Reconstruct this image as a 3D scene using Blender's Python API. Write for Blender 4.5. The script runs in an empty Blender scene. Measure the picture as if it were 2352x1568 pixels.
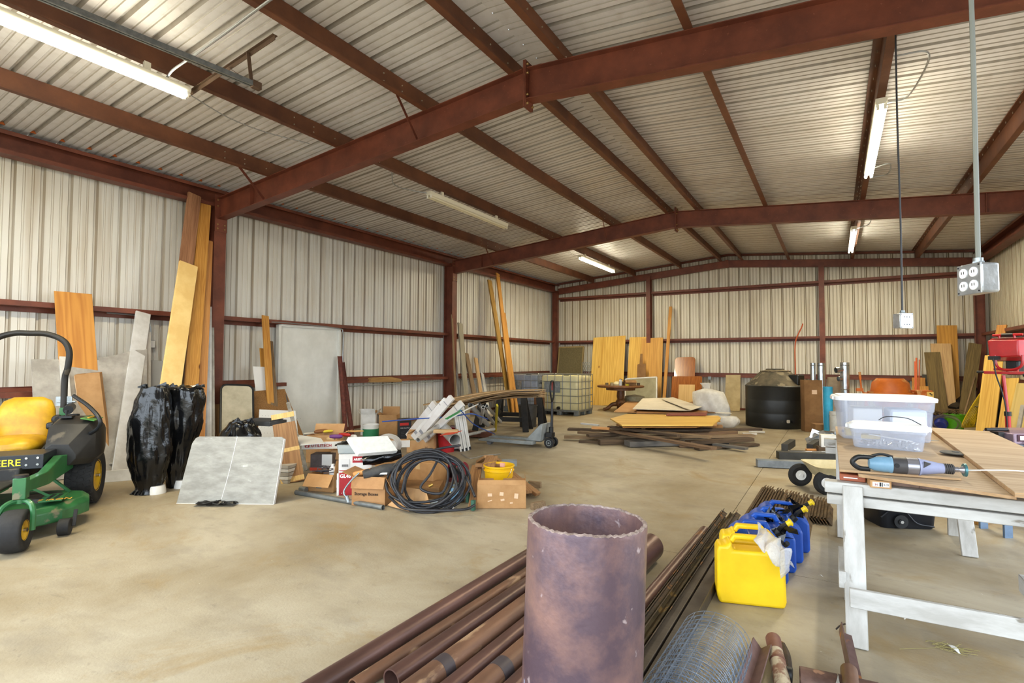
import bpy, bmesh, math, random
from mathutils import Vector, Matrix
random.seed(11)
SC = bpy.context.scene
PI = math.pi
V = Vector

# ------------------------------------------------------------------ camera
F, YAW, PITCH, ROLL = 1214.86, 0.5462, 0.0372, 0.0033
CAM = V((8.9383, 0.0, 1.5095))
FW = V((-math.sin(YAW) * math.cos(PITCH), math.cos(YAW) * math.cos(PITCH), math.sin(PITCH)))
RT = V((math.cos(YAW), math.sin(YAW), 0))
UP = RT.cross(FW)
R2 = RT * math.cos(ROLL) + UP * math.sin(ROLL)
U2 = -RT * math.sin(ROLL) + UP * math.cos(ROLL)
cd = bpy.data.cameras.new('camera')
cam = bpy.data.objects.new('camera', cd)
SC.collection.objects.link(cam)
cd.sensor_width = 36
cd.lens = 36 * F / 2352
cd.clip_start = 0.05
m = Matrix((R2, U2, -FW)).transposed().to_4x4()
m.translation = CAM
cam.matrix_world = m
SC.camera = cam
# ------------------------------------------------------------------ view, sky, daylight
SC.view_settings.view_transform = 'Standard'
SC.view_settings.look = 'None'
SC.view_settings.gamma = 1
SC.view_settings.use_curve_mapping = False
SC.view_settings.exposure = 0.2
w = bpy.data.worlds.new('sky')
SC.world = w
w.use_nodes = True
bg = w.node_tree.nodes['Background']
bg.inputs['Color'].default_value = (0.80, 0.90, 1.0, 1)
bg.inputs['Strength'].default_value = 5.6


def portal(loc, rot, sx, sy):
    l = bpy.data.lights.new('daylight_portal', 'AREA')
    l.shape = 'RECTANGLE'; l.size = sx; l.size_y = sy
    l.cycles.is_portal = True
    o = bpy.data.objects.new('daylight_portal', l)
    SC.collection.objects.link(o)
    o.location = loc; o.rotation_euler = rot
    return o


portal((6.1, -0.95, 1.9), (PI / 2, 0, PI), 10.6, 3.8)      # the open front, behind the camera
portal((12.25, 4.6, 1.9), (PI / 2, 0, -PI / 2 + PI), 6.0, 3.7)  # the open side door on the right

LAMPC = (1.0, 0.87, 0.58)
LAMPW = 60


def px(x, y):
    return FW + R2 * ((x - 1176) / F) - U2 * ((y - 784) / F)


def G(x, y, z=0.0):
    d = px(x, y); return CAM + d * ((z - CAM.z) / d.z)


def BY(x, y, Y):
    d = px(x, y); return CAM + d * (Y / d.y)


def LX(x, y, X):
    d = px(x, y); return CAM + d * ((X - CAM.x) / d.x)


# ------------------------------------------------------------------ helpers
def hx(s):
    s = s.lstrip('#')
    o = []
    for i in (0, 2, 4):
        c = int(s[i:i + 2], 16) / 255
        o.append(c / 12.92 if c <= .04045 else ((c + .055) / 1.055) ** 2.4)
    return tuple(o) + (1,)


MC = {}


def mat(name, c1='#888888', c2=None, rough=.6, metal=0, scale=6, stretch=(1, 1, 1), bump=.0, bscale=None, detail=5,
        alpha=None, trans=0, emit=None, coat=0, spots=None, sp_scale=18, sp_thr=.66, edge=(.38, .66), ior=1.45):
    if name in MC:
        return MC[name]
    m = bpy.data.materials.new(name)
    m.use_nodes = True
    nt = m.node_tree; N = nt.nodes; L = nt.links
    b = N['Principled BSDF']
    b.inputs['Roughness'].default_value = rough
    b.inputs['Metallic'].default_value = metal
    b.inputs['Coat Weight'].default_value = coat
    b.inputs['IOR'].default_value = ior
    b.inputs['Base Color'].default_value = hx(c1)
    if trans:
        b.inputs['Transmission Weight'].default_value = trans
    if alpha is not None:
        b.inputs['Alpha'].default_value = alpha
    if emit:
        b.inputs['Emission Color'].default_value = emit[0]
        b.inputs['Emission Strength'].default_value = emit[1]
    if c2 or bump:
        tc = N.new('ShaderNodeTexCoord'); oi = N.new('ShaderNodeObjectInfo')
        mp = N.new('ShaderNodeMapping'); mp.inputs['Scale'].default_value = stretch
        ad = N.new('ShaderNodeVectorMath'); ad.operation = 'ADD'
        ml = N.new('ShaderNodeVectorMath'); ml.operation = 'SCALE'
        ml.inputs[0].default_value = (37, 19, 53)
        L.new(oi.outputs['Random'], ml.inputs['Scale'])
        L.new(tc.outputs['Object'], mp.inputs['Vector'])
        L.new(mp.outputs[0], ad.inputs[0]); L.new(ml.outputs[0], ad.inputs[1])
        no = N.new('ShaderNodeTexNoise'); no.inputs['Scale'].default_value = scale
        no.inputs['Detail'].default_value = detail; no.inputs['Roughness'].default_value = .62
        L.new(ad.outputs[0], no.inputs['Vector'])
        if c2:
            rp = N.new('ShaderNodeValToRGB')
            rp.color_ramp.elements[0].position = edge[0]; rp.color_ramp.elements[1].position = edge[1]
            rp.color_ramp.elements[0].color = hx(c2); rp.color_ramp.elements[1].color = hx(c1)
            L.new(no.outputs['Fac'], rp.inputs[0])
            out = rp.outputs[0]
            if spots:
                n2 = N.new('ShaderNodeTexNoise'); n2.inputs['Scale'].default_value = sp_scale
                n2.inputs['Detail'].default_value = 6
                L.new(ad.outputs[0], n2.inputs['Vector'])
                r2 = N.new('ShaderNodeValToRGB')
                r2.color_ramp.elements[0].position = sp_thr; r2.color_ramp.elements[1].position = sp_thr + .05
                L.new(n2.outputs['Fac'], r2.inputs[0])
                mx = N.new('ShaderNodeMixRGB'); mx.inputs[2].default_value = hx(spots)
                L.new(r2.outputs[0], mx.inputs[0]); L.new(out, mx.inputs[1])
                out = mx.outputs[0]
            L.new(out, b.inputs['Base Color'])
        if bump:
            bn = N.new('ShaderNodeTexNoise'); bn.inputs['Scale'].default_value = bscale or scale * 3
            bn.inputs['Detail'].default_value = 4
            L.new(ad.outputs[0], bn.inputs['Vector'])
            bp = N.new('ShaderNodeBump'); bp.inputs['Strength'].default_value = bump; bp.inputs['Distance'].default_value = .02
            L.new(bn.outputs['Fac'], bp.inputs['Height']); L.new(bp.outputs[0], b.inputs['Normal'])
    MC[name] = m
    return m


def wood(name, c1, c2, scale=5, rough=.62, knots=True, dark=None, along=0, coat=0):
    """grain runs along the object's local X"""
    if name in MC:
        return MC[name]
    m = mat(name, c1, c2, rough=rough, coat=coat)
    nt = m.node_tree; N = nt.nodes; L = nt.links
    b = N['Principled BSDF']
    mp = [n for n in N if n.type == 'MAPPING'][0]
    st = [1.0, 1.0, 1.0]; st[along] = .07
    mp.inputs['Scale'].default_value = st
    no = [n for n in N if n.type == 'TEX_NOISE'][0]
    no.inputs['Scale'].default_value = scale; no.inputs['Detail'].default_value = 6; no.inputs['Distortion'].default_value = .9
    ad = no.inputs['Vector'].links[0].from_node
    wv = N.new('ShaderNodeTexWave'); wv.wave_type = 'BANDS'; wv.bands_direction = 'Y' if along != 1 else 'X'
    wv.inputs['Scale'].default_value = scale * 1.1; wv.inputs['Distortion'].default_value = 16
    wv.inputs['Detail'].default_value = 3; wv.inputs['Detail Scale'].default_value = 1.4
    L.new(ad.outputs[0], wv.inputs['Vector'])
    ra = [n for n in N if n.type == 'VALTORGB'][0]
    ra.color_ramp.elements[0].position = .25; ra.color_ramp.elements[1].position = .75
    mx = N.new('ShaderNodeMath'); mx.operation = 'MULTIPLY_ADD'; mx.inputs[1].default_value = .24
    h = N.new('ShaderNodeMath'); h.operation = 'MULTIPLY'; h.inputs[1].default_value = .76
    L.new(wv.outputs['Fac'], mx.inputs[0]); L.new(no.outputs['Fac'], h.inputs[0]); L.new(h.outputs[0], mx.inputs[2])
    L.new(mx.outputs[0], ra.inputs[0])
    out = ra.outputs[0]
    if knots:
        tc = [n for n in N if n.type == 'TEX_COORD'][0]
        vo = N.new('ShaderNodeTexVoronoi'); vo.inputs['Scale'].default_value = 2.3
        av = N.new('ShaderNodeVectorMath'); av.operation = 'ADD'
        mp2 = N.new('ShaderNodeMapping'); s2 = [1, 1, .3]; s2[along] = .5; mp2.inputs['Scale'].default_value = s2
        L.new(tc.outputs['Object'], mp2.inputs[0]); L.new(mp2.outputs[0], av.inputs[0])
        sc = [n for n in N if n.type == 'VECT_MATH' and n.operation == 'SCALE'][0]
        L.new(sc.outputs[0], av.inputs[1]); L.new(av.outputs[0], vo.inputs['Vector'])
        kr = N.new('ShaderNodeValToRGB')
        kr.color_ramp.elements[0].position = .035; kr.color_ramp.elements[0].color = (1, 1, 1, 1)
        kr.color_ramp.elements[1].position = .075; kr.color_ramp.elements[1].color = (0, 0, 0, 1)
        L.new(vo.outputs['Distance'], kr.inputs[0])
        km = N.new('ShaderNodeMixRGB'); km.inputs[2].default_value = hx(dark or c2)
        km.blend_type = 'MULTIPLY'
        L.new(kr.outputs[0], km.inputs[0]); L.new(out, km.inputs[1])
        out = km.outputs[0]
    L.new(out, b.inputs['Base Color'])
    return m


class M:
    """collects shapes into one mesh"""
    def __init__(s):
        s.v = []; s.f = []; s.mi = []; s.T = Matrix.Identity(4); s.m = 0

    def add(s, vs, fs):
        n = len(s.v)
        s.v += [tuple(s.T @ V(p)) for p in vs]
        s.f += [tuple(n + i for i in f) for f in fs]
        s.mi += [s.m] * len(fs)
        return s

    def box(s, c, d, R=None, taper=1.0):
        x, y, z = d[0] / 2, d[1] / 2, d[2] / 2
        vs = [V((i * x * (taper if k > 0 else 1), j * y * (taper if k > 0 else 1), k * z)) for k in (-1, 1) for j in (-1, 1) for i in (-1, 1)]
        if R is not None: vs = [R @ p for p in vs]
        c = V(c)
        return s.add([c + p for p in vs], [(0, 2, 3, 1), (4, 5, 7, 6), (0, 1, 5, 4), (2, 6, 7, 3), (0, 4, 6, 2), (1, 3, 7, 5)])

    def bar(s, a, b, w, t, up=(0, 0, 1)):
        a = V(a); b = V(b); d = b - a; L = d.length
        R = frame(d, up)
        return s.box((a + b) / 2, (L, w, t), R)

    def cyl(s, a, b, r, r2=None, n=16, caps=True, hollow=0):
        a = V(a); b = V(b); r2 = r if r2 is None else r2
        R = frame(b - a, (0, 0, 1) if abs((b - a).normalized().z) < .9 else (1, 0, 0))
        y = R.col[1]; z = R.col[2]
        ring = lambda c, q: [c + (y * math.cos(2 * PI * i / n) + z * math.sin(2 * PI * i / n)) * q for i in range(n)]
        vs = ring(a, r) + ring(b, r2)
        fs = [(i, (i + 1) % n, n + (i + 1) % n, n + i) for i in range(n)]
        if hollow:
            vs += ring(a, r - hollow) + ring(b, r2 - hollow)
            fs += [(2 * n + i, 3 * n + i, 3 * n + (i + 1) % n, 2 * n + (i + 1) % n) for i in range(n)]
            fs += [(i, 2 * n + i, 2 * n + (i + 1) % n, (i + 1) % n) for i in range(n)]
            fs += [(n + i, n + (i + 1) % n, 3 * n + (i + 1) % n, 3 * n + i) for i in range(n)]
        elif caps:
            fs += [tuple(range(n - 1, -1, -1)), tuple(range(n, 2 * n))]
        return s.add(vs, fs)

    def tube(s, pts, r, n=8, closed=False, caps=True):
        pts = [V(p) for p in pts]
        k = len(pts)
        nrm = None; vs = []
        for i, p in enumerate(pts):
            if closed: t = pts[(i + 1) % k] - pts[i - 1]
            else: t = pts[min(i + 1, k - 1)] - pts[max(i - 1, 0)]
            t.normalize()
            if nrm is None:
                nrm = t.orthogonal().normalized()
            nrm = (nrm - t * nrm.dot(t))
            if nrm.length < 1e-6: nrm = t.orthogonal()
            nrm.normalize()
            bn = t.cross(nrm)
            rr = r[i] if isinstance(r, (list, tuple)) else r
            vs += [p + (nrm * math.cos(2 * PI * j / n) + bn * math.sin(2 * PI * j / n)) * rr for j in range(n)]
        fs = []
        for i in range(k if closed else k - 1):
            a = i * n; b = ((i + 1) % k) * n
            fs += [(a + j, a + (j + 1) % n, b + (j + 1) % n, b + j) for j in range(n)]
        if caps and not closed:
            fs += [tuple(range(n - 1, -1, -1)), tuple((k - 1) * n + j for j in range(n))]
        return s.add(vs, fs)

    def lathe(s, prof, n=24, c=(0, 0, 0), axis=None, a0=0, a1=2 * PI):
        c = V(c); vs = []; k = len(prof)
        full = abs(a1 - a0 - 2 * PI) < 1e-6
        cols = n if full else n + 1
        R = Matrix.Identity(3) if axis is None else axis
        for i in range(cols):
            a = a0 + (a1 - a0) * i / n
            vs += [c + R @ V((r * math.cos(a), r * math.sin(a), z)) for r, z in prof]
        fs = []
        for i in range(n):
            j = (i + 1) % cols
            fs += [(i * k + q, j * k + q, j * k + q + 1, i * k + q + 1) for q in range(k - 1)]
        return s.add(vs, fs)

    def prism(s, poly, z0, z1, R=None, c=(0, 0, 0)):
        n = len(poly); c = V(c)
        vs = [V((x, y, z0)) for x, y in poly] + [V((x, y, z1)) for x, y in poly]
        if R is not None: vs = [R @ p for p in vs]
        vs = [c + p for p in vs]
        return s.add(vs, [tuple(range(n - 1, -1, -1)), tuple(range(n, 2 * n))] + [(i, (i + 1) % n, n + (i + 1) % n, n + i) for i in range(n)])

    def loft(s, rings, caps=True, closed=True):
        n = len(rings[0]); vs = [p for r in rings for p in r]; fs = []
        for i in range(len(rings) - 1):
            for j in range(n if closed else n - 1):
                a = i * n + j; b = i * n + (j + 1) % n
                fs.append((a, b, b + n, a + n))
        if caps: fs += [tuple(range(n - 1, -1, -1)), tuple(range((len(rings) - 1) * n, len(rings) * n))]
        return s.add(vs, fs)

    def grid(s, fn, nu, nv):
        vs = [fn(i / nu, j / nv) for j in range(nv + 1) for i in range(nu + 1)]
        fs = [(j * (nu + 1) + i, j * (nu + 1) + i + 1, (j + 1) * (nu + 1) + i + 1, (j + 1) * (nu + 1) + i) for j in range(nv) for i in range(nu)]
        return s.add(vs, fs)

    def obj(s, name, mats, parent=None, bevel=0, smooth=30, loc=None, R=None, solid=0, sub=0, seg=2, **tags):
        me = bpy.data.meshes.new(name)
        me.from_pydata(s.v, [], s.f)
        if not isinstance(mats, (list, tuple)): mats = [mats]
        for q in mats: me.materials.append(q)
        if len(mats) > 1: me.polygons.foreach_set('material_index', s.mi)
        me.update()
        if bevel or True:
            bm = bmesh.new(); bm.from_mesh(me)
            bmesh.ops.recalc_face_normals(bm, faces=bm.faces)
            bm.to_mesh(me); bm.free()
        if smooth:
            me.polygons.foreach_set('use_smooth', [True] * len(me.polygons))
            me.set_sharp_from_angle(angle=math.radians(smooth))
        o = bpy.data.objects.new(name, me)
        SC.collection.objects.link(o)
        if parent is not None: o.parent = parent
        if loc is not None: o.location = loc
        if R is not None: o.rotation_mode = 'QUATERNION'; o.rotation_quaternion = R.to_quaternion()
        if solid:
            q = o.modifiers.new('solid', 'SOLIDIFY'); q.thickness = solid; q.offset = 0
        if sub:
            q = o.modifiers.new('sub', 'SUBSURF'); q.levels = sub; q.render_levels = sub
        if bevel:
            q = o.modifiers.new('bevel', 'BEVEL'); q.width = bevel; q.segments = seg; q.limit_method = 'ANGLE'; q.angle_limit = .6
        for k, v in tags.items(): o[k] = v
        return o


def frame(d, up=(0, 0, 1)):
    """3x3 with local X along d, local Z towards up"""
    x = V(d).normalized(); z = V(up)
    z = z - x * z.dot(x)
    if z.length < 1e-5: z = x.orthogonal()
    z.normalize(); y = z.cross(x)
    return Matrix((x, y, z)).transposed()


def thing(name, label, cat, loc=(0, 0, 0), rz=0, R=None, group=None, kind=None):
    o = bpy.data.objects.new(name, None)
    SC.collection.objects.link(o)
    o.empty_display_size = .1
    o.location = loc
    if R is not None: o.rotation_mode = 'QUATERNION'; o.rotation_quaternion = R.to_quaternion()
    else: o.rotation_euler = (0, 0, rz)
    if label: o['label'] = label
    if cat: o['category'] = cat
    if group: o['group'] = group
    if kind: o['kind'] = kind
    return o


def dup(root, loc=None, rz=None, label=None, group=None):
    def cp(o, p):
        c = o.copy(); SC.collection.objects.link(c)
        if p is not None: c.parent = p
        for k in list(o.children): cp(k, c)
        return c
    r = cp(root, root.parent)
    if loc is not None: r.location = loc
    if rz is not None: r.rotation_mode = 'XYZ'; r.rotation_euler = (0, 0, rz)
    if label: r['label'] = label
    if group: r['group'] = group
    return r


def text(body, size, mt, parent, loc, R, name='lettering', bold=0.0, ext=.0006, align='LEFT'):
    cu = bpy.data.curves.new(name, 'FONT')
    cu.body = body; cu.size = size; cu.extrude = ext; cu.offset = bold; cu.align_x = align
    cu.resolution_u = 2
    cu.materials.append(mt)
    tmp = bpy.data.objects.new('tmp', cu)
    SC.collection.objects.link(tmp)
    me = bpy.data.meshes.new_from_object(tmp.evaluated_get(bpy.context.evaluated_depsgraph_get()))
    bpy.data.objects.remove(tmp)
    o = bpy.data.objects.new(name, me)
    SC.collection.objects.link(o)
    o.parent = parent; o.location = loc
    o.rotation_mode = 'QUATERNION'; o.rotation_quaternion = R.to_quaternion()
    return o


# upright text facing: local X of text = 'right', local Y of text = up
def face(right, up=(0, 0, 1)):
    x = V(right).normalized(); y = V(up); y = (y - x * y.dot(x)).normalized()
    return Matrix((x, y, x.cross(y))).transposed()
# ------------------------------------------------------------------ materials of the building
def streaky(name, base, stain, amt, bump=False):
    m = bpy.data.materials.new(name); m.use_nodes = True
    nt = m.node_tree; N = nt.nodes; L = nt.links; b = N['Principled BSDF']
    b.inputs['Roughness'].default_value = .38
    b.inputs['Specular IOR Level'].default_value = .5
    g = N.new('ShaderNodeNewGeometry'); mp = N.new('ShaderNodeMapping')
    mp.inputs['Scale'].default_value = (5, 5, .25)
    L.new(g.outputs['Position'], mp.inputs[0])
    n = N.new('ShaderNodeTexNoise'); n.inputs['Scale'].default_value = 1.6; n.inputs['Detail'].default_value = 5
    L.new(mp.outputs[0], n.inputs['Vector'])
    r = N.new('ShaderNodeValToRGB'); r.color_ramp.elements[0].position = .5; r.color_ramp.elements[1].position = .8
    r.color_ramp.elements[1].color = (amt, amt, amt, 1)
    L.new(n.outputs['Fac'], r.inputs[0])
    n2 = N.new('ShaderNodeTexNoise'); n2.inputs['Scale'].default_value = .7; n2.inputs['Detail'].default_value = 4
    L.new(g.outputs['Position'], n2.inputs['Vector'])
    r2 = N.new('ShaderNodeValToRGB'); r2.color_ramp.elements[0].position = .35; r2.color_ramp.elements[1].position = .7
    r2.color_ramp.elements[0].color = hx(base); r2.color_ramp.elements[1].color = hx(stain[1])
    L.new(n2.outputs['Fac'], r2.inputs[0])
    x = N.new('ShaderNodeMixRGB'); x.inputs[2].default_value = hx(stain[0])
    L.new(r.outputs[0], x.inputs[0]); L.new(r2.outputs[0], x.inputs[1])
    L.new(x.outputs[0], b.inputs['Base Color'])
    MC[name] = m
    return m


WALLM = streaky('white_sheet_metal', '#dcdbd5', ('#9b8560', '#d2cdc2'), .55)
WALLB = streaky('white_sheet_metal_back', '#dcd8cb', ('#94805a', '#cfc8b6'), .6)
ROOFM = streaky('roof_sheet_metal', '#e4e2e3', ('#aaa093', '#d2cecb'), .35)
PURL = mat('dusty_brown_steel', '#74482f', '#593524', rough=.55, scale=2, bump=.05, bscale=60)
DIRT_SHADE = {'white_sheet_metal': streaky('wall_crease_dirt_shade', '#b9b2a6', ('#7d6446', '#a39784'), .7), 'white_sheet_metal_back': streaky('back_wall_crease_dirt_shade', '#a09478', ('#6f5434', '#8f7f62'), .7), 'roof_sheet_metal': streaky('roof_crease_dirt_shade', '#a9a39a', ('#80725f', '#9a9287'), .5)}  # rib sides: dirt lines, with the shade of the ribs painted in too
RED = mat('red_oxide_steel', '#7a422f', '#603224', rough=.5, scale=3, bump=.05, bscale=60, spots='#87543f', sp_scale=40, sp_thr=.68)
BOLT = mat('zinc_bolt', '#cfc9b6', rough=.35, metal=.8)
BOLTD = mat('yellow_zinc_bolt', '#a88a5a', rough=.4, metal=.7)


def floor_mat():
    m = bpy.data.materials.new('stained_concrete'); m.use_nodes = True
    nt = m.node_tree; N = nt.nodes; L = nt.links; b = N['Principled BSDF']
    g = N.new('ShaderNodeNewGeometry')

    def noise(sc, det, st=(1, 1, 1), rough=.6, dist=0):
        mp = N.new('ShaderNodeMapping'); mp.inputs['Scale'].default_value = st
        L.new(g.outputs['Position'], mp.inputs[0])
        n = N.new('ShaderNodeTexNoise'); n.inputs['Scale'].default_value = sc; n.inputs['Detail'].default_value = det
        n.inputs['Roughness'].default_value = rough; n.inputs['Distortion'].default_value = dist
        L.new(mp.outputs[0], n.inputs['Vector']); return n.outputs['Fac']

    def ramp(f, p0, c0, p1, c1):
        r = N.new('ShaderNodeValToRGB'); r.color_ramp.elements[0].position = p0; r.color_ramp.elements[1].position = p1
        r.color_ramp.elements[0].color = c0 if len(c0) == 4 else hx(c0); r.color_ramp.elements[1].color = c1
        L.new(f, r.inputs[0]); return r.outputs[0]

    def mix(f, a, bb, mode='MIX'):
        x = N.new('ShaderNodeMixRGB'); x.blend_type = mode
        for i, q in ((0, f), (1, a), (2, bb)):
            if isinstance(q, (tuple, float)): x.inputs[i].default_value = q
            else: L.new(q, x.inputs[i])
        return x.outputs[0]
    W = (1, 1, 1, 1); K = (0, 0, 0, 1)
    base = ramp(noise(.55, 8, rough=.65, dist=.4), .36, hx('#8b7c61'), .66, hx('#afa590'))
    base = mix(ramp(noise(1.6, 9, st=(1, 1.8, 1), rough=.7), .5, K, .72, (.55, .55, .55, 1)), base, hx('#7b7162'))
    base = mix(ramp(noise(.9, 7, rough=.7, dist=1), .54, K, .72, (.75, .75, .75, 1)), base, hx('#8f7649'))
    base = mix(ramp(noise(7, 8, rough=.75), .60, K, .74, (.75, .75, .75, 1)), base, hx('#5f564a'))
    base = mix(ramp(noise(38, 4), .70, K, .78, (.5, .5, .5, 1)), base, hx('#6a5d4b'))
    base = mix(ramp(noise(26, 3), .73, K, .77, (.7, .7, .7, 1)), base, hx('#d8d2c4'))
    # tyre scuffs: long thin curved smears
    base = mix(ramp(noise(2.2, 5, st=(.5, 3.5, 1), rough=.7, dist=2.5), .63, K, .74, (.35, .35, .35, 1)), base, hx('#5f574c'))
    L.new(base, b.inputs['Base Color'])
    r = N.new('ShaderNodeMapRange'); r.inputs['To Min'].default_value = .42; r.inputs['To Max'].default_value = .7
    L.new(noise(3, 5), r.inputs[0]); L.new(r.outputs[0], b.inputs['Roughness'])
    bp = N.new('ShaderNodeBump'); bp.inputs['Strength'].default_value = .12; bp.inputs['Distance'].default_value = .02
    L.new(noise(60, 5), bp.inputs['Height']); L.new(bp.outputs[0], b.inputs['Normal'])
    return m


FLOORM = floor_mat()
W_, YF, YB = 12.18, -0.9, 18.05
Y1, Y2, Y3 = 5.01, 11.48, 17.82
SL = 1 / 12.


def zb(x):                                       # underside of the purlins
    return 4.225 + SL * min(x, W_ - x)


def zroof(x):
    return zb(x) + .235


# floor, cast in slabs with saw joints
fl = thing('floor', None, None, kind='structure')
for (x0, x1, y0, y1) in ((-.3, 8.05, YF - .1, 4.3), (8.05, 12.5, YF - .1, 4.3), (-.3, 8.05, 4.3, 11.5), (8.05, 12.5, 4.3, 11.5), (-.3, 8.05, 11.5, 18.3), (8.05, 12.5, 11.5, 18.3)):
    q = M(); q.box(((x0 + x1) / 2, (y0 + y1) / 2, -.1), (x1 - x0 - .006, y1 - y0 - .006, .2)); q.obj('slab', FLOORM, fl)
q = M(); q.box((6, 8.6, -.19), (13.5, 19.6, .16)); q.obj('slab', FLOORM, fl)
q = M(); q.grid(lambda u, v: V((-40 + 92 * u, -45 + 100 * v, -.28)), 4, 4)
q.obj('ground', mat('gravel_yard', '#b7ab97', '#958873', rough=.9, scale=3, bump=.3, bscale=30), kind='structure')

# corrugated sheets, each 914 mm panel its own object
RP = .3048


def profile(wid=3):
    """(u, depth) of one panel: major ribs and two minor ribs between each pair"""
    p = []
    for k in range(wid):
        o = k * RP
        p += [(o, .038), (o + .012, .038), (o + .032, 0), (o + .095, 0), (o + .101, .008), (o + .117, .008), (o + .125, 0),
              (o + .188, 0), (o + .194, .008), (o + .210, .008), (o + .218, 0), (o + .278, 0), (o + .2955, .038)]
    p.append((wid * RP, .038))
    return p


PROF = profile()


def panel(name, M_, o, u, v, n, h0, h1, parent, nv=1):
    """sheet panel at o, ribs along v, profile depth along n (outward); h0/h1(u) give the ends along v"""
    q = M(); o = V(o); u = V(u); v = V(v); n = V(n); vs = []
    for a, d in PROF:
        vs.append(o + u * a + n * d + v * h0(a)); vs.append(o + u * a + n * d + v * h1(a))
    k = len(PROF)
    q.add(vs, [(2 * i, 2 * i + 2, 2 * i + 3, 2 * i + 1) for i in range(k - 1)])
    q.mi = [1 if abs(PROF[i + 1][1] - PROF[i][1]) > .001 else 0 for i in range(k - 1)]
    return q.obj(name, [M_, DIRT_SHADE[M_.name]], parent, smooth=0)


def copy_at(o, loc):
    c = o.copy(); SC.collection.objects.link(c); c.location = loc; return c


def zsec(q, a, b, depth_dir, flange_dir, depth=.2, fl=.065, lip=.015, t=.004, flip=1):
    """Z section: web along depth_dir, flanges in opposite directions along flange_dir"""
    a = V(a); b = V(b); D = V(depth_dir); Fd = V(flange_dir)
    pts = [(-depth / 2 + lip, fl), (-depth / 2, fl), (-depth / 2, 0), (depth / 2, 0), (depth / 2, -fl * flip), (depth / 2 - lip, -fl * flip)]
    out = []
    for i, (d, f_) in enumerate(pts): out.append((d, f_))
    inn = []
    for i, (d, f_) in enumerate(pts):
        # offset inward crude
        dd = t if i in (0, 1, 2) else -t
        ff = {0: -t, 1: -t, 2: t, 3: -t if flip > 0 else t, 4: t * flip, 5: t * flip}[i]
        if i == 0: inn.append((d, f_ - t))
        elif i == 1: inn.append((d + t, f_ - t))
        elif i == 2: inn.append((d + t, t))
        elif i == 3: inn.append((d - t, t if flip > 0 else t))
        elif i == 4: inn.append((d - t, f_ + t * flip))
        else: inn.append((d, f_ + t * flip))
    # thin plates instead of exact fillets: one quad strip, thickened by neighbours
    for k in range(5):
        d0, f0 = pts[k]; d1, f1 = pts[k + 1]
        e = V((0, 0, 0)) + D * (d1 - d0) + Fd * (f1 - f0)
        nrm = e.cross(b - a).normalized() * (t / 2)
        r = []
        for P_ in (a, b):
            p0 = P_ + D * d0 + Fd * f0; p1 = P_ + D * d1 + Fd * f1
            r.append([p0 - nrm, p1 - nrm, p1 + nrm, p0 + nrm])
        q.loft(r)
    return q


def isec(q, a, b, web, wid, up, tf=.009, tw=.006):
    a = V(a); b = V(b); R = frame(b - a, up); L = (b - a).length; c = (a + b) / 2
    z = R.col[2]
    q.box(c, (L, tw, web - 2 * tf), R)
    q.box(c + z * (web / 2 - tf / 2), (L, wid, tf), R); q.box(c - z * (web / 2 - tf / 2), (L, wid, tf), R)
    return q


def bolts(q, pts, d, r=.014, h=.012):
    for p in pts: q.cyl(V(p), V(p) + V(d) * h, r, n=6)


# ---- left wall
XL = -.21
wl = thing('wall_left', None, None, kind='structure')
ny = int((YB - YF) / (3 * RP)) + 1
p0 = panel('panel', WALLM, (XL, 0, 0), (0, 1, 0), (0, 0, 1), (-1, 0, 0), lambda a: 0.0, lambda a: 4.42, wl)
p0.location = (0, YF, 0)
for i in range(1, ny): copy_at(p0, (0, YF + i * 3 * RP, 0))
# ---- right wall with its open door from y=1.6 to y=7.6
wr = thing('wall_right', None, None, kind='structure')
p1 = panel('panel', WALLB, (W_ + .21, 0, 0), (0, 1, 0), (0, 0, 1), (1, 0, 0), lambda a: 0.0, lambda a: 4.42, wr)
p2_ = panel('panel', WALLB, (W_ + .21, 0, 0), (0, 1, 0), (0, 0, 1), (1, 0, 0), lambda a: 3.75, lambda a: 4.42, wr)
p1.location = (0, YF, 0); p2_.location = (0, YF + 3 * 3 * RP, 0)
for i in range(1, ny):
    y = YF + i * 3 * RP
    op = 1.6 < y + .45 < 7.8
    if i == 3: continue
    copy_at(p2_ if op else p1, (0, y, 0))
# ---- back wall, gable-cut panels
wb = thing('wall_back', None, None, kind='structure')
for i in range(14):
    x0 = -.3 + i * 3 * RP
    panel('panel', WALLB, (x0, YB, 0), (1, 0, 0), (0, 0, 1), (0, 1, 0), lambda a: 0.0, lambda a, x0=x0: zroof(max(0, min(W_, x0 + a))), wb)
# ---- front wall: only the gable above the wide open doors, and its jambs (behind the camera)
wf = thing('wall_front', None, None, kind='structure')
for i in range(14):
    x0 = -.3 + i * 3 * RP
    lo = 3.75 if .4 < x0 + .45 < 11.6 else 0.0
    panel('panel', WALLM, (x0, YF - .03, 0), (1, 0, 0), (0, 0, 1), (0, -1, 0), lambda a, lo=lo: lo, lambda a, x0=x0: zroof(max(0, min(W_, x0 + a))), wf)
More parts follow.
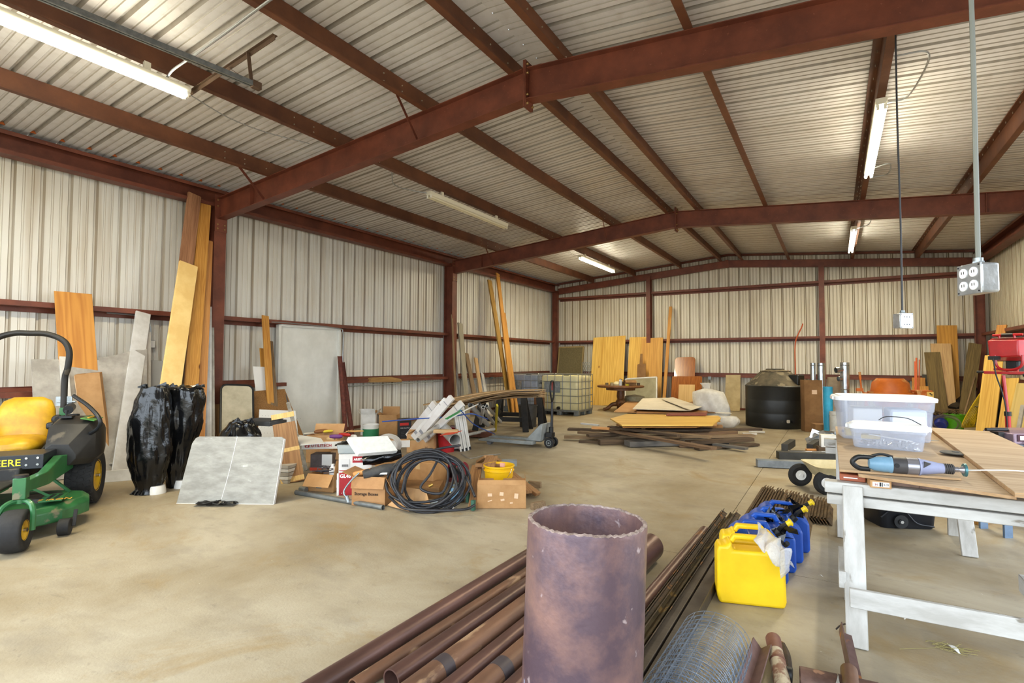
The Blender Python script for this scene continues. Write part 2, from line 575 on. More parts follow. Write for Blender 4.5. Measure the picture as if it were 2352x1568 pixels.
# ---- ceiling: sheets on each slope
ce = thing('ceiling', None, None, kind='structure')
cs = math.cos(math.atan(SL)); sn = math.sin(math.atan(SL))
Ls = (W_ / 2 + .3) / cs
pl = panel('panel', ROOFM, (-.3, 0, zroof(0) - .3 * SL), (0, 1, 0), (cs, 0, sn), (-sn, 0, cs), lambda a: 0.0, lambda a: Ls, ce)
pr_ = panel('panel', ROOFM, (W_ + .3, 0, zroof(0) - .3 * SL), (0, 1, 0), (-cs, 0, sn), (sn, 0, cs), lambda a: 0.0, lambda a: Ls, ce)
pl.location = (0, YF - .2, 0); pr_.location = (0, YF - .2, 0)
for i in range(1, ny + 1):
    copy_at(pl, (0, YF - .2 + i * 3 * RP, 0)); copy_at(pr_, (0, YF - .2 + i * 3 * RP, 0))
q = M()
for s in (-1, 1):
    q.grid(lambda u, v, s=s: V((W_ / 2 + s * .22 * u, YF + (YB - YF) * v, zroof(W_ / 2) - .004 - .22 * u * SL + .0)), 1, 124)
rc = q.obj('ridge_cap', ROOFM, ce)
for i, vv in enumerate(rc.data.vertices):
    j = i // 2
    vv.co.z += (.026 if j % 2 else 0)
# purlins
PX = [1.5, 3.05, 4.63, 5.88, 6.5, 7.8, 9.4, 10.88]
for x in PX:
    q = M()
    sd = 1 if x < W_ / 2 else 1
    zc = zb(x) + .115
    zsec(q, (x, YF, zc), (x, YB - .02, zc), (0, 0, 1), (sd, 0, 0), depth=.23, fl=.075)
    q.obj('purlin', PURL, ce)
    q = M()
    for k in range(62):
        y = YF + k * RP + .02
        q.cyl((x - .03 * sd, y, zc + .113), (x - .03 * sd, y, zc + .09), .0045, n=5)
    for yf in (Y1, Y2):
        for dy, dz in ((-.75, .04), (-.75, -.05), (-.45, .03), (-.45, -.04), (.45, .03), (.45, -.04), (.75, .04), (.75, -.05), (-.1, .0), (.1, 0)):
            for s in (1, -1):
                q.cyl((x, yf + dy, zc + dz), (x + s * .012, yf + dy, zc + dz), .0085, n=6)
    q.obj('screw', BOLT, ce, kind='stuff')
# eave struts
for x, s in ((-.03, 1), (W_ + .03, -1)):
    q = M()
    q.box((x - s * .09, (YF + YB) / 2, 4.26), (.006, YB - YF, .3))
    q.box((x, (YF + YB) / 2, 4.105), (.2, YB - YF, .006)); q.box((x + s * .1, (YF + YB) / 2, 4.13), (.006, YB - YF, .055))
    q.box((x + s * .0, (YF + YB) / 2, 4.40), (.2, YB - YF, .006)); q.box((x + s * .1, (YF + YB) / 2, 4.375), (.006, YB - YF, .05))
    q.obj('eave_strut', RED, wl if s > 0 else wr)
# closure strip (orange) under the roof ribs at the eave
q = M()
for k in range(62):
    y = YF - .2 + k * RP
    q.prism([(-.03, 0), (.03, 0), (.014, .03), (-.014, .03)], 0, .02, R=Matrix(((0, 0, 1), (1, 0, 0), (0, 1, 0))), c=(.045, y, zroof(.05) - .002))
q.obj('closure_strip', mat('orange_foam', '#b8622e', rough=.8), wl, kind='stuff')
# girts
for z, up in ((2.235, 1), (1.057, -1)):
    for wall, x, s in ((wl, -.1, 1), (wr, W_ + .1, -1)):
        segs = [(YF, Y1 - .09), (Y1 + .09, Y2 - .09), (Y2 + .09, Y3 - .05)]
        if s < 0: segs = [(YF, 1.7), (7.9, Y2 - .09), (Y2 + .09, Y3 - .05)]
        for a, b in segs:
            if s > 0 and z < 2 and a > Y1 and a < Y2:
                parts_ = [(a, 6.42), (7.72, b)]
            else: parts_ = [(a, b)]
            for c, d in parts_:
                q = M(); zsec(q, (x, c, z - up * .03), (x, d, z - up * .03), (s, 0, 0), (0, 0, -up))
                q.obj('girt', RED, wall)
for z, up in ((3.86, 1), (2.235, 1), (1.057, -1)):
    for a, b in ((.1, 3.5), (3.64, 8.6), (8.74, W_ - .1)):
        q = M(); zsec(q, (a, YB - .1, z - up * .03), (b, YB - .1, z - up * .03), (0, -1, 0), (0, 0, -up)); q.obj('girt', RED, wb)
# base angle at the foot of the walls
q = M(); q.box((.0 - .19, (YF + YB) / 2, .03), (.04, YB - YF, .06)); q.obj('base_angle', RED, wl)
q = M(); q.box((W_ / 2, YB - .02, .03), (W_ + .3, .04, .06)); q.obj('base_angle', RED, wb)
q = M(); q.box((W_ + .19, 13, .03), (.04, 10, .06)); q.obj('base_angle', RED, wr)
# columns
def column(wall, x, y, along='x', ztop=3.9, w=.2, d=.28, s=1):
    q = M(); q.bar
    if along == 'x':
        a = V((x, y, 0)); b = V((x, y, ztop)); R = frame(b - a, (1, 0, 0))
        isec(q, a, b, d, w, (1, 0, 0))
    else:
        isec(q, (x, y, 0), (x, y, ztop), .2, .14, (0, 1, 0))
    q.box((x, y, .008), (.3, .24, .016))
    o = q.obj('column', RED, wall)
    q = M(); bolts(q, [(x + i, y + j, .016) for i in (-.1, .1) for j in (-.07, .07)], (0, 0, 1), r=.012, h=.03); q.obj('bolt', BOLT, o)
    return o
for y in (Y1, Y2):
    for x, s, wall in ((-.02, 1, wl), (W_ + .02, -1, wr)):
        c = column(wall, x, y, ztop=4.2)
        q = M()      # knee plate between column flange and rafter
        q.box((x + s * .145, y, 3.98), (.018, .2, .62)); q.obj('knee_plate', RED, c)
        q = M(); bolts(q, [(x + s * .154, y + j, z) for j in (-.06, .06) for z in (3.72, 3.79, 4.1, 4.2)], (s, 0, 0)); q.obj('bolt', BOLTD, c)
for x in (0.02, W_ - .02): column(wl if x < 1 else wr, x, Y3, ztop=4.1, w=.14, d=.2)
for x in (3.57, 8.67): column(wb, x, Y3 + .03, along='y', ztop=zb(x) - .1)
# rafters
for k, (y, dep) in enumerate(((Y1, .35), (Y2, .34), (Y3 + .03, .22))):
    r = thing('rafter', None, None, kind='structure')
    r.parent = ce
    for s in (1, -1):
        f_ = lambda x: x if s > 0 else W_ - x
        a = V((f_(.13), y, zb(.13) - dep / 2)); b = V((f_(W_ / 2 - .012), y, zb(W_ / 2) - dep / 2))
        q = M(); isec(q, a, b, dep, .15 if k < 2 else .09, (0, 0, 1)); q.obj('beam', RED, r)
        if k < 2:
            q = M(); xx = 1.05; q.box((f_(xx), y - .04, zb(xx) - dep / 2), (.008, .07, dep - .02)); q.obj('stiffener', RED, r)
            for xp in ((1.5, 4.63) if s > 0 else ()):
                q = M(); q.bar((f_(xp), y - .55, zb(xp) + .03), (f_(xp - .1), y - .06, zb(xp) - dep + .02), .04, .005, up=(s, 0, 0)); q.obj('flange_brace', RED, r)
    if k < 2:
        for s in (-1, 1):
            q = M(); q.box((W_ / 2 + s * .009, y, zb(W_ / 2) - dep / 2), (.014, .17, dep + .17))
            q.obj('apex_plate', RED, r)
        q = M()
        bolts(q, [(W_ / 2 + .016, y + j, zb(W_ / 2) - dep / 2 + z) for j in (-.055, .055) for z in (-.22, -.12, .12, .22)], (1, 0, 0), h=.02)
        q.obj('bolt', BOLTD, r)
    else:
        q = M(); q.box((W_ / 2, y - .01, zb(W_ / 2) - dep / 2), (.1, .05, dep + .03)); q.obj('apex_plate', RED, r)
# rake angle along the gable
q = M()
for s in (1, -1):
    f_ = lambda x: x if s > 0 else W_ - x
    q.bar((f_(0), YB - .06, zroof(0) - .04), (f_(W_ / 2), YB - .06, zroof(W_ / 2) - .04), .1, .06)
q.obj('rake_angle', RED, wb)

# ---- fluorescent lights
FIXM = mat('fixture_enamel', '#e8e4d2', rough=.4)
TUBE = mat('lit_tube', '#ffffff', emit=((1, .92, .70, 1), 42))
TUBO = mat('unlit_tube', '#e9e2c8', rough=.3)
PINM = mat('lamp_holder', '#f2efe2', rough=.4)


def light_fixture(label, x, y0, y1, lit, z):
    yc = (y0 + y1) / 2; L = y1 - y0
    t = thing('fluorescent_light', label, 'light', (x, yc, z), group=None)
    q = M(); q.prism([(-.055, .03), (-.055, .062), (.055, .062), (.055, .03), (.035, -.005), (-.035, -.005)], -L / 2, L / 2, R=Matrix(((1, 0, 0), (0, 0, 1), (0, 1, 0))))
    q.obj('housing', FIXM, t, bevel=.002)
    for s in (-1, 1):
        q = M(); q.cyl((s * .034, -L / 2 + .04, -.03), (s * .034, L / 2 - .04, -.03), .019, n=12)
        q.obj('tube', TUBE if lit else TUBO, t)
        for e in (-1, 1):
            q = M(); q.box((s * .034, e * (L / 2 - .028), -.024), (.028, .022, .06)); q.obj('lamp_holder', PINM, t)
    for e in (-.7, .7):
        q = M(); q.box((0, e * L / 2, .5 * (.062 + zb(x) - z)), (.03, .06, max(.01, zb(x) - z - .062))); q.obj('hanger', FIXM, t)
    if lit:
        for e in (-1, 1):
            l = bpy.data.lights.new('lamp_light', 'AREA'); l.shape = 'RECTANGLE'; l.size = .1; l.size_y = L / 2
            l.energy = LAMPW; l.color = LAMPC; l.spread = PI
            # the lamp's own downward and sideways output
            o = bpy.data.objects.new('lamp_light', l); SC.collection.objects.link(o); o.parent = t
            o.location = (0, e * L / 4, -.056)
    return t


light_fixture('lit twin tube strip light in the front bay, beside the grey strut', 3.12, .25, 2.93, True, 4.33)
LU = light_fixture('unlit cream twin tube strip light under a roof beam, its tubes off', 3.1, 6.85, 9.35, False, 4.33)
LB = light_fixture('lit strip light over the pallet jack and white tote, near the end wall', 3.1, 13.1, 15.7, True, 4.33)
LR = light_fixture('lit strip light right of the ridge, between the two big rafters', 9.43, 6.9, 9.5, True, 4.32)
LS = light_fixture('lit strip light right of the ridge beyond the second rafter, farthest in', 9.35, 13.2, 15.8, True, 4.32)
CON = mat('galvanised_conduit', '#a9adb0', rough=.35, metal=.7)
GALV = mat('galvanised_steel', '#9aa0a2', '#7f8688', rough=.42, metal=.75, scale=20)


def curve_pts(pts, n=6):
    """smooth (Catmull-Rom) through points"""
    P_ = [V(p) for p in pts]; P_ = [P_[0] * 2 - P_[1]] + P_ + [P_[-1] * 2 - P_[-2]]
    out = []
    for i in range(1, len(P_) - 2):
        a, b, c, d = P_[i - 1:i + 3]
        for k in range(n):
            t = k / n
            out.append(.5 * ((2 * b) + (c - a) * t + (2 * a - 5 * b + 4 * c - d) * t * t + (3 * b - a - 3 * c + d) * t ** 3))
    out.append(P_[-2])
    return out
# ------------------------------------------------------------------ shared materials for things
PLY = wood('plywood', '#d69a4a', '#a8692a', scale=3.2, dark='#7a4a22', along=0)
PLYY = wood('yellow_plywood', '#ecc566', '#c8953c', scale=3.6, dark='#8a5a22')
PINE = wood('yellow_pine', '#d09a4a', '#a96e2a', scale=9, dark='#6b4324')
PINEO = wood('orange_pine', '#d39a5a', '#b5763c', scale=9, dark='#7a4628')
PALE = wood('pale_wood', '#c9a878', '#a5825a', scale=8, knots=False)
GREYW = wood('weathered_wood', '#8d7558', '#5f4a34', scale=11, rough=.8)
DARKW = wood('dark_old_wood', '#5f4c38', '#3a2c20', scale=11, rough=.85)
BARK = wood('bark_wood', '#8a6f52', '#4e3c2a', scale=5, rough=.9)
WHITEB = mat('white_painted_board', '#dcdad6', '#c4c1ba', rough=.5, scale=4)
GREYP = mat('grey_panel', '#b3ada3', '#958f86', rough=.6, scale=5, stretch=(1, 1, 1), bump=.05)
CARD = mat('cardboard', '#b58a5a', '#a57a4c', rough=.8, scale=5, bump=.06, bscale=60)
CARDL = mat('cardboard_light', '#c79e70', '#b98d5e', rough=.8, scale=5)
CARDD = mat('cardboard_dark', '#8f6a42', '#7d5a36', rough=.85, scale=5)
BLK = mat('black_plastic', '#17181a', '#101113', rough=.45, scale=8)
RUB = mat('rubber', '#262524', '#1b1a1a', rough=.75, scale=10, bump=.15)
WHT = mat('white_plastic', '#e6e5e1', rough=.4)
INK = mat('black_ink', '#1d1d1f', rough=.7)
RUST = mat('rusty_steel', '#6f5347', '#4a3329', rough=.6, metal=.25, scale=6, bump=.15, bscale=50, spots='#8e6a52', sp_scale=14, sp_thr=.6)
RUSTD = mat('dark_rusty_steel', '#4a3a2c', '#2e241c', rough=.65, metal=.3, scale=8, bump=.12, bscale=60, spots='#83582e', sp_scale=9, sp_thr=.6)
CHR = mat('bright_steel', '#c9ccce', rough=.22, metal=1)
POLY = None


def S(P_, n):
    """metres spanned by n pixels at the depth of a point"""
    return n * (P_ - CAM).dot(FW) / F


def board(label, a, b, w, t, m, up=(0, 0, 1), name='board', cat='board', bevel=.002, parent=None, grp=None, skew=0):
    """plank with local X along its length (grain), its foot at the origin; up = thickness direction"""
    a = V(a); b = V(b); R = frame(b - a, up); L = (b - a).length
    q = M(); q.box((L / 2, 0, 0), (L, w, t))
    o = q.obj(name, m, parent, bevel=bevel, loc=a, R=R, seg=1)
    if label: o['label'] = label
    if label and cat: o['category'] = cat
    if grp: o['group'] = grp
    return o


def leanL(label, top, bot, Xt, Xb, t, m, w=None, name='board', cat='board', bevel=.002, **k):
    """leaning on the left wall; top/bot = (x0, x1, y) across the piece in the photo"""
    b = LX((top[0] + top[1]) / 2, top[2], Xt); a = LX((bot[0] + bot[1]) / 2, bot[2], Xb)
    a.z = .005
    if w is None: w = abs(LX(top[1], top[2], Xt).y - LX(top[0], top[2], Xt).y)
    return board(label, a, b, w, t, m, up=(1, 0, .1), name=name, cat=cat, bevel=bevel, **k)


def leanB(label, top, bot, Yt, Yb, t, m, w=None, name='board', cat='board', bevel=.002, **k):
    b = BY((top[0] + top[1]) / 2, top[2], Yt); a = BY((bot[0] + bot[1]) / 2, bot[2], Yb)
    a.z = .005
    if w is None: w = abs(BY(top[1], top[2], Yt).x - BY(top[0], top[2], Yt).x)
    return board(label, a, b, w, t, m, up=(0, -1, .1), name=name, cat=cat, bevel=bevel, **k)


# ---- along the left wall, front bay
leanL('tall knotty plywood offcut leaning on the wall behind the green mower', (125, 212, 672), (156, 243, 1062), .04, .6, .018, PLY, cat='plywood')
leanL('wide dusty grey fibreboard sheet behind the mower roll bar', (76, 240, 826), (84, 262, 1070), .25, .62, .02, GREYP, name='fibreboard_sheet', cat='panel')
leanL('narrow white strip leaning in front of the grey fibreboard sheet', (133, 146, 764), (165, 178, 1060), .12, .8, .03, WHITEB, w=.09, name='trim_strip', cat='trim')
t = thing('long_carton', 'long flat brown carton standing on end behind the mower tyre', 'box')
a = G(232, 1082); b = LX(203, 857, .45)
R = frame(b - a, (1, -.75, .1)); L = (b - a).length
t.location = a; t.rotation_mode = 'QUATERNION'; t.rotation_quaternion = R.to_quaternion()
q = M(); q.box((L / 2, 0, 0), (L, .27, .1)); q.obj('carton_body', CARD, t, bevel=.004)
q = M(); q.box((L * .52, .139, 0), (L * .94, .006, .1)); q.obj('carton_side', mat('orange_white_print', '#e8c9a4', '#dcae80', rough=.6, scale=2), t)
q = M(); q.box((L * .95, 0, -.052), (L * .1, .27, .003)); q.box((L - .0, 0, .0), (.003, .05, .1)); q.obj('tape', mat('brown_tape', '#a87c48', rough=.3), t)
# grey panel with its curved shoulder
a = LX(280, 1050, .62); a.z = .004; b = LX(284, 824, .25)
R = frame(b - a, (1, 0, .1)); L = (b - a).length
pts = [(0, -.3), (0, .3), (L, .3)] + [(L + .16 * (1 - math.cos(PI * k / 8)) / 2, .3 - .55 * k / 8) for k in range(1, 9)] + [(L + .18, -.3)]
q = M(); q.prism(pts, -.01, .01)
q.obj('curved_board', GREYP, loc=a, R=R, bevel=.002, label='grey panel with a curved shoulder between the plywood offcut and the long white board', category='panel')
leanL('long white board leaning steeply, its foot by the black-wrapped bundle', (317, 341, 718), (262, 292, 1066), .04, .7, .03, WHITEB, w=.2)
leanL('short thin white batten beside the top of the long white board', (334, 346, 762), (334, 346, 1010), .05, .45, .03, WHITEB, w=.07, name='batten', cat='board')
board('white skirting board lying on edge beside the mower tyre', G(232, 1108), G(360, 1098), .02, .14, WHITEB, up=(0, 0, 1), name='skirting_board').location.z = .07
board('short grey stick propped on the white skirting board', G(255, 1085) + V((0, 0, .12)), G(300, 1062) + V((0, 0, .18)), .05, .02, GREYP, name='batten')
leanL('clear corrugated plastic scrap by the outlet box', (345, 388, 828), (350, 395, 1000), .02, .3, .008, mat('grey_plastic_sheet', '#a3a3a0', rough=.4), name='plastic_sheet', cat='panel')
# tall lumber against the first column
leanL('tall rough brown plank reaching the eave, leaning left of the first column', (436, 457, 447), (345, 395, 1062), .06, .95, .045, wood('rough_brown_wood', '#a97a58', '#80563a', scale=9, rough=.8), w=.2)
leanL('dark weathered plank just behind the tall brown plank', (457, 467, 458), (398, 430, 1060), .0, .62, .04, GREYW, w=.17)
leanL('tall yellow pine plank right of the dark weathered plank', (463, 479, 462), (412, 440, 1064), .02, 1.0, .04, PINE, w=.19)
leanL('orange knotty pine plank ending lower, against the first column', (467, 481, 551), (436, 466, 1064), .06, .9, .04, PINEO, w=.2)
leanL('pale yellow foam-faced board standing before the tall planks', (420, 446, 606), (345, 380, 1075), .42, 1.22, .04, mat('pale_foam', '#efcf8a', '#e3bd76', rough=.8, scale=4), w=.27, name='foam_board', cat='board')
for i, (dx, mm, lb) in enumerate(((0, WHITEB, 'white metal trim strip with blue marks against the first column'), (8, GREYP, 'grey metal trim strip right of the white one'), (-7, CHR, 'shiny ribbed metal trim strip in front of the first column'))):
    a = LX(478 + dx, 1010, .75); a.z = .01; b = LX(478 + dx * .7, 704 + 6 * abs(dx), .2)
    R = frame(b - a, (1, -.4, 0)); L = (b - a).length
    q = M()
    for k in range(3): q.box((L / 2, -.035 + .035 * k, .004 * (k % 2)), (L, .034, .012))
    q.obj('metal_trim', mm, loc=a, R=R, label=lb, category='trim')

# black plastic wrapped stands
BAGM = mat('black_sheeting', '#0f1013', '#08090a', rough=.2, scale=3, bump=.55, bscale=7, ior=1.5)


def wrapped(label, c, prof, seed, foot=True):
    """irregular bundle wrapped in plastic: prof = (z, radius x, radius y, shift x)"""
    rnd = random.Random(seed)
    t = thing('wrapped_bundle', label, 'bundle', c, rz=YAW)
    ph = [rnd.uniform(0, 6.28) for _ in range(8)]
    rings = []
    N = 56
    zs = [p[0] for p in prof]
    steps = 44
    for s in range(steps + 1):
        z = zs[0] + (zs[-1] - zs[0]) * s / steps
        i = max(k for k in range(len(zs)) if zs[k] <= z + 1e-9); i = min(i, len(zs) - 2)
        u = (z - zs[i]) / (zs[i + 1] - zs[i]); u = u * u * (3 - 2 * u)
        rx, ry, sx = [prof[i][k] * (1 - u) + prof[i + 1][k] * u for k in (1, 2, 3)]
        ring = []
        for k in range(N):
            a = 2 * PI * k / N
            f_ = 1 + .055 * math.sin(5 * a + ph[0] + 3 * z) + .045 * math.sin(9 * a + ph[1] - 7 * z) + .035 * math.sin(14 * a + ph[2] + 11 * z) \
                + .03 * abs(math.sin(3.5 * a + ph[3] + 9 * z)) + .02 * math.sin(23 * a + 19 * z + ph[4]) + rnd.uniform(-.012, .012)
            ring.append(V((sx + rx * f_ * math.cos(a), ry * f_ * math.sin(a), z + .012 * math.sin(6 * a + ph[5]))))
        rings.append(ring)
    q = M(); q.loft(rings, caps=True)
    q.obj('plastic_wrap', BAGM, t, smooth=70)
    zt = zs[-1]
    q = M()
    for k in range(9):           # loose gathered top edge
        a = rnd.uniform(0, 6.28); r = prof[-1][1] * .9
        p = V((prof[-1][3] + r * math.cos(a), prof[-1][2] * .9 * math.sin(a), zt - .01))
        q.add([p, p + V((rnd.uniform(.03, .1), rnd.uniform(-.03, .03), .0)), p + V((rnd.uniform(-.01, .06), .02, rnd.uniform(.03, .07))), p + V((-.05, rnd.uniform(-.03, .03), rnd.uniform(.0, .03)))], [(0, 1, 2, 3)])
    q.obj('loose_edge', BAGM, t, solid=.002, smooth=0)
    if foot:
        q = M(); q.lathe([(0, 0), (.1, 0), (.1, .02), (.085, .09), (0, .09)], 20, c=(prof[0][3] + .1, 0, 0)); q.obj('white_foot', WHT, t)
    return t


k1 = G(342, 1132); k2 = G(402, 1118)
wrapped('tall black plastic wrapped bundle on the left, crumpled at its foot', k1, [(0, .17, .12, -.02), (.06, .12, .11, 0), (.2, .16, .14, .0), (.42, .22, .17, .0), (.8, .215, .17, .0), (1.05, .18, .15, .02), (1.2, .14, .11, .03)], 4)
wrapped('tall black plastic wrapped bundle on the right, flat on top', k2, [(0, .08, .08, .0), (.1, .09, .09, 0), (.32, .14, .13, .02), (.8, .22, .17, .05), (1.05, .22, .17, .08), (1.17, .2, .16, .08), (1.19, .18, .14, .08)], 9)
k3 = G(548, 1120)
q = wrapped('low black plastic wrapped bundle behind the grey slab', G(553, 1085), [(0, .26, .2, 0), (.3, .28, .22, 0), (.5, .25, .2, .0), (.66, .15, .15, .0), (.68, .13, .12, 0)], 21, foot=False)
q = M(); rr = random.Random(3)
q.grid(lambda u, v: V(((u - .5) * .42, (v - .5) * .2, .012 + .03 * rr.random() * (1 if 0 < u < 1 else .2))), 14, 7)
q.obj('plastic_scrap', BAGM, loc=G(500, 1158) - V((0, 0, 0)), R=frame((.86, .5, 0)), smooth=0, label='scrap of black plastic film on the floor under the grey slab', category='plastic film')

# the grey slab leaning in front
a = G(405, 1156); b = G(628, 1158)
xx = (b - a).normalized(); L = (b - a).length
back = V((xx.y * -1, xx.x, 0)) * .16
R = Matrix((xx, (V((0, 0, .68)) + back).normalized(), xx.cross((V((0, 0, .68)) + back).normalized()))).transposed()
H = .7
pts = [(0, 0), (L, 0), (L + .03, H - .02), (L + .0, H), (.13, H), (.09, H - .02), (.06, H - .08)]
t = thing('grey_slab', 'big weathered grey slab leaning in front of the black bundles', 'panel', a, R=R)
q = M(); q.prism(pts, -.03, 0.0)
q.obj('panel_face', mat('weathered_grey_panel', '#9d9a91', '#85827a', rough=.7, scale=7, stretch=(.8, 2, 1), bump=.12, bscale=40, spots='#bcbab2', sp_scale=5, sp_thr=.66), t, bevel=.003)
q = M(); q.bar((.0, .0, -.015), (L, .0, -.015), .036, .008, up=(0, 1, 0)); q.bar((L + .002, 0, -.015), (L + .032, H - .02, -.015), .036, .006, up=(1, 0, 0)); q.obj('white_edge', WHITEB, t)
q = M(); q.tube(curve_pts([(L * .53, H, .001), (L * .5, H * .5, .001), (L * .46, .05, .001)]), .0025, n=4); q.obj('paint_drip', WHT, t)

# ---- wall services on the left
q = thing('outlet_box', 'small grey outlet box on the left wall with conduit up to the girt', 'outlet', LX(347, 790, -.14))
n = M(); n.box((0, 0, 0), (.05, .1, .12)); n.obj('box_body', GALV, q, bevel=.004)
n = M(); n.box((.027, 0, 0), (.004, .085, .105)); n.obj('cover', WHT, q)
n = M(); n.tube(curve_pts([(0, 0, .06), (0, -.02, .3), (0, -.1, .42), (0, -.6, .44)]), .01); n.tube([(0, -.06, -.04), (0, -.07, -1.0)], .006); n.obj('conduit', CON, q)

# ---- zero-turn mower
GRN = mat('mower_green', '#2d6b3a', '#235a30', rough=.45, scale=5, coat=.2, spots='#6e6a50', sp_scale=7, sp_thr=.66)
YEL = mat('mower_yellow', '#cfa21e', '#ad8118', rough=.42, scale=5)
MBK = mat('mower_black', '#262421', '#1c1a18', rough=.55, scale=6, spots='#4d463b', sp_scale=5, sp_thr=.62)
al = math.radians(-33)
mf = V((math.cos(al), math.sin(al), 0)); ml = V((-math.sin(al), math.cos(al), 0))
MC0 = G(195, 1155) - ml * .58
mo = thing('riding_mower', 'green zero-turn riding mower with yellow seat and black roll bar', 'mower', MC0, rz=al)


def wheel(parent, c, r, wd, hubr, tread, name='wheel', hubm=None, s=1):
    hubm = hubm or YEL
    q = M(); c = V(c)
    n = 40; prof = []
    for k in range(13):
        a = PI * k / 12 - PI / 2
        prof.append((r - (.16 * r) * (1 - max(0, math.cos(a)) ** .45), math.sin(a) * wd / 2))
    prof = [(hubr, -wd / 2 * .8)] + prof + [(hubr, wd / 2 * .8)]
    AX = Matrix(((1, 0, 0), (0, 0, 1), (0, -1, 0)))
    q.lathe(prof, n, c=c, axis=AX)
    o = q.obj('tyre', RUB, parent, smooth=50)
    if tread:
        q = M()
        for k in range(30):
            a = 2 * PI * k / 30
            for j in (-1.5, -.5, .5, 1.5):
                aa = a + .1 * (j % 2)
                rr = r * .985 if abs(j) < 1 else r * .965
                p = c + V((math.cos(aa) * rr, j * wd * .22, math.sin(aa) * rr))
                q.box(p, (.022, wd * .17, .03), Matrix.Rotation(-aa, 3, 'Y') @ Matrix.Rotation(.35 * (1 if j > 0 else -1), 3, 'X'))
        q.obj('tread_block', RUB, o, kind='stuff')
    q = M()
    for sd in (-1, 1):
        q.lathe([(hubr * 1.08, sd * wd * .42), (hubr * .95, sd * wd * .36), (hubr * .5, sd * wd * .3), (hubr * .25, sd * wd * .36), (0, sd * wd * .36)], 24, c=c, axis=AX)
    q.obj('hub', hubm, o)
    q = M(); q.cyl(c + V((0, -wd * .5, 0)), c + V((0, wd * .5, 0)), .018, n=10); q.obj('axle_nut', CHR, o)
    return o


for s in (1, -1):
    wheel(mo, (0, s * .58, .285), .285, .24, .15, True)
    wheel(mo, (1.55, s * .5, .165), .165, .15, .075, False)
    # caster fork
    q = M()
    q.tube(curve_pts([(1.55, s * .5 - .105, .16), (1.545, s * .5 - .105, .3), (1.5, s * .5 - .07, .365), (1.46, s * .5, .38), (1.5, s * .5 + .07, .365), (1.545, s * .5 + .105, .3), (1.55, s * .5 + .105, .16)]), .02, n=8)
    q.cyl((1.46, s * .5, .36), (1.46, s * .5, .42), .03)
    q.obj('caster_fork', GRN, mo)
    q = M(); q.box((1.46, s * .5, .48), (.085, .085, .17)); q.obj('spindle_tube', GRN, mo, bevel=.006)
    q = M(); q.cyl((1.46, s * .5, .565), (1.46, s * .5, .585), .045, n=14); q.obj('spindle_cap', MBK, mo)
    # front arms of the frame, sloping deck-side rail
    q = M(); q.prism([(.25, .42), (.95, .40), (1.42, .44), (1.42, .53), (.98, .52), (.6, .6), (.25, .56)], s * .5 - .035, s * .5 + .035, R=Matrix(((1, 0, 0), (0, 0, 1), (0, 1, 0))))
    q.obj('frame_rail', GRN, mo, bevel=.006)
    # side fender pod
    q = M()
    rings = []
    for x, y0, y1, z0, z1 in ((-.34, .34, .62, .58, .72), (-.2, .34, .7, .5, .86), (.05, .34, .74, .47, .92), (.3, .34, .72, .46, .86), (.46, .36, .6, .48, .68)):
        pts = [(y0, z0), (y1 - .05, z0), (y1, z0 + .06), (y1, z1 - .1), (y1 - .06, z1), (y0 + .05, z1 + .01), (y0, z1 - .03)]
        rings.append([V((x, s * a, b)) for a, b in pts])
    q.loft(rings); q.obj('fender', MBK, mo, smooth=40, bevel=.012, seg=3)
    q = M(); q.box((.1, s * .64, .9), (.34, .12, .012), Matrix.Rotation(-.25 * s, 3, 'X')); q.obj('model_decal', mat('decal_green', '#3f7a2c', rough=.35), mo, bevel=.003)
    q = M(); q.bar((-.02, s * .66, .9125), (.2, s * .63, .912), .02, .012); q.obj('decal_stripe', YEL, mo)
    q = M(); q.cyl((-.05, s * .45, .9), (-.05, s * .45, .935), .05, n=18, hollow=.006); q.obj('cup_holder', BLK, mo)
    q = M(); q.box((.12, s * .44, .925), (.13, .1, .02)); q.cyl((.16, s * .44, .93), (.16, s * .44, .975), .008); q.cyl((.16, s * .44, .975), (.16, s * .44, .995), .017, n=10); q.obj('control_lever', BLK, mo)
    # lap bar
    q = M(); q.tube(curve_pts([(.16, s * .47, .62), (.24, s * .6, .72), (.42, s * .76, .82), (.46, s * .78, .92), (.33, s * .66, 1.04), (.18, s * .5, 1.14)]), .019, n=10); q.obj('lap_bar', BLK, mo)
    q = M(); q.bar((.12, s * .6, .66), (.34, s * .66, .72), .035, .008, up=(0, 1, 0)); q.obj('lap_bar_bracket', CHR, mo)
    # roll bar foot bracket
    q = M(); q.box((-.3, s * .30, .84), (.07, .06, .3)); q.obj('roll_bar_bracket', GRN, mo, bevel=.004)
    q = M(); q.box((-.3, s * .30, 1.06), (.02, .14, .1)); q.cyl((-.3, s * .24, 1.05), (-.3, s * .4, 1.05), .012); q.obj('roll_bar_hinge', GALV, mo)
    # seat armrest
    q = M(); q.bar((-.16, s * .31, .82), (.16, s * .31, .84), .07, .07); q.bar((-.14, s * .31, .62), (-.14, s * .31, .8), .05, .05, up=(1, 0, 0)); q.obj('armrest', BLK, mo, bevel=.02, seg=3)
q = M(); q.tube(curve_pts([(-.3, -.3, .95), (-.3, -.3, 1.3), (-.27, -.33, 1.42), (-.26, -.34, 1.6), (-.27, -.28, 1.72), (-.28, -.14, 1.785), (-.28, 0, 1.79), (-.28, .14, 1.785), (-.27, .28, 1.72), (-.26, .34, 1.6), (-.27, .33, 1.42), (-.3, .3, 1.3), (-.3, .3, .95)], 5), .03, n=12)
q.obj('roll_bar', MBK, mo)
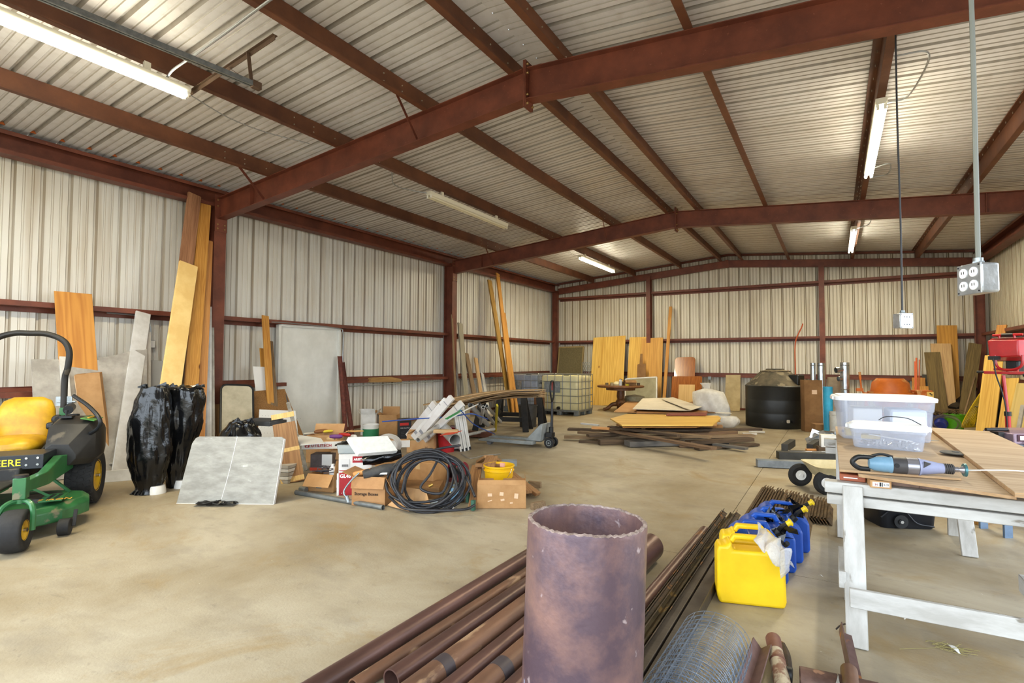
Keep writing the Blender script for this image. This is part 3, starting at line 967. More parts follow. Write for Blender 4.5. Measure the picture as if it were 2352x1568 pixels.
# seat
q = M(); rings = []
for z, x, w_, d in ((.66, -.17, .2, .07), (.72, -.2, .25, .09), (.85, -.24, .255, .09), (.98, -.27, .24, .085), (1.07, -.3, .2, .07), (1.11, -.31, .12, .04)):
    rings.append([V((x + d * math.sin(a) * (1 if math.sin(a) > 0 else .6), w_ * math.copysign(abs(math.cos(a)) ** .6, math.cos(a)), z)) for a in [2 * PI * k / 20 for k in range(20)]])
q.loft(rings); q.obj('seat_back', YEL, mo, smooth=60)
q = M(); rings = []
for x, w_, z, h in ((-.2, .2, .66, .05), (-.1, .24, .66, .08), (.1, .25, .65, .085), (.25, .23, .65, .08), (.32, .16, .64, .05)):
    rings.append([V((x, w_ * math.copysign(abs(math.cos(a)) ** .5, math.cos(a)), z + h * math.sin(a))) for a in [2 * PI * k / 20 for k in range(20)]])
q.loft(rings); q.obj('seat_cushion', YEL, mo, smooth=60)
# chassis, side plates with lettering, engine
q = M(); q.box((.2, 0, .47), (1.3, .6, .14)); q.box((.95, 0, .43), (.8, .62, .03)); q.obj('chassis', MBK, mo, bevel=.01)
q = M(); q.box((.62, .0, .585), (.36, .9, .13)); q.obj('side_panel', mat('mower_panel', '#22252a', rough=.4), mo, bevel=.006)
Rf = face((0, 1, 0))
dr = text('DEERE', .085, mat('decal_yellow', '#d8c92a', rough=.5), mo, (.803, .05, .557), face((0, 1, 0)), bold=.001)
q = M(); bolts(q, [(.8, y, z) for y in (.33, .41) for z in (.56, .62)], (1, 0, 0), r=.011, h=.008); q.obj('bolt', CHR, mo)
q = M(); q.box((-.42, 0, .62), (.42, .52, .3)); q.cyl((-.42, 0, .77), (-.42, 0, .9), .17, .14, n=24); q.cyl((-.3, .24, .86), (-.12, .3, .88), .05, n=14); q.obj('engine', MBK, mo, bevel=.02)
q = M(); q.cyl((-.22, .38, 1.0), (-.05, .4, .98), .045, n=14); q.obj('air_filter', BLK, mo)
# foot deck and mower deck
q = M(); q.box((1.3, 0, .42), (.42, .62, .02)); q.bar((1.5, -.31, .45), (1.5, .31, .45), .03, .06); q.obj('foot_deck', GRN, mo, bevel=.004)
q = M()
R_ = Matrix.Identity(3)
pts = [(1.3, -.3), (1.36, .1), (1.3, .45), (1.12, .68), (.82, .8), (.55, .74), (.42, .5), (.38, 0), (.42, -.5), (.6, -.72), (.9, -.75), (1.15, -.6)]
top = [(x * .97 + .025, y * .93) for x, y in pts]
q.loft([[V((x, y, .1)) for x, y in pts], [V((x, y, .2)) for x, y in pts], [V((x, y, .245)) for x, y in top]])
q.obj('mower_deck', GRN, mo, bevel=.012, seg=3)
q = M(); q.lathe([(0, .27), (.15, .27), (.16, .25), (.16, .22)], 24, c=(.82, .45, .01)); q.lathe([(0, .27), (.13, .27), (.14, .25), (.14, .22)], 24, c=(.82, -.2, .01)); q.obj('belt_cover', MBK, mo)
q = M(); q.box((.98, .58, .285), (.3, .16, .012), Matrix.Rotation(.1, 3, 'Z')); q.obj('deck_shield', GRN, mo, bevel=.004)
q = M()
for i in range(6):
    for j in range(2): q.box((.88 + .035 * i, .56 + .05 * j, .2925), (.02, .03, .002))
q.obj('slot', BLK, mo, kind='stuff')
text('7 iRON', .075, mat('decal_orange', '#e0a53a', rough=.5), mo, (1.12, .5, .2925), face((0, 1, 0), (-1, 0, 0)), ext=.001)
for (x, y) in ((1.36, .28), (1.2, .72)):
    q = M(); q.cyl((x, y - .04, .07), (x, y + .04, .07), .07, n=20); q.bar((x, y + .06, .07), (x - .06, y + .06, .2), .03, .01); q.obj('gauge_wheel', RUB, mo, bevel=.01)
q = M()
q.tube(curve_pts([(.3, .2, .55), (.5, .3, .6), (.7, .25, .52), (.9, .3, .45)]), .014); q.tube(curve_pts([(.2, .33, .7), (.4, .4, .64), (.52, .34, .56)]), .01); q.tube(curve_pts([(-.1, .3, .8), (.1, .34, .74), (.3, .28, .6)]), .012)
q.obj('hose', BLK, mo)
q = M(); q.bar((1.0, .38, .42), (.9, .55, .27), .03, .02); q.bar((.6, .4, .45), (.6, .6, .25), .03, .02); q.cyl((.86, .3, .35), (.86, .42, .35), .02); q.obj('deck_link', GRN, mo)
# ------------------------------------------------------------------ shared builders
FR = V((RT.x, RT.y, 0)); FB = V((-RT.y, RT.x, 0))    # horizontal directions across and into the room as seen here


def carton(label, c, w, d, h, rz=YAW, m=None, flaps=(), open_=True, t=.006, name='cardboard_box', cat='box', tape=False, flen=None):
    m = m or CARD
    th = thing(name, label, cat, c, rz=rz)
    q = M()
    if open_:
        q.box((0, 0, t / 2), (w, d, t))
        for s in (-1, 1):
            q.box((0, s * (d - t) / 2, h / 2), (w, t, h)); q.box((s * (w - t) / 2, 0, h / 2), (t, d - 2 * t, h))
    else: q.box((0, 0, h / 2), (w, d, h))
    q.obj('carton_body', m, th, bevel=0 if open_ else .004)
    for sd, ang in flaps:
        f_ = flen or min(w, d) / 2
        a = math.radians(ang)
        q = M()
        if sd in 'fb':
            s = -1 if sd == 'f' else 1
            q.box((0, s * (d / 2 + math.cos(a) * f_ / 2), h + math.sin(a) * f_ / 2), (w * .98, f_, .004), Matrix.Rotation(a * s, 3, 'X'))
        else:
            s = -1 if sd == 'l' else 1
            q.box((s * (w / 2 + math.cos(a) * f_ / 2), 0, h + math.sin(a) * f_ / 2), (f_, d * .98, .004), Matrix.Rotation(-a * s, 3, 'Y'))
        q.obj('flap', m, th)
    if tape:
        q = M(); q.box((0, 0, h + .001), (w * 1.0, .06, .002)); q.box((0, -d / 2 - .001, h - .04), (.06, .002, .08)); q.obj('tape', mat('clear_tape', '#c9a878', rough=.25), th)
    return th


def bucket(name, label, c, r, h, m, rim=True, handle=True, taper=.85, cat='bucket', rz=0, rings=1, tilt=None):
    th = thing(name, label, cat, c, rz=rz)
    if tilt is not None: th.rotation_mode = 'QUATERNION'; th.rotation_quaternion = tilt.to_quaternion()
    q = M(); r0 = r * taper
    prof = [(0, 0), (r0, 0), (r, h), (r - .004, h), (r0 - .004, .006), (0, .006)]
    q.lathe(prof, 32); q.obj('bucket_wall', m, th, smooth=40)
    if rim:
        q = M()
        for k in range(rings):
            z = h - .008 - .045 * k; rr = r0 + (r - r0) * z / h
            q.lathe([(rr - .001, z - .008), (rr + .01, z - .008), (rr + .01, z + .008), (rr - .001, z + .008)], 32)
        q.obj('rim', m, th, bevel=.002)
    if handle:
        q = M(); q.tube([(r * math.cos(a) * 1.04, -abs(math.sin(a)) * r * .5 - .01, h - .03 - abs(math.sin(a)) * h * .45) for a in [PI * k / 16 for k in range(17)]], .003, n=6)
        q.obj('handle', CHR, th)
    return th


def pipe(label, a, b, r, wall_, m, name='steel_pipe', cat='pipe', n=28, bands=()):
    a = V(a); b = V(b); R = frame(b - a, (0, 0, 1)); L = (b - a).length
    q = M(); q.cyl((0, 0, 0), (L, 0, 0), r, n=n, hollow=wall_)
    q.m = 0
    o = q.obj(name, [m], loc=a, R=R)
    if label: o['label'] = label; o['category'] = cat
    for x, w, bm_ in bands:
        q = M(); q.cyl((x, 0, 0), (x + w, 0, 0), r + .0012, n=n, hollow=.001); q.obj('paint_band', bm_, o)
    return o


# ---- personnel door in the left wall
dy0 = LX(636, 745, -.12).y; dy1 = LX(778, 757, -.12).y; dz = LX(636, 745, -.12).z
dd = thing('door_1', None, None, kind='structure', loc=(-.12, dy0, 0))
DOORM = mat('door_enamel', '#e4e4de', '#d8d8d1', rough=.4, scale=3)
q = M(); q.box((0, (dy1 - dy0) / 2, dz / 2), (.045, dy1 - dy0 - .1, dz - .05)); q.obj('door_leaf', DOORM, dd, bevel=.003)
q = M()
for y in (.025, dy1 - dy0 - .025): q.box((.02, y, dz / 2), (.1, .05, dz))
q.box((.02, (dy1 - dy0) / 2, dz - .012), (.1, dy1 - dy0 - .1, .05)); q.obj('door_frame', DOORM, dd, bevel=.002)
for z in (.25, 1.1, 1.9):
    q = M(); q.cyl((.035, .062, z - .05), (.035, .062, z + .05), .009, n=8); q.obj('hinge', GALV, dd)
q = M(); q.tube(curve_pts([(.12, -.2, dz + .03), (.12, .2, dz + .035), (.12, dy1 - dy0 - .15, dz + .0), (.12, dy1 - dy0 + .01, dz - .08), (.11, dy1 - dy0 + .03, dz - .3), (.1, dy1 - dy0 + .03, dz - .75)]), .011); q.obj('conduit', CON, dd)

# rusty studs leaning right of the door
for i, (x, dx, lb) in enumerate(((780, 6, 'rusty red steel stud leaning beside the door, nearest to it'), (786, 14, 'second rusty red steel stud leaning right of the door'))):
    a = LX(x + 14 + 8 * i, 1003, .55); a.z = .004; b = LX(x, 818 + 14 * i, .02)
    R = frame(b - a, (1, -.5, 0)); L = (b - a).length
    t = thing('steel_stud', lb, 'stud', a, R=R)
    q = M(); q.box((L / 2, 0, 0), (L, .09, .004)); q.box((L / 2, .043, .015), (L, .004, .03)); q.box((L / 2, -.043, .015), (L, .004, .03)); q.obj('channel', mat('rusty_red_steel', '#7e4334', '#5e3228', rough=.75, scale=14, bump=.1), t)
    q = M()
    for k in range(20): q.box((.1 + k * L / 21, .045, .02), (.03, .006, .02))
    q.obj('tooth', MC['rusty_red_steel'], t, kind='stuff')
# boards left of the door
leanL('yellow pine board with its top just over the girt, left of the door', (602, 616, 725), (615, 640, 1020), .03, .7, .03, PINE, w=.13)
leanL('brown old board in front of the yellow pine one, left of the door', (610, 626, 783), (622, 650, 1020), .08, .75, .035, GREYW, w=.14)
leanL('short dark yellow board behind the brown one, left of the door', (598, 606, 800), (608, 628, 1020), .05, .6, .02, PINE, w=.1)
leanL('small blank white panel left of the door boards', (582, 616, 842), (600, 640, 1000), .2, .6, .01, WHT, w=.3, name='white_board', cat='panel')
leanL('brown board scrap behind the low black bundle', (490, 520, 928), (500, 540, 1040), .35, .6, .02, CARDD, w=.25, name='board_scrap')
# rounded window frame
a = LX(545, 1030, .9); a.z = .02; b = LX(545, 884, .5)
R = frame(b - a, (1, -.35, .1)); L = (b - a).length
t = thing('window_sash', 'black-framed window sash with rounded corners leaning behind the burlap panel', 'window', a, R=R)


def rrect(x0, x1, y0, y1, r, n=5):
    o = []
    for cx, cy, a0 in ((x1 - r, y1 - r, 0), (x0 + r, y1 - r, PI / 2), (x0 + r, y0 + r, PI), (x1 - r, y0 + r, 3 * PI / 2)):
        o += [(cx + r * math.cos(a0 + PI / 2 * k / n), cy + r * math.sin(a0 + PI / 2 * k / n)) for k in range(n + 1)]
    return o


q = M(); q.tube([V((x, y, 0)) for x, y in rrect(0, L, -.24, .24, .09)], .017, n=8, closed=True); q.obj('sash_frame', BLK, t)
q = M(); q.prism(rrect(.01, L - .01, -.23, .23, .08), -.004, .002); q.obj('blind_panel', mat('dusty_cream', '#bdb49c', '#a59c84', rough=.6, scale=4), t)
# burlap board: quad sheet by four world points


def sheet(label, pts, th, m, name='sheet', cat='panel', holes=None, bevel=0, uvdir=None):
    P_ = [V(p) for p in pts]
    x = (P_[1] - P_[0]).normalized(); n = x.cross(P_[-1] - P_[0]).normalized(); y = n.cross(x)
    R = Matrix((x, y, n)).transposed()
    q = M(); q.prism([((p - P_[0]).dot(x), (p - P_[0]).dot(y)) for p in P_], -th / 2, th / 2)
    o = q.obj(name, m, loc=P_[0], R=R, bevel=bevel, seg=1)
    if label: o['label'] = label; o['category'] = cat
    return o


BUR = mat('burlap_board', '#9b7446', '#80592f', rough=.9, scale=60, bump=.3, bscale=90)
sheet('tilted brown burlap-faced board left of the white door', [LX(568, 1035, .95), LX(713, 1042, .95), LX(663, 886, .42), LX(545, 901, .42)], .02, BUR, name='burlap_board')
ps = [LX(588, 1062, 1.3), LX(692, 1062, 1.3), LX(679, 943, 1.1), LX(596, 940, 1.1)]
pg = sheet('white pegboard scrap full of small holes before the burlap board', ps, .008, WHT, name='pegboard')
x = (ps[1] - ps[0]); y = (ps[3] - ps[0]); nn = x.cross(y).normalized()
q = M()
Ri = pg.rotation_quaternion.to_matrix().transposed()
for i in range(1, 15):
    for j in range(1, 9):
        p = Ri @ (x * (i / 15) + y * (j / 9)); q.cyl(p + V((0, 0, .0035)), p + V((0, 0, .0045)), .004, n=6)
q.obj('peg_hole', INK, pg, kind='stuff')
# louvred vents stacked
for i, (x, y, z, lb) in enumerate(((600, 1075, .34, 'dark louvred register between the low black bundle and the rough slab, lower'), (604, 1072, .60, 'dark louvred register topmost on the pile behind the grey slab'))):
    t = thing('vent_register', lb, 'vent', G(x, y) + V((0, 0, z)), rz=YAW - .3)
    q = M(); q.box((0, 0, .03), (.5, .34, .06)); q.obj('housing', mat('slate_metal', '#4a4c50', '#38393c', rough=.5, scale=6), t, bevel=.004)
    for k in range(7):
        q = M(); q.box((0, -.13 + .042 * k, .068), (.44, .03, .006), Matrix.Rotation(.4, 3, 'X')); q.obj('slat', MC['slate_metal'], t)
for k in range(5):
    t = board('flat duct section behind the rough wood slab, %s of the five stacked' % ('bottom one', 'second from bottom', 'middle one', 'second from top', 'top one')[k], G(617, 1108) + V((-.1, .12, .02 + .045 * k)), G(660, 1108) + V((.02, .1, .02 + .045 * k)), .3, .038, (GREYP, WHITEB)[k % 2], name='duct_section', cat='duct')
# the bark-edged slab and the grey pole
a = G(673, 1108); b = CAM + px(652, 972) * ((a - CAM).dot(FW) + .32)
t = board('rough sawn wood slab with bark bands leaning among the clutter', a, b, .27, .04, wood('slab_wood', '#a37a4e', '#7a5434', scale=6, dark='#5a3a20'), up=(.8, -.6, .2), name='wood_slab', cat='wood')
q = M()
for x, w_ in ((.01, .06), (.4, .05), (.86, .07)): q.box((x + w_ / 2, 0, .0205), (w_, .275, .004))
q.obj('pale_band', wood('sapwood', '#d9b878', '#c29c5c', scale=8, knots=False), t)
a = G(703, 1082) + V((0, 0, .03)); b = G(706, 1100); p = G(703, 1080)
a = p; b = p + FR * -.33 + FB * .15 + V((0, 0, .92))
board('long grey weathered stick leaning across the wood slab', a, b, .05, .04, mat('lichen_grey_wood', '#9a9488', '#6f6a60', rough=.9, scale=8), up=(.8, -.6, .2), name='stick', cat='wood')
q = M(); q.tube([b, b + (b - a).normalized() * .12], [.012, .004], n=6); q.obj('spike', BLK, label='dark metal spike at the top of the grey stick', category='spike')

# ---- the heap of cartons
c = G(745, 1128) + FB * .12
bx = carton('small open cardboard box holding cables, leftmost box of the clutter', c, .34, .3, .2, rz=YAW - .25, flaps=(('f', -50), ('r', 80)), flen=.16)
q = M(); q.box((-.02, -.152, .055), (.07, .004, .03)); q.obj('blue_tape', mat('cyan_ink', '#1f5f7a'), bx)
q = M(); q.box((.172, -.05, .09), (.004, .09, .09)); q.obj('barcode_label', WHT, bx)
q = M()
rr = random.Random(5)
for k in range(9):
    pts = [V((rr.uniform(-.15, .15), rr.uniform(-.12, .12), .2 + rr.uniform(0, .06))) for _ in range(4)]
    q.tube(curve_pts(pts, 5), .006, n=6)
q.obj('cables', mat('grey_cable', '#5a5458', '#34313a', rough=.5, scale=9), loc=c, kind='thing', label='tangle of grey cables in the small open box', category='cable')
q = M(); q.lathe([(0, 0), (.04, 0), (.042, .05), (.04, .1), (.02, .125), (.02, .15), (0, .15)], 20); q.obj('white_bottle', WHT, loc=c + FR * .07 + FB * -.05 + V((0, 0, .15)), label='white bottle standing in the small open box', category='bottle')

# tall red and white appliance carton
c = G(808, 1140) + FB * .2
hb = .46
bx = carton('red and white appliance carton with a red name label', c, .36, .3, hb, rz=YAW + .12, m=mat('white_carton', '#d9d6d0', '#c9c5be', rough=.6, scale=4), open_=True)
q = M(); q.box((0, -.1525, .13), (.345, .003, .25)); q.box((-.0, -.1525, .28), (.345, .003, .008)); q.box((.07, -.1525, .40), (.2, .003, .07)); q.box((.182, 0, .13), (.003, .28, .25)); q.obj('red_print', mat('red_print', '#a5141f', '#8f1019', rough=.5, scale=5), bx)
Rt = face((1, 0, 0))
text('ARISTON', .034, WHT, bx, (-.015, -.155, .39), Rt, bold=.0015)
text('GL4S', .055, WHT, bx, (-.165, -.155, .20), Rt, bold=.002)
text('• • •', .03, WHT, bx, (-.15, -.155, .02), Rt)
q = M(); q.box((-.11, -.1528, .36), (.1, .003, .09)); q.box((-.11, -.1545, .335), (.07, .002, .03)); q.obj('shipping_label', mat('label_grey', '#c9c6c2', rough=.7), bx)
q = M()
for k in range(14): q.box((-.142 + k * .005, -.1562, .335), (.0018 + .001 * (k % 3), .001, .026))
q.obj('barcode', INK, bx, kind='stuff')
q = M(); q.box((-.19, -.14, .12), (.015, .02, .25)); q.obj('white_corner', WHT, bx)
# clear plastic tub resting on it
q = M(); rg = []
for z, s in ((0, .92), (.09, 1), (.1, 1.05)): rg.append([V((x * s, y * s, z)) for x, y in rrect(-.19, .19, -.15, .15, .04)])
for z, s in ((.1, 1.02), (.01, .9)): rg.append([V((x * s, y * s, z)) for x, y in rrect(-.19, .19, -.15, .15, .04)])
CLR = mat('clear_plastic', '#cfd6d4', rough=.25, alpha=.45)
q.loft(rg); q.obj('plastic_tub', CLR, loc=c + V((-.02, 0, hb)), R=Matrix.Rotation(YAW, 3, 'Z'), label='clear plastic tub sitting on the red and white carton', category='tub')
q = M(); rr = random.Random(8)
q.grid(lambda u, v: V(((u - .5) * .4, (v - .5) * .3, .03 + .05 * math.sin(PI * u) * math.sin(PI * v) + .012 * rr.random())), 12, 10)
q.obj('black_bag', BAGM, loc=c + V((-.02, 0, hb + .06)), R=Matrix.Rotation(YAW, 3, 'Z'), solid=.01, label='black bag stuffed in the clear tub under the foam slab', category='bag')
# white foam slab
p0 = G(822, 1045, .52); p1 = G(912, 1038, .50); p2 = G(876, 1003, .66); p3 = G(797, 1007, .68)
xx = (p1 - p0)
sheet('thick white foam slab lying tilted on top of the cartons', [p0, p1, p0 + (p1 - p0) * 1.0 + (p3 - p0) * .95, p3], .055, mat('white_foam', '#dededa', '#d2d2ce', rough=.8, scale=20, bump=.08, bscale=150), name='foam_slab', cat='foam', bevel=.004)
# long light-fitting carton behind
a = G(693, 1031, .30); b = G(940, 1026, .26)
R = frame(b - a, (0, 0, 1)); L = (b - a).length
t = thing('light_fitting_carton', 'long white carton with red printed brand lying across the clutter', 'box', a, R=R)
q = M(); q.box((L / 2, 0, .055), (L, .13, .1)); q.obj('carton_body', mat('white_carton', '#d9d6d0', rough=.6), t, bevel=.003)
q = M(); q.box((L / 2, 0, .1065), (L * .99, .125, .003)); q.obj('brown_top', CARDL, t)
text('UTILITECH', .055, mat('red_print', '#a5141f'), t, (.12, -.0665, .035), Rt, bold=.001)
q = M(); q.prism(rrect(.04, .1, .03, .085, .01), 0, .002, R=face((1, 0, 0)), c=(0, -.0655, 0)); q.obj('logo_square', MC['red_print'], t)
text('U', .05, WHT, t, (.05, -.068, .038), Rt, bold=.002)
# things under/behind the long carton
t = carton('dark-sided box with white face under the long white carton', G(738, 1080) + FB * .1, .3, .22, .22, m=mat('smoky_carton', '#5f5452', '#4a4240', rough=.6, scale=5), open_=False)
q = M(); q.box((.08, -.112, .11), (.14, .004, .22)); q.obj('white_face', WHT, t)
q = M(); q.box((-.0, -.112, .02), (.31, .006, .04)); q.obj('orange_base', mat('orange_red', '#c4462a'), t)
c = carton('open cardboard box behind the small open box, its flaps up', G(775, 1078) + FB * .25, .26, .3, .25, flaps=(('f', -70), ('l', 30)), m=CARDL)
carton('low brown carton of oddments just right of the wood slab', G(738, 1062) + FB * .15, .46, .3, .4, flaps=(('b', 60), ('r', 20)), m=CARDL)
c = G(722, 1035) + V((0, 0, .3))
sheet('creased white foil sheet lying over the carton by the wood slab', [G(690, 1022, .42), G(745, 1018, .40), G(738, 1000, .46), G(680, 998, .46)], .01, WHT, name='white_sheet')
for i, (x, y, z, l, r, cc, lb) in enumerate(((772, 1002, .42, .18, .03, '#6d3a7a', 'purple canister lying in the heap behind the long white carton'),
                                            (792, 998, .42, .2, .025, '#b52a22', 'red tool handle lying in the heap behind the long white carton'),
                                            (738, 990, .435, .22, .03, '#8a5a34', 'brown bottle lying in the heap near the wood slab'),
                                            (752, 990, .43, .16, .02, '#e0c63a', 'yellow tube lying in the heap near the wood slab'),
                                            (815, 990, .44, .26, .014, '#c89a5a', 'wooden handle lying on the heap by the steel studs'),
                                            (722, 994, .415, .3, .012, '#d8cfb8', 'pale rod lying on the heap beside the slab'),
                                            (812, 1003, .36, .1, .035, '#e8e6e0', 'small white jar in the heap behind the foam slab'),
                                            (760, 1008, .38, .12, .04, '#c9a878', 'small paper roll in the heap above the long carton'))):
    p = G(x, y, z); a = rr.uniform(-.5, .9)
    d = FR * math.cos(a) + FB * math.sin(a)
    q = M(); q.tube([p - d * l / 2, p - d * l * .3, p + d * l * .3, p + d * l / 2], [r * .6, r, r, r * .5], n=12)
    q.obj(lb.split(' ')[1] if i not in (1, 4) else 'tool_handle', mat('oddment_%d' % i, cc, rough=.5), label=lb, category='oddment')
t = bucket('drywall_bucket', 'white bucket with green band standing behind the long carton', G(848, 1012) - V((0, 0, 0)) + FB * .1, .15, .3, WHT, handle=False)
q = M(); q.lathe([(.136, .05), (.146, .05), (.151, .22), (.141, .22)], 32); q.obj('green_band', mat('green_print', '#2a7a50'), t)
carton('torn white and brown carton open beside the white bucket', G(838, 1003) + FB * .35, .3, .25, .42, m=WHITEB, flaps=(('l', 50), ('r', 60), ('f', 70)))
carton('brown carton with raised flap behind the coiled clear tube', G(878, 1005) + FB * .6, .36, .3, .4, flaps=(('b', 80), ('l', 30)))
q = M()
cc = G(890, 1022, .34)
for k in range(4):
    q.tube([cc + FR * math.cos(a) * (.14 + .012 * k) + V((0, 0, math.sin(a) * (.11 + .01 * k))) + FB * .02 * k for a in [2 * PI * i / 28 for i in range(28)]], .012, n=8, closed=True)
q.obj('tube_coil', mat('clear_vinyl', '#a8a29a', rough=.3), label='coil of greyish clear tubing beside the black and red box', category='tube')
carton('brown carton under the coil of clear tubing', V((cc.x, cc.y, 0)), .4, .3, .18, open_=False)
t = carton('upright black and red printed box behind the long white carton', G(926, 1015) + FB * .1, .22, .16, .43, rz=YAW + .5, m=mat('black_print', '#26262a', rough=.45), open_=False, name='product_box')
q = M(); q.box((-.03, -.082, .33), (.17, .004, .05)); q.box((.112, 0, .2), (.004, .15, .3)); q.obj('red_print', mat('bright_red_print', '#c4322c', rough=.45), t)
q = M(); q.box((0, 0, .41), (.222, .162, .03)); q.obj('brown_lid', CARDD, t)
text('Kills Root Rot', .03, WHT, t, (-.1, -.086, .25), Rt, ext=.0005)
for k in range(5): text('———', .022, mat('grey_print', '#8a8a8a'), t, (-.09, -.085, .18 - .03 * k), Rt, ext=.0003, name='print_line')
t = carton('brown box with green print standing left of the red bucket', G(968, 1040) + FB * .18, .46, .34, .3, rz=YAW - .15, m=CARDL, flaps=(('f', 155), ('l', 150), ('b', 160)), flen=.14)
text('Earth', .05, mat('green_ink', '#5d6b34', rough=.8), t, (-.2, -.172, .2), Rt)
text('S5', .06, INK, t, (.08, -.172, .06), Rt)
b_ = bucket('red_bucket', 'red plastic bucket standing left of the white strip bundle', G(1023, 1040) + FB * .15, .16, .38, mat('red_plastic', '#b01f26', '#8f181f', rough=.35, scale=4), taper=.78)
p = G(1022, 990, .44)
board('short pale wood block lying on the red bucket', p - FR * .17, p + FR * .2, .12, .05, PALE, name='wood_block', cat='wood').location.z += .0
sheet('orange-red plastic flap lying over the red bucket', [G(1010, 1000, .4), G(1042, 996, .42), G(1062, 990, .44), G(1030, 992, .43)], .006, mat('orange_red', '#c4462a'), name='plastic_flap')
t = carton('small black box with white label at the foot of the white strip bundle', G(1040, 1036) + FB * .12, .24, .12, .14, rz=YAW + .3, m=mat('black_print', '#26262a'), open_=False, name='product_box')
q = M(); q.box((.05, -.0615, .06), (.13, .003, .06)); q.obj('white_label', WHT, t)
carton('mauve-grey carton behind the small black box', G(1045, 1020) + FB * .25, .24, .2, .3, m=mat('mauve_carton', '#8a767a', rough=.7), open_=False)

# storage-box carton in front
c = G(850, 1162) + FB * .17
t = carton('brown storage carton with dark printed wording, front of the clutter', c, .36, .34, .30, rz=YAW - .12, m=mat('storage_carton', '#b28556', '#a0744a', rough=.8, scale=5, bump=.1, bscale=40), flaps=(('f', -72), ('l', 20), ('r', -60)), flen=.12)
text('Storage Boxes', .044, mat('dark_brown_ink', '#3f2c1e', rough=.8), t, (-.15, -.1745, .11), Rt, bold=.001)
q = M(); q.bar((-.2, -.1, .31), (.0, -.12, .36), .05, .05); q.obj('hammer_handle', PINEO, loc=c, R=Matrix.Rotation(YAW, 3, 'Z'), bevel=.015, label='wooden tool handle sticking out of the storage carton', category='tool')
q = M(); q.tube(curve_pts([(-.12, -.16, .34), (-.2, -.2, .26), (-.26, -.22, .16), (-.22, -.24, .1)]), .009); q.cyl((-.225, -.24, .12), (-.2, -.25, .06), .02); q.obj('chrome_hose', GALV, loc=c, R=Matrix.Rotation(YAW, 3, 'Z'), label='braided chrome hose end hanging over the storage carton', category='hose')
q = M(); q.box((.06, -.1, .33), (.22, .1, .02)); q.obj('white_tray', WHT, loc=c, R=Matrix.Rotation(YAW, 3, 'Z'), bevel=.005, label='small white tray lying on the storage carton', category='tray')
# dirty black duffel rolls
for i, (x, y, z, l, r, a, lb, mm) in enumerate(((878, 1050, .44, .42, .08, .25, 'black duffel bag lying over the storage carton', BAGM), (878, 1080, .35, .4, .07, .4, 'dusty grey rolled bag under the black duffel', mat('dusty_black_cloth', '#4a4846', '#2a2a2c', rough=.7, scale=7, bump=.4, bscale=9)))):
    p = G(x, y, z); d = FR * math.cos(a) + FB * math.sin(a) + V((0, 0, .15))
    q = M(); N = 14; rg = []
    x_ = d.normalized(); y_ = V((0, 0, 1)).cross(x_).normalized(); z_ = x_.cross(y_)
    for k in range(N + 1):
        u = k / N; rr_ = r * (.35 + .65 * math.sin(PI * min(1, max(0, .08 + .84 * u))) ** .5)
        rg.append([p + x_ * (u - .5) * l + (y_ * math.cos(t2) + z_ * math.sin(t2) * .8) * rr_ * (1 + .1 * math.sin(5 * t2 + k)) for t2 in [2 * PI * j / 18 for j in range(18)]])
    q.loft(rg); q.obj('duffel_bag' if i == 0 else 'rolled_bag', mm, smooth=60, label=lb, category='bag')
# heap under the hose: carton, jute bag, paint can etc.
c = G(970, 1128) + FB * .22
carton('brown carton with taped top inside the black hose coil', c, .42, .34, .32, m=CARD, open_=False, tape=True, rz=YAW - .4)
carton('lower flat carton under the hose coil', G(960, 1140) + FB * .1, .5, .4, .12, m=CARDD, open_=False)
# hose coil
HOSE = mat('black_rubber_hose', '#2f2f33', '#1f1f23', rough=.42, scale=12)
cen = G(985, 1108, .24)
e1 = FR.copy(); e2 = (V((0, 0, 1)) * .78 + FB * .5).normalized(); e3 = e1.cross(e2)
t = thing('hose_coil', 'big coil of black rubber hose leaning on the cartons', 'hose', cen)
rr = random.Random(12)
pts = []
turns = 9; nn_ = turns * 26
for k in range(nn_):
    a = 2 * PI * k / 26
    tr = k / nn_
    R1 = .36 + .045 * math.sin(a * .317 + 1) + .03 * math.sin(a * 1.13) - .02 * tr
    R2_ = .285 + .03 * math.sin(a * .41) + .02 * math.cos(a * .9)
    pts.append(e1 * (R1 * math.cos(a) + .05 * math.sin(a * .21)) + e2 * (R2_ * math.sin(a) + .03 * math.cos(a * .27)) - e3 * (.03 * math.sin(k * .37) - .12 * tr))
q = M(); q.tube(pts, .0135, n=8); q.obj('hose_loops', HOSE, t, smooth=60)
q = M(); q.tube(curve_pts([pts[-1], e1 * .15 + e2 * .3 + e3 * .06, e1 * .02 + e2 * .05 + e3 * .1, e1 * -.06 + e2 * -.1 + e3 * .1, e1 * .16 + e2 * -.14 + e3 * .1, e1 * .2 + e2 * .1 + e3 * .1, e1 * .02 + e2 * .22 + e3 * .09, e1 * -.2 + e2 * .12 + e3 * .1, e1 * -.25 + e2 * -.15 + e3 * .1]), .0135, n=8)
q.tube(curve_pts([e1 * -.1 + e2 * .3 + e3 * .05, e1 * .1 + e2 * .37 + e3 * .03, e1 * .3 + e2 * .44 + e3 * -.05]), .0135, n=8)
q.obj('loose_loop', HOSE, t, smooth=60)
q = M(); q.tube(curve_pts([e1 * .3 + e2 * .15 + e3 * .05, e1 * .42 + e2 * -.02 + e3 * .1, e1 * .5 + e2 * -.2 + e3 * .16]), .0135, n=8)
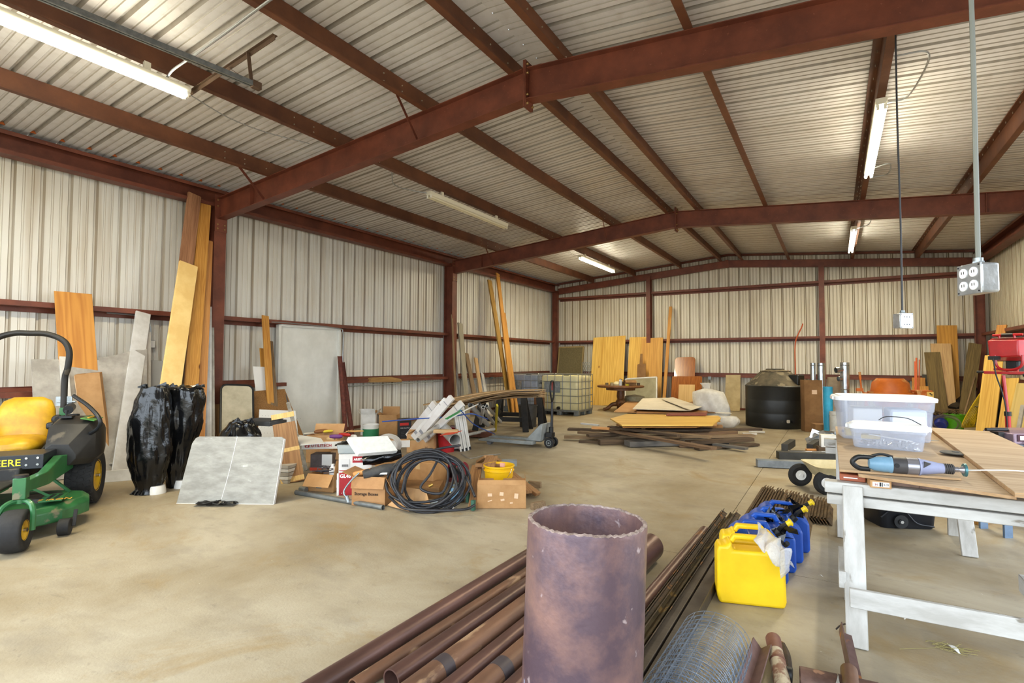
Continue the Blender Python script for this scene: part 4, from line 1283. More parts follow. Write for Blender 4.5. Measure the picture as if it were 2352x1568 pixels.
q.tube(curve_pts([V((-.32, -.1, -.0)) * .3 + e1 * -.3 + e2 * -.16, e1 * -.2 + e2 * -.31 + e3 * .13, e1 * .1 + e2 * -.35 + e3 * .2, e1 * .4 + e2 * -.34 + e3 * .2, e1 * .5 + e2 * -.28 + e3 * .15]), .0135, n=8)
q.obj('trailing_end', HOSE, t, smooth=60)
q = M(); q.cyl(e1 * .02 + e2 * -.08 + e3 * .115, e1 * .06 + e2 * -.06 + e3 * .115, .018); q.obj('hose_fitting', mat('brass', '#b08d4a', rough=.3, metal=.9), t)
# paint can
p = G(1048, 1156) + FB * .08
t = thing('paint_can', 'small pale blue and silver paint can at the right end of the hose coil', 'can', p)
q = M(); q.lathe([(0, 0), (.075, 0), (.075, .17), (0, .17)], 28); q.obj('can_body', mat('pale_blue_tin', '#8fb4cf', '#6b92b5', rough=.35, scale=5, metal=.2), t)
q = M(); q.lathe([(.078, .16), (.078, .178), (.066, .178), (.064, .168), (0, .168)], 28); q.lathe([(.078, 0), (.078, .01), (.07, .01)], 28); q.obj('can_rim', mat('dirty_tin', '#8f8468', rough=.4, metal=.6), t)
q = M(); q.cyl((-.04, -.068, .09), (-.042, -.079, .09), .03, n=20); q.obj('can_label', mat('cream', '#d8cfa8'), t)
q = M(); q.cyl((-.04, -.07, .09), (-.042, -.0805, .09), .015, n=16); q.obj('label_dot', mat('dark_grey_print', '#3a4148'), t)
# red reel behind it
t = thing('hose_reel', 'dark red plastic reel behind the paint can', 'reel', G(1045, 1118) + FB * .15)
q = M(); q.cyl((-.1, 0, .15), (-.07, 0, .15), .13, n=24); q.cyl((.07, 0, .15), (.1, 0, .15), .13, n=24); q.obj('reel_flange', mat('dark_red_plastic', '#7e1a30', rough=.4), t, kind='stuff')
q = M(); q.cyl((-.07, 0, .15), (.07, 0, .15), .08, n=20); q.obj('reel_drum', BLK, t)
# torn cardboard in front
sheet('torn brown cardboard flap lying on the floor before the hose coil', [G(890, 1160, .02), G(940, 1174, .02), G(953, 1155, .06), G(906, 1146, .1)], .005, CARDL, name='cardboard_scrap', cat='cardboard')
sheet('printed brown cardboard sheet half under the hose coil', [G(905, 1140, .02), G(990, 1165, .02), G(1010, 1140, .05), G(915, 1117, .12)], .005, CARDL, name='cardboard_scrap', cat='cardboard')
for i, (pp, cc, rr_, lb) in enumerate(((((925, 1142), (945, 1146), (935, 1150)), '#4aa3c4', .012, 'light blue tube on the torn cardboard'), (((885, 1140), (905, 1142), (925, 1136)), '#b7b83a', .008, 'yellow-green cord end beside the storage carton'),
                                      (((1000, 1160), (1020, 1166), (1035, 1172), (1045, 1160)), '#e8e8e8', .006, 'white cord curled on the floor beside the paint can'), (((985, 1158), (1005, 1152), (1025, 1162)), '#d3e0ea', .01, 'crumpled clear wrap under the hose coil'),
                                      (((1000, 1135), (1015, 1128), (1025, 1140)), '#a7a03a', .008, 'olive strap inside the hose coil'))):
    q = M(); q.tube(curve_pts([G(x, y, .02) for x, y in pp]), rr_, n=6); q.obj('cord' if i != 0 else 'tube', mat('cord_%d' % i, cc, rough=.4), label=lb, category='cord')
# pipe on the floor
pipe('straight grey galvanised pipe lying on the floor before the cartons', G(680, 1130, .025), G(880, 1165, .025), .026, .004, mat('dull_galv_pipe', '#7f8280', '#66696a', rough=.45, metal=.6, scale=8))
q = M(); q.cyl(G(690, 1122, .03), G(704, 1124, .03), .03, n=12); q.obj('pipe_fitting', GALV, label='small pipe fitting at the far end of the grey pipe', category='fitting')

# ---- carton with yellow bucket and the low wooden frame
c = G(1152, 1168) + FB * .16
t = carton('wide open cardboard box with torn tape marks before the yellow bucket', c, .5, .32, .24, rz=YAW + .0, m=CARD, flaps=(('f', 105), ('l', 100), ('r', 95)), flen=.05)
q = M()
for x, z, w_, h_ in ((-.12, .14, .045, .03), (.0, .15, .04, .035), (.15, .13, .04, .05), (.01, .09, .04, .02), (-.12, .08, .045, .01), (.1, .06, .03, .015)): q.box((x, -.162, z), (w_, .002, h_), Matrix.Rotation(rr.uniform(-.3, .3), 3, 'Y'))
q.obj('tape_scrap', mat('pale_tape', '#d9b896', rough=.3), t, kind='stuff')
t = bucket('yellow_bucket', 'bright yellow plastic bucket standing in the wide cardboard box', c + FB * .30 - FR * .04, .165, .36, mat('yellow_plastic', '#e8b814', '#d9a60c', rough=.35, scale=4), taper=.84, rings=2)
q = M(); q.box((0, 0, 0), (.05, .03, .04)); q.obj('rag', mat('rag', '#d8a08a'), loc=c + FB * .28 + V((0, 0, .36)), label='pinkish rag on the rim of the yellow bucket', category='rag')
p0 = G(1110, 1072, .30); p1 = G(1150, 1074, .30)
fr = thing('wooden_trestle', 'low splayed wooden trestle straddling the yellow bucket', 'trestle', (0, 0, 0))
WT = wood('trestle_wood', '#a67c50', '#7c5634', scale=9, rough=.7)
for a, b, w_ in ((G(1092, 1068, .32), G(1150, 1068, .32), .09), (G(1130, 1050, .34), G(1122, 1072, .34), .14)):
    board(None, a, b, w_, .035, WT, parent=fr, name='top_board')
for a, b in ((G(1093, 1070, .3), G(1072, 1140, .06)), (G(1098, 1075, .28), G(1085, 1165, .03)), (G(1150, 1070, .3), G(1215, 1130, .12)), (G(1155, 1072, .28), G(1236, 1135, .04)), (G(1125, 1048, .3), G(1150, 1060, .02)), (G(1120, 1048, .3), G(1100, 1060, .02))):
    board(None, a, b, .085, .035, WT, parent=fr, name='leg')
for x, y in ((1075, 1142), (1087, 1160), (1212, 1118)):
    q = M(); q.box(G(x, y, .06), (.035, .035, .1)); q.obj('green_bracket', mat('dark_green_metal', '#2f5a4a', rough=.5), fr)
q = M(); q.box(G(1168, 1062, .04), (.24, .12, .08), Matrix.Rotation(YAW, 3, 'Z')); q.obj('grey_block', mat('slate_block', '#8c9296', '#757b80', rough=.7, scale=4), label='long slate-grey block behind the wooden trestle', category='block')
for i, (x, y) in enumerate(((1228, 1112), (1222, 1130), (1236, 1160))):
    q = M(); q.box(G(x, y, .035), (.16, .05, .07), Matrix.Rotation(YAW - .4 + i * .5, 3, 'Z')); q.obj('wood_offcut', GREYW, bevel=.003, label=('grey wood offcut touching the right end of the wide cardboard box', 'second grey wood offcut right of the wide cardboard box', 'dark metal offcut between the wide cardboard box and the standing pipe')[i], category='offcut')
# ------------------------------------------------------------------ things on the lower girt, left wall
a = LX(848, 872, -.08); b = LX(915, 874, -.08)
t = sheet('long pale wood chunk lying on the lower girt beside the door', [LX(846, 878, .01), LX(920, 877, .01), LX(918, 870, .01), LX(895, 865, .01), LX(850, 867, .01)], .12, wood('pitted_wood', '#b79058', '#8a6434', scale=9, rough=.8), name='wood_chunk', cat='wood', bevel=.01)
pipe('thin pipe lying along the lower girt beside the door', LX(800, 887, .03), LX(1016, 874, .03), .014, .003, GALV, n=10)
q = M(); q.cyl(LX(978, 868, -.03), LX(988, 868, -.03), .03, n=10); q.obj('green_clamp', mat('bright_green', '#2e8a4a', rough=.4), label='small green clamp on the lower girt left of the second column', category='clamp')
q = M(); q.box(LX(1128, 868, -.02), (.08, .1, .07)); q.obj('grey_fitting', mat('dark_teal_box', '#4a5a58', rough=.6), bevel=.01, label='small dark fitting on the lower girt behind the leaning boards', category='fitting')
pipe('second thin pipe on the lower girt beyond the second column', LX(1050, 872, .03), LX(1180, 866, .03), .012, .003, GALV, n=10)

# ---- lumber leaning in the far bay
leanL('thin brown lath against the far side of the second column', (1036, 1040, 722), (1046, 1052, 955), .1, .35, .02, GREYW, w=.07, name='lath')
leanL('grey board with a square top end, tallest of the grey ones', (1050, 1063, 742), (1068, 1080, 955), .04, .55, .04, wood('grey_board', '#a39c88', '#7d7462', scale=9), w=.2)
leanL('brown-grey board right of the tallest grey one', (1065, 1076, 811), (1092, 1106, 955), .05, .6, .04, GREYW, w=.18)
leanL('short tan board standing between the grey boards and the tall yellow ones', (1088, 1097, 822), (1106, 1117, 955), .05, .6, .04, PALE, w=.15)
leanL('short white board right of the tan board', (1104, 1111, 857), (1118, 1128, 955), .05, .6, .03, WHITEB, w=.14)
leanL('narrow white lath between second column and the grey boards', (1046, 1050, 830), (1054, 1060, 955), .05, .4, .02, GREYP, w=.07, name='lath')
leanL('tall dark yellow plank, left one of the three tall planks', (1119, 1129, 643), (1168, 1180, 958), .04, .95, .04, wood('olive_pine', '#b08a3c', '#86622a', scale=9), w=.2)
leanL('tall bright yellow plank reaching highest in the far bay', (1138, 1147, 628), (1176, 1186, 958), .03, 1.1, .04, PINE, w=.18)
leanL('yellow plank ending lower, right of the highest one', (1155, 1161, 718), (1184, 1194, 958), .1, 1.2, .03, PINE, w=.12)

# ---- two caged water totes
CAGE = mat('cage_tube', '#8f9290', rough=.4, metal=.7)
TOTE = mat('tote_plastic', '#d8cfa4', '#c7bd90', rough=.45, scale=3)


def tote(label, loc, rz, lm):
    t = thing('ibc_tote', label, 'tank', loc, rz=rz)
    W2, D2, z0, z1 = .6, .5, .15, 1.14
    q = M(); rg = []
    for z, s in ((z0, .96), (z0 + .03, .985), (z1 - .08, .985), (z1 - .04, .96)): rg.append([V((x * s, y * s, z)) for x, y in rrect(-W2 + .01, W2 - .01, -D2 + .01, D2 - .01, .09)])
    q.loft(rg); b = q.obj('tank_body', lm, t, smooth=50)
    q = M(); q.lathe([(.09, z1 - .04), (.09, z1 - .005), (0, z1 - .005)], 20); q.obj('filler_cap', BLK, b)
    q = M()
    for sx in (-1, 1):
        for k in range(5): q.tube([(sx * W2, -D2 + D2 * 2 * k / 4, z0), (sx * W2, -D2 + D2 * 2 * k / 4, z1)], .009, n=6)
    for sy in (-1, 1):
        for k in range(6): q.tube([(-W2 + W2 * 2 * k / 5, sy * D2, z0), (-W2 + W2 * 2 * k / 5, sy * D2, z1)], .009, n=6)
    for k in range(6):
        z = z0 + (z1 - z0) * k / 5
        q.tube([V((x, y, z)) for x, y in rrect(-W2 - .008, W2 + .008, -D2 - .008, D2 + .008, .06)], .011 if k in (0, 5) else .009, n=6, closed=True)
    q.obj('cage', CAGE, t)
    q = M(); q.box((-.2, -D2 - .02, .78), (.5, .006, .3)); q.obj('sign_plate', GALV, t)
    q = M()
    for x in (-.3, .3): q.box((x, -D2 + .03, .26), (.26, .02, .12))
    q.obj('corner_guard', BLK, t, bevel=.01)
    q = M()
    for x in (-.52, 0, .52):
        for y in (-.42, 0, .42): q.box((x, y, .05), (.14, .14, .1))
    q.obj('pallet_foot', GALV, t, bevel=.008, kind='stuff')
    q = M(); q.box((0, 0, .125), (1.2, 1.0, .05)); q.obj('pallet_deck', GALV, t, bevel=.004)
    q = M(); q.cyl((0, -D2 + .02, .2), (0, -D2 - .06, .2), .045, n=14); q.obj('valve', BLK, t)
    return t


tote('caged cream plastic liquid tote standing out from the corner', (2.31, 13.95, 0), 0, TOTE)
tote('second caged tote nearer the left wall, grey and half hidden', (1.0, 14.05, 0), 0, mat('grey_tote_plastic', '#8e94a0', '#787e88', rough=.45, scale=3))

# ---- back wall leaning pieces
t = leanB('brown fabric board with a pale frame in the far left corner', (1285, 1340, 797), (1278, 1330, 952), 17.75, 17.3, .03, mat('brown_felt', '#6e6344', '#5e5438', rough=.9, scale=20), name='framed_board')
Lb = 1.6
q = M(); w2 = abs(BY(1340, 797, 17.75).x - BY(1285, 797, 17.75).x) / 2
for s in (-1, 1): q.bar((0, s * w2, .0), (t.data.vertices[1].co.x, s * w2, .0), .05, .05, up=(0, 0, 1))
q.bar((t.data.vertices[1].co.x, -w2, 0), (t.data.vertices[1].co.x, w2, 0), .05, .05); q.obj('frame_edge', wood('frame_wood', '#9a8558', '#7c683f', knots=False), t)
t = thing('wire_fence_roll', 'roll of wire fencing standing between framed board and big plywood sheet', 'fence', (BY(1347, 900, 17.3).x, 17.3, 0))
q = M()
for k in range(12):
    for s in (-1, 1):
        q.tube([((.11 + .002 * j) * math.cos(2 * PI * k / 12 + s * j * .25), (.11) * math.sin(2 * PI * k / 12 + s * j * .25), .02 + j * .07) for j in range(22)], .004, n=4)
q.obj('wire_mesh', GALV, t, kind='stuff')
leanB('big bright yellow plywood sheet leaning behind the round table', (1361, 1438, 773), (1354, 1428, 942), 17.85, 17.2, .02, PLYY, name='plywood_sheet', cat='plywood', w=1.2)
leanB('yellow plywood piece with a plain square top, left of the notched one', (1446, 1486, 774), (1438, 1478, 940), 17.85, 17.35, .02, PLYY, name='plywood_sheet', cat='plywood')
leanB('orange-yellow plywood piece in front, right of the other plywood', (1474, 1523, 776), (1468, 1517, 940), 17.8, 17.25, .02, wood('amber_plywood', '#d8a552', '#b17c34', scale=3.2), name='plywood_sheet', cat='plywood')
sheet('stepped brown cardboard cutout standing between the plywood pieces', [BY(1462, 940, 17.15), BY(1484, 940, 17.15), BY(1483, 835, 17.3), BY(1476, 835, 17.3), BY(1475, 812, 17.3), BY(1470, 812, 17.3), BY(1469, 835, 17.3), BY(1464, 837, 17.3)], .01, CARDD, name='cardboard_cutout')
leanB('tall thin yellow stick leaning on the end wall', (1537, 1544, 704), (1520, 1528, 940), 17.85, 17.1, .04, PINE, w=.1, name='stick')
t = leanB('grey board with a white frame behind the round table', (1437, 1508, 868), (1437, 1506, 945), 17.1, 16.8, .03, mat('dusty_olive_board', '#a39c80', '#8b8468', rough=.7, scale=3), name='framed_board')
q = M(); hl = t.data.vertices[1].co.x; w2 = abs(BY(1508, 868, 17.1).x - BY(1437, 868, 17.1).x) / 2
q.bar((0, -w2, 0), (hl, -w2, 0), .04, .045); q.bar((0, w2, 0), (hl, w2, 0), .04, .045); q.bar((hl, -w2, 0), (hl, w2, 0), .04, .045); q.obj('white_frame', WHITEB, t)
VARN = mat('varnished_oak', '#a8652a', '#8a4c1c', rough=.22, scale=7, stretch=(.4, 3, 1), coat=.5)
a = BY(1568, 945, 17.2); a.z = 0; b = BY(1574, 820, 17.8); R = frame(b - a, (0, -1, 0)); L = (b - a).length
wv = abs(BY(1598, 830, 17.8).x - BY(1551, 830, 17.8).x) / 2
q = M(); q.prism(rrect(0, L, -wv, wv, .12), -.015, .015); q.obj('table_leaf', VARN, loc=a, R=R, bevel=.006, label='glossy brown rounded table leaf leaning on the end wall, the taller one', category='table leaf')
a = BY(1575, 945, 17.0); a.z = 0; b = BY(1578, 864, 17.3); R = frame(b - a, (0, -1, 0)); L = (b - a).length
wv = abs(BY(1611, 870, 17.3).x - BY(1542, 870, 17.3).x) / 2
q = M(); q.prism(rrect(0, L, -wv, wv, .05), -.02, .02); q.obj('table_leaf', VARN, loc=a, R=R, bevel=.006, label='wider brown wooden leaf in front of the glossy rounded one', category='table leaf')
leanB('small pale square plywood piece before the brown table leaves', (1559, 1596, 883), (1557, 1594, 948), 16.9, 16.7, .015, wood('pale_ply', '#d6b277', '#c29a5c', scale=3), name='plywood_sheet', cat='plywood')
leanB('tall narrow tan panel on the end wall right of the white sacks', (1667, 1701, 861), (1665, 1699, 948), 17.85, 17.4, .015, mat('tan_board', '#b9a780', '#a5936c', rough=.7, scale=4), name='tan_board')
q = M(); q.box(BY(1630, 868, YB - .25), (.1, .06, .1)); q.obj('outlet_box', GALV, bevel=.008, label='small metal outlet box on the end wall girt above the sacks', category='outlet')
for i, (pts, r) in enumerate((([(1844, 743), (1841, 752), (1830, 775), (1826, 800), (1827, 860), (1827, 946)], .018), ([(1810, 850), (1810, 946)], .014), ([(1815, 852), (1815, 946)], .014))):
    q = M(); q.tube(curve_pts([BY(x, y, 17.7) for x, y in pts]), r, n=8); q.obj('orange_conduit', mat('orange_conduit', '#b5552f', rough=.5), label=('long bent orange conduit standing behind the black tank', 'short orange conduit stub behind the black tank, left of the two', 'short orange conduit stub behind the black tank, right of the two')[i], category='conduit')

# ---- round pedestal table with junk
tc = V((3.35, 15.6, 0))
OAK = mat('dark_oak', '#7a4e28', '#56341a', rough=.5, scale=8, stretch=(.5, 3, 1))
tr_ = S(tc, 53)
t = thing('round_table', 'round brown pedestal table loaded with small parts before the plywood', 'table', tc)
q = M(); q.lathe([(0, .72), (tr_ - .03, .72), (tr_, .735), (tr_, .77), (tr_ - .02, .78), (0, .78)], 40); q.obj('table_top', OAK, t, smooth=40)
q = M(); q.lathe([(tr_ * .62, .64), (tr_ * .62, .72), (tr_ * .58, .72)], 32); q.obj('apron', OAK, t)
q = M(); q.lathe([(.1, .12), (.16, .2), (.15, .3), (.1, .36), (.12, .45), (.1, .62), (.2, .66), (0, .66)], 24); q.obj('pedestal', OAK, t, smooth=50)
for k in range(4):
    a = PI / 2 * k + .5; d = V((math.cos(a), math.sin(a), 0))
    q = M(); q.tube(curve_pts([d * .08 + V((0, 0, .22)), d * .25 + V((0, 0, .2)), d * .4 + V((0, 0, .08)), d * .52 + V((0, 0, .05))]), [.06] * 7 + [.055] * 6 + [.045] * 6, n=10); q.obj('foot', OAK, t)
rt = random.Random(2)
zt = .78
carton('small open cardboard box on the round table, flap up', tc + FR * .28 + V((0, 0, zt)), .34, .26, .16, m=CARDD, flaps=(('l', 20), ('f', -30)))
for i, (u, v, kind, cc, lb) in enumerate(((-.25, .1, 'can', '#3f6e4a', 'green tin on the round table'), (-.02, -.1, 'jar', '#b9bcc0', 'clear jar of screws on the round table'), (-.1, .05, 'bag', '#cfc39a', 'cream cloth bag on the round table'),
                                         (.12, .2, 'bag', '#8a7040', 'brown rag on the round table'), (-.42, 0, 'can', '#6a5a40', 'brown tin at the left rim of the round table'), (.18, -.12, 'tape', '#d8c82a', 'yellow tape measure on the round table'), (.55, 0, 'can', '#4a3a2a', 'dark brown roll at the right rim of the round table'), (-.3, -.2, 'can', '#9a8a6a', 'shallow tan tin near the table front'))):
    p = tc + FR * u + FB * v + V((0, 0, zt))
    q = M(); mm = mat('table_bit_%d' % i, cc, rough=.5)
    if kind == 'can': q.lathe([(0, 0), (.045, 0), (.045, .08), (0, .08)], 16)
    elif kind == 'jar': q.lathe([(0, 0), (.05, 0), (.05, .14), (.035, .16), (.035, .19), (0, .19)], 16)
    elif kind == 'tape': q.prism(rrect(-.05, .05, -.04, .04, .02), 0, .05)
    else:
        q.loft([[V(((.13 * s) * math.cos(a) * (1 + .12 * math.sin(3 * a)), .09 * s * math.sin(a), z)) for a in [2 * PI * k / 16 for k in range(16)]] for z, s in ((0, 1), (.05, 1.05), (.1, .7), (.12, .2))])
    q.obj({'can': 'tin', 'jar': 'glass_jar', 'tape': 'tape_measure', 'bag': 'cloth_bag'}[kind], mm, loc=p, bevel=.002, label=lb, category={'can': 'tin', 'jar': 'jar', 'tape': 'tool', 'bag': 'bag'}[kind])
# grey upholstered seat below it
q = M(); q.lathe([(0, 0), (.3, 0), (.34, .2), (.3, .42), (0, .48)], 24); q.obj('seat_cushion_pile', mat('oat_fabric', '#9c937a', '#857c64', rough=.9, scale=12), loc=tc + FR * .55 + FB * .5, label='dusty oatmeal cushion on the floor behind the round table', category='cushion')

# ---- pile of old lumber in the middle of the floor
rl = random.Random(41)
LUM = [GREYW, DARKW, GREYW, DARKW, wood('brown_lumber', '#7c6044', '#574130', scale=10, rough=.8), wood('grey_blue_lumber', '#6d6862', '#504c48', scale=10, rough=.8)]
items = [  # (x0,y0,x1,y1 px on floor plane at z), z, w, t, m, label
    (1296, 1003, 1585, 1010, .06, .14, .045, 2, 'square-ended old post at the front left of the lumber pile'),
    (1380, 985, 1640, 1030, .20, .14, .04, 4, 'long brown board lying diagonally over the front of the pile'),
    (1305, 985, 1700, 1000, .12, .2, .04, 1, 'wide dark board under the pile, left end free'),
    (1330, 992, 1560, 1012, .1, .15, .045, 0, 'grey board below the yellow offcut in the pile'),
    (1376, 1015, 1480, 1012, .05, .13, .09, 3, 'short thick dark beam at the pile front'),
    (1440, 1018, 1665, 1012, .06, .25, .09, 5, 'grey-blue plank at the front centre of the pile'),
    (1432, 985, 1632, 1004, .22, .16, .04, 0, 'grey board crossing the middle of the pile'),
    (1400, 980, 1560, 1000, .26, .13, .04, 1, 'dark board just under the pointed plywood'),
    (1500, 988, 1745, 985, .22, .18, .04, 3, 'dark plank end sticking out at the upper right of the pile'),
    (1560, 998, 1690, 992, .18, .12, .05, 4, 'brown stub with orange end right of centre in the pile'),
    (1580, 1016, 1725, 1008, .10, .17, .06, 1, 'dark wide plank at the right of the pile'),
    (1600, 1030, 1738, 1020, .03, .14, .04, 3, 'lowest dark plank at the right of the pile'),
    (1640, 1020, 1715, 1030, .06, .12, .04, 5, 'grey plank end low at the right of the pile'),
    (1560, 1025, 1672, 1024, .02, .06, .03, 4, 'thin brown strip lying on the floor at the pile front'),
    (1460, 1020, 1560, 1022, .01, .05, .015, 4, 'thinnest reddish strip on the floor at the pile front'),
    (1350, 1000, 1440, 995, .14, .12, .05, 1, 'dark stub between the long boards at the pile left'),
    (1330, 1013, 1520, 1020, .02, .16, .04, 3, 'dark plank flat on the floor under the left of the pile'),
    (1480, 1003, 1730, 1000, .14, .16, .05, 0, 'grey-brown plank through the middle right of the pile'),
]
for (x0, y0, x1, y1, z, w_, t_, mi, lb) in items:
    board('%s' % lb, G(x0, y0, z), G(x1, y1, z), w_, t_, LUM[mi], name='plank', grp=None)
board('short pale yellow offcut lying on the left of the lumber pile', G(1360, 982, .24), G(1400, 984, .24), .12, .04, PINEO, name='offcut')
for i, (x0, y0, x1, y1, z, lb) in enumerate(((1335, 972, 1375, 976, .24, 'white trim piece on the upper left of the lumber pile'), (1705, 995, 1738, 996, .06, 'short white trim piece at the right edge of the pile'), (1720, 990, 1757, 992, .04, 'outermost white trim piece right of the pile'))):
    board(lb, G(x0, y0, z), G(x1, y1, z), .07, .03, WHITEB, name='trim_piece', cat='trim')
q = lambda *p: [G(x, y, z) for x, y, z in p]
sheet('pointed yellow plywood piece on top of the lumber pile', q((1428, 977, .36), (1636, 977, .36), (1656, 960, .38), (1650, 955, .38), (1440, 951, .38), (1402, 962, .37)), .022, PLYY, name='plywood_offcut', cat='plywood')
sheet('second plywood sheet just under the pointed one', q((1430, 981, .31), (1600, 981, .31), (1655, 966, .33), (1440, 960, .33)), .02, PLY, name='plywood_offcut', cat='plywood')
# second stack behind: blocks, brown sheets, white sheets
for k in range(4):
    p = G(1440 + 52 * k, 962, .1)
    board(None, p, p + V((.0, .9, 0)), .09, .09, GREYW, name='bearer')
    o = bpy.data.objects[-1] if False else None
bl = [o for o in SC.objects if o.name.startswith('bearer')]
for i, o in enumerate(bl):
    o['label'] = ('leftmost', 'second', 'third', 'rightmost')[i] + ' short bearer under the stack of brown and white sheets'; o['category'] = 'block'
    o.location.z = .045; o.location.x = 4.9 + .5 * i; o.location.y = 11.3
for k in range(3):
    board('brown hardboard layer in the sheet stack behind the lumber, %s' % ('lowest', 'middle', 'upper')[k], V((4.75 + .1 * k, 11.6 + .1 * k, .11 + .05 * k)), V((6.9 - .12 * k, 12.0, .11 + .05 * k)), .8, .04, (CARDD, CARD, PALE)[k], name='hardboard_sheet', cat='board')
sheet('brown cardboard sheet with turned-up edge, lower left of the stack', q((1410, 946, .28), (1500, 948, .28), (1520, 925, .30), (1440, 922, .30)), .02, CARD, name='cardboard_sheet', cat='cardboard')
sheet('long brown panel lying right on the sheet stack', q((1490, 940, .32), (1648, 948, .28), (1650, 924, .30), (1600, 921, .32)), .02, CARDD, name='brown_board', cat='board')
sheet('brown board edge lying between the brown panel and white sheets', q((1462, 948, .3), (1622, 948, .3), (1628, 941, .31), (1462, 939, .31)), .03, wood('mid_brown_board', '#a5733e', '#83562a', scale=6), name='brown_board', cat='board')
sheet('large white sheet on top of the stack, left one', q((1453, 939, .37), (1584, 943, .37), (1592, 928, .39), (1530, 914, .42), (1476, 915, .42)), .012, mat('off_white_sheet', '#dcd3c2', '#cfc6b4', rough=.6, scale=3), name='white_sheet', cat='panel')
sheet('smaller white sheet overlapping the large one at the right', q((1586, 942, .41), (1612, 934, .41), (1545, 912, .46), (1520, 916, .46)), .012, MC['off_white_sheet'], name='white_sheet', cat='panel')
sheet('white paper sheet drooping between the pile and the stack', q((1530, 955, .24), (1600, 958, .22), (1610, 948, .26), (1545, 944, .28)), .006, WHT, name='white_paper', cat='paper')
sheet('red-brown thin board over the pointed plywood', q((1530, 953, .41), (1622, 953, .41), (1625, 948, .42), (1535, 949, .42)), .02, mat('red_brown_board', '#7e4030', rough=.6), name='brown_board', cat='board')

# ---- sacks, tub, tank
SACK = mat('white_sack', '#dbd8d2', '#c4bfb6', rough=.75, scale=5, bump=.5, bscale=9)


def sack(label, c, w_, d_, h, neck, seed, lean=0):
    rs = random.Random(seed); ph = [rs.uniform(0, 6) for _ in range(5)]
    q = M(); rg = []
    for k in range(23):
        u = k / 22; r = math.sin(PI * (.12 + .8 * u)) ** .55 if u < .78 else neck + (1 - neck) * .75 * max(0, (.86 - u) / .08) if u < .86 else neck * (1 + .9 * (u - .86) / .14)
        r = max(r, neck)
        rg.append([V((lean * u + w_ * r * math.cos(a) * (1 + .06 * math.sin(4 * a + ph[0] + 5 * u) + .05 * math.sin(9 * a + ph[1])), d_ * r * math.sin(a) * (1 + .05 * math.sin(7 * a + ph[2] + 4 * u)), h * u)) for a in [2 * PI * j / 40 for j in range(40)]])
    q.loft(rg)
    return q.obj('sack', SACK, loc=c, smooth=70, label=label, category='sack')


sack('tall white sack tied at the neck beside the black tank', G(1656, 975) + FB * .35, .42, .32, .98, .16, 3, lean=-.22)
sack('low slumped white sack at the foot of the tall one', G(1672, 985) + FB * .25, .33, .25, .34, .3, 6)
t = sheet('bright green folded panel between the sheet stack and the sack', [G(1636, 955, .05), G(1656, 955, .05), G(1651, 922, .5), G(1636, 922, .5)], .05, mat('bright_green', '#2e8a4a', rough=.4), name='green_tray', cat='tray')
tk = G(1776, 985); rT = .655; tk = tk + (tk - CAM).normalized() * .0 + V((0, rT, 0))
TANK = mat('black_tank', '#20201c', '#141412', rough=.45, scale=3, bump=.05, spots='#4d4636', sp_scale=6, sp_thr=.7)
TANKT = mat('dusty_tank_top', '#6a5f4a', '#3a352b', rough=.8, scale=3, spots='#7d715a', sp_scale=5, sp_thr=.55)
t = thing('water_tank', 'large round black poly tank with a dusty cone top', 'tank', tk)
q = M(); pr_f = [(0, 0), (rT - .02, 0), (rT, .03), (rT, .32), (rT - .004, .335), (rT, .35), (rT, .62), (rT - .004, .635), (rT, .65), (rT, .93), (rT + .008, .95), (rT - .01, .97)]
q.lathe(pr_f, 56); q.obj('tank_wall', TANK, t, smooth=40)
q = M(); q.lathe([(rT - .01, .97), (rT - .08, 1.02), (.34, 1.27), (.32, 1.28)], 56); q.obj('tank_top', TANKT, t, smooth=40)
q = M(); q.lathe([(.32, 1.27), (.33, 1.30), (.2, 1.32), (.2, 1.335), (.18, 1.335), (0, 1.345)], 40); q.obj('lid', TANKT, t)
q = M(); q.lathe([(.195, 1.335), (.195, 1.35), (.17, 1.35)], 32); q.obj('lid_ring', mat('dark_ring', '#2e2a24', rough=.5), t)
q = M(); q.box((.45, -.2, 1.08), (.24, .3, .28), Matrix.Rotation(-.4, 3, 'Z')); q.obj('fill_port', TANK, t, bevel=.03, seg=3)
q = M(); q.cyl((.38, -.53, .18), (.405, -.565, .18), .035, n=16); q.obj('drain_fitting', BLK, t)
q = M(); q.prism([(x * .9, y) for x, y in rrect(-.04, .04, -.035, .035, .02)], 0, .004, R=face((.88, .47, 0)), c=(.3, -.592, .18)); q.obj('label_patch', mat('pale_patch', '#b5ad9c'), t)

# ---- heap of white cartons, pipes and the two black trestles in the bay by the second column
zz = [0]
WC = mat('white_carton_long', '#dcdbd8', '#cfcac6', rough=.5, scale=4)
specs = [((938, 1002, .22), (1000, 925, .82), .11, 'long white carton at the left of the leaning bundle'), ((950, 1005, .25), (1026, 918, .88), .11, 'long white carton in the middle of the leaning bundle'), ((962, 1002, .30), (1038, 912, .95), .1, 'long pinkish-ended carton topmost on the leaning bundle'), ((975, 1010, .22), (1062, 925, .84), .11, 'long white carton at the right of the leaning bundle'),
         ((945, 995, .2), (1010, 935, .68), .14, 'long white carton underneath the leaning bundle')]
for a, b, w_, lb in specs:
    a = G(*a); b = G(*b); R = frame(b - a, (.6, -.7, .5)); L = (b - a).length
    t = thing('long_carton', lb, 'box', a, R=R)
    q = M(); q.box((L / 2, 0, 0), (L, w_, .065)); q.obj('carton_body', WC, t, bevel=.003)
    q = M(); q.box((L * .12, 0, .034), (.05, w_ * .9, .002)); q.box((L * .85, 0, .034), (.012, w_ * .95, .002)); q.obj('print_band', mat('rust_print', '#9a4a34' if 'pinkish' in lb else '#8f8f94', rough=.6), t)
base = G(1068, 1035)
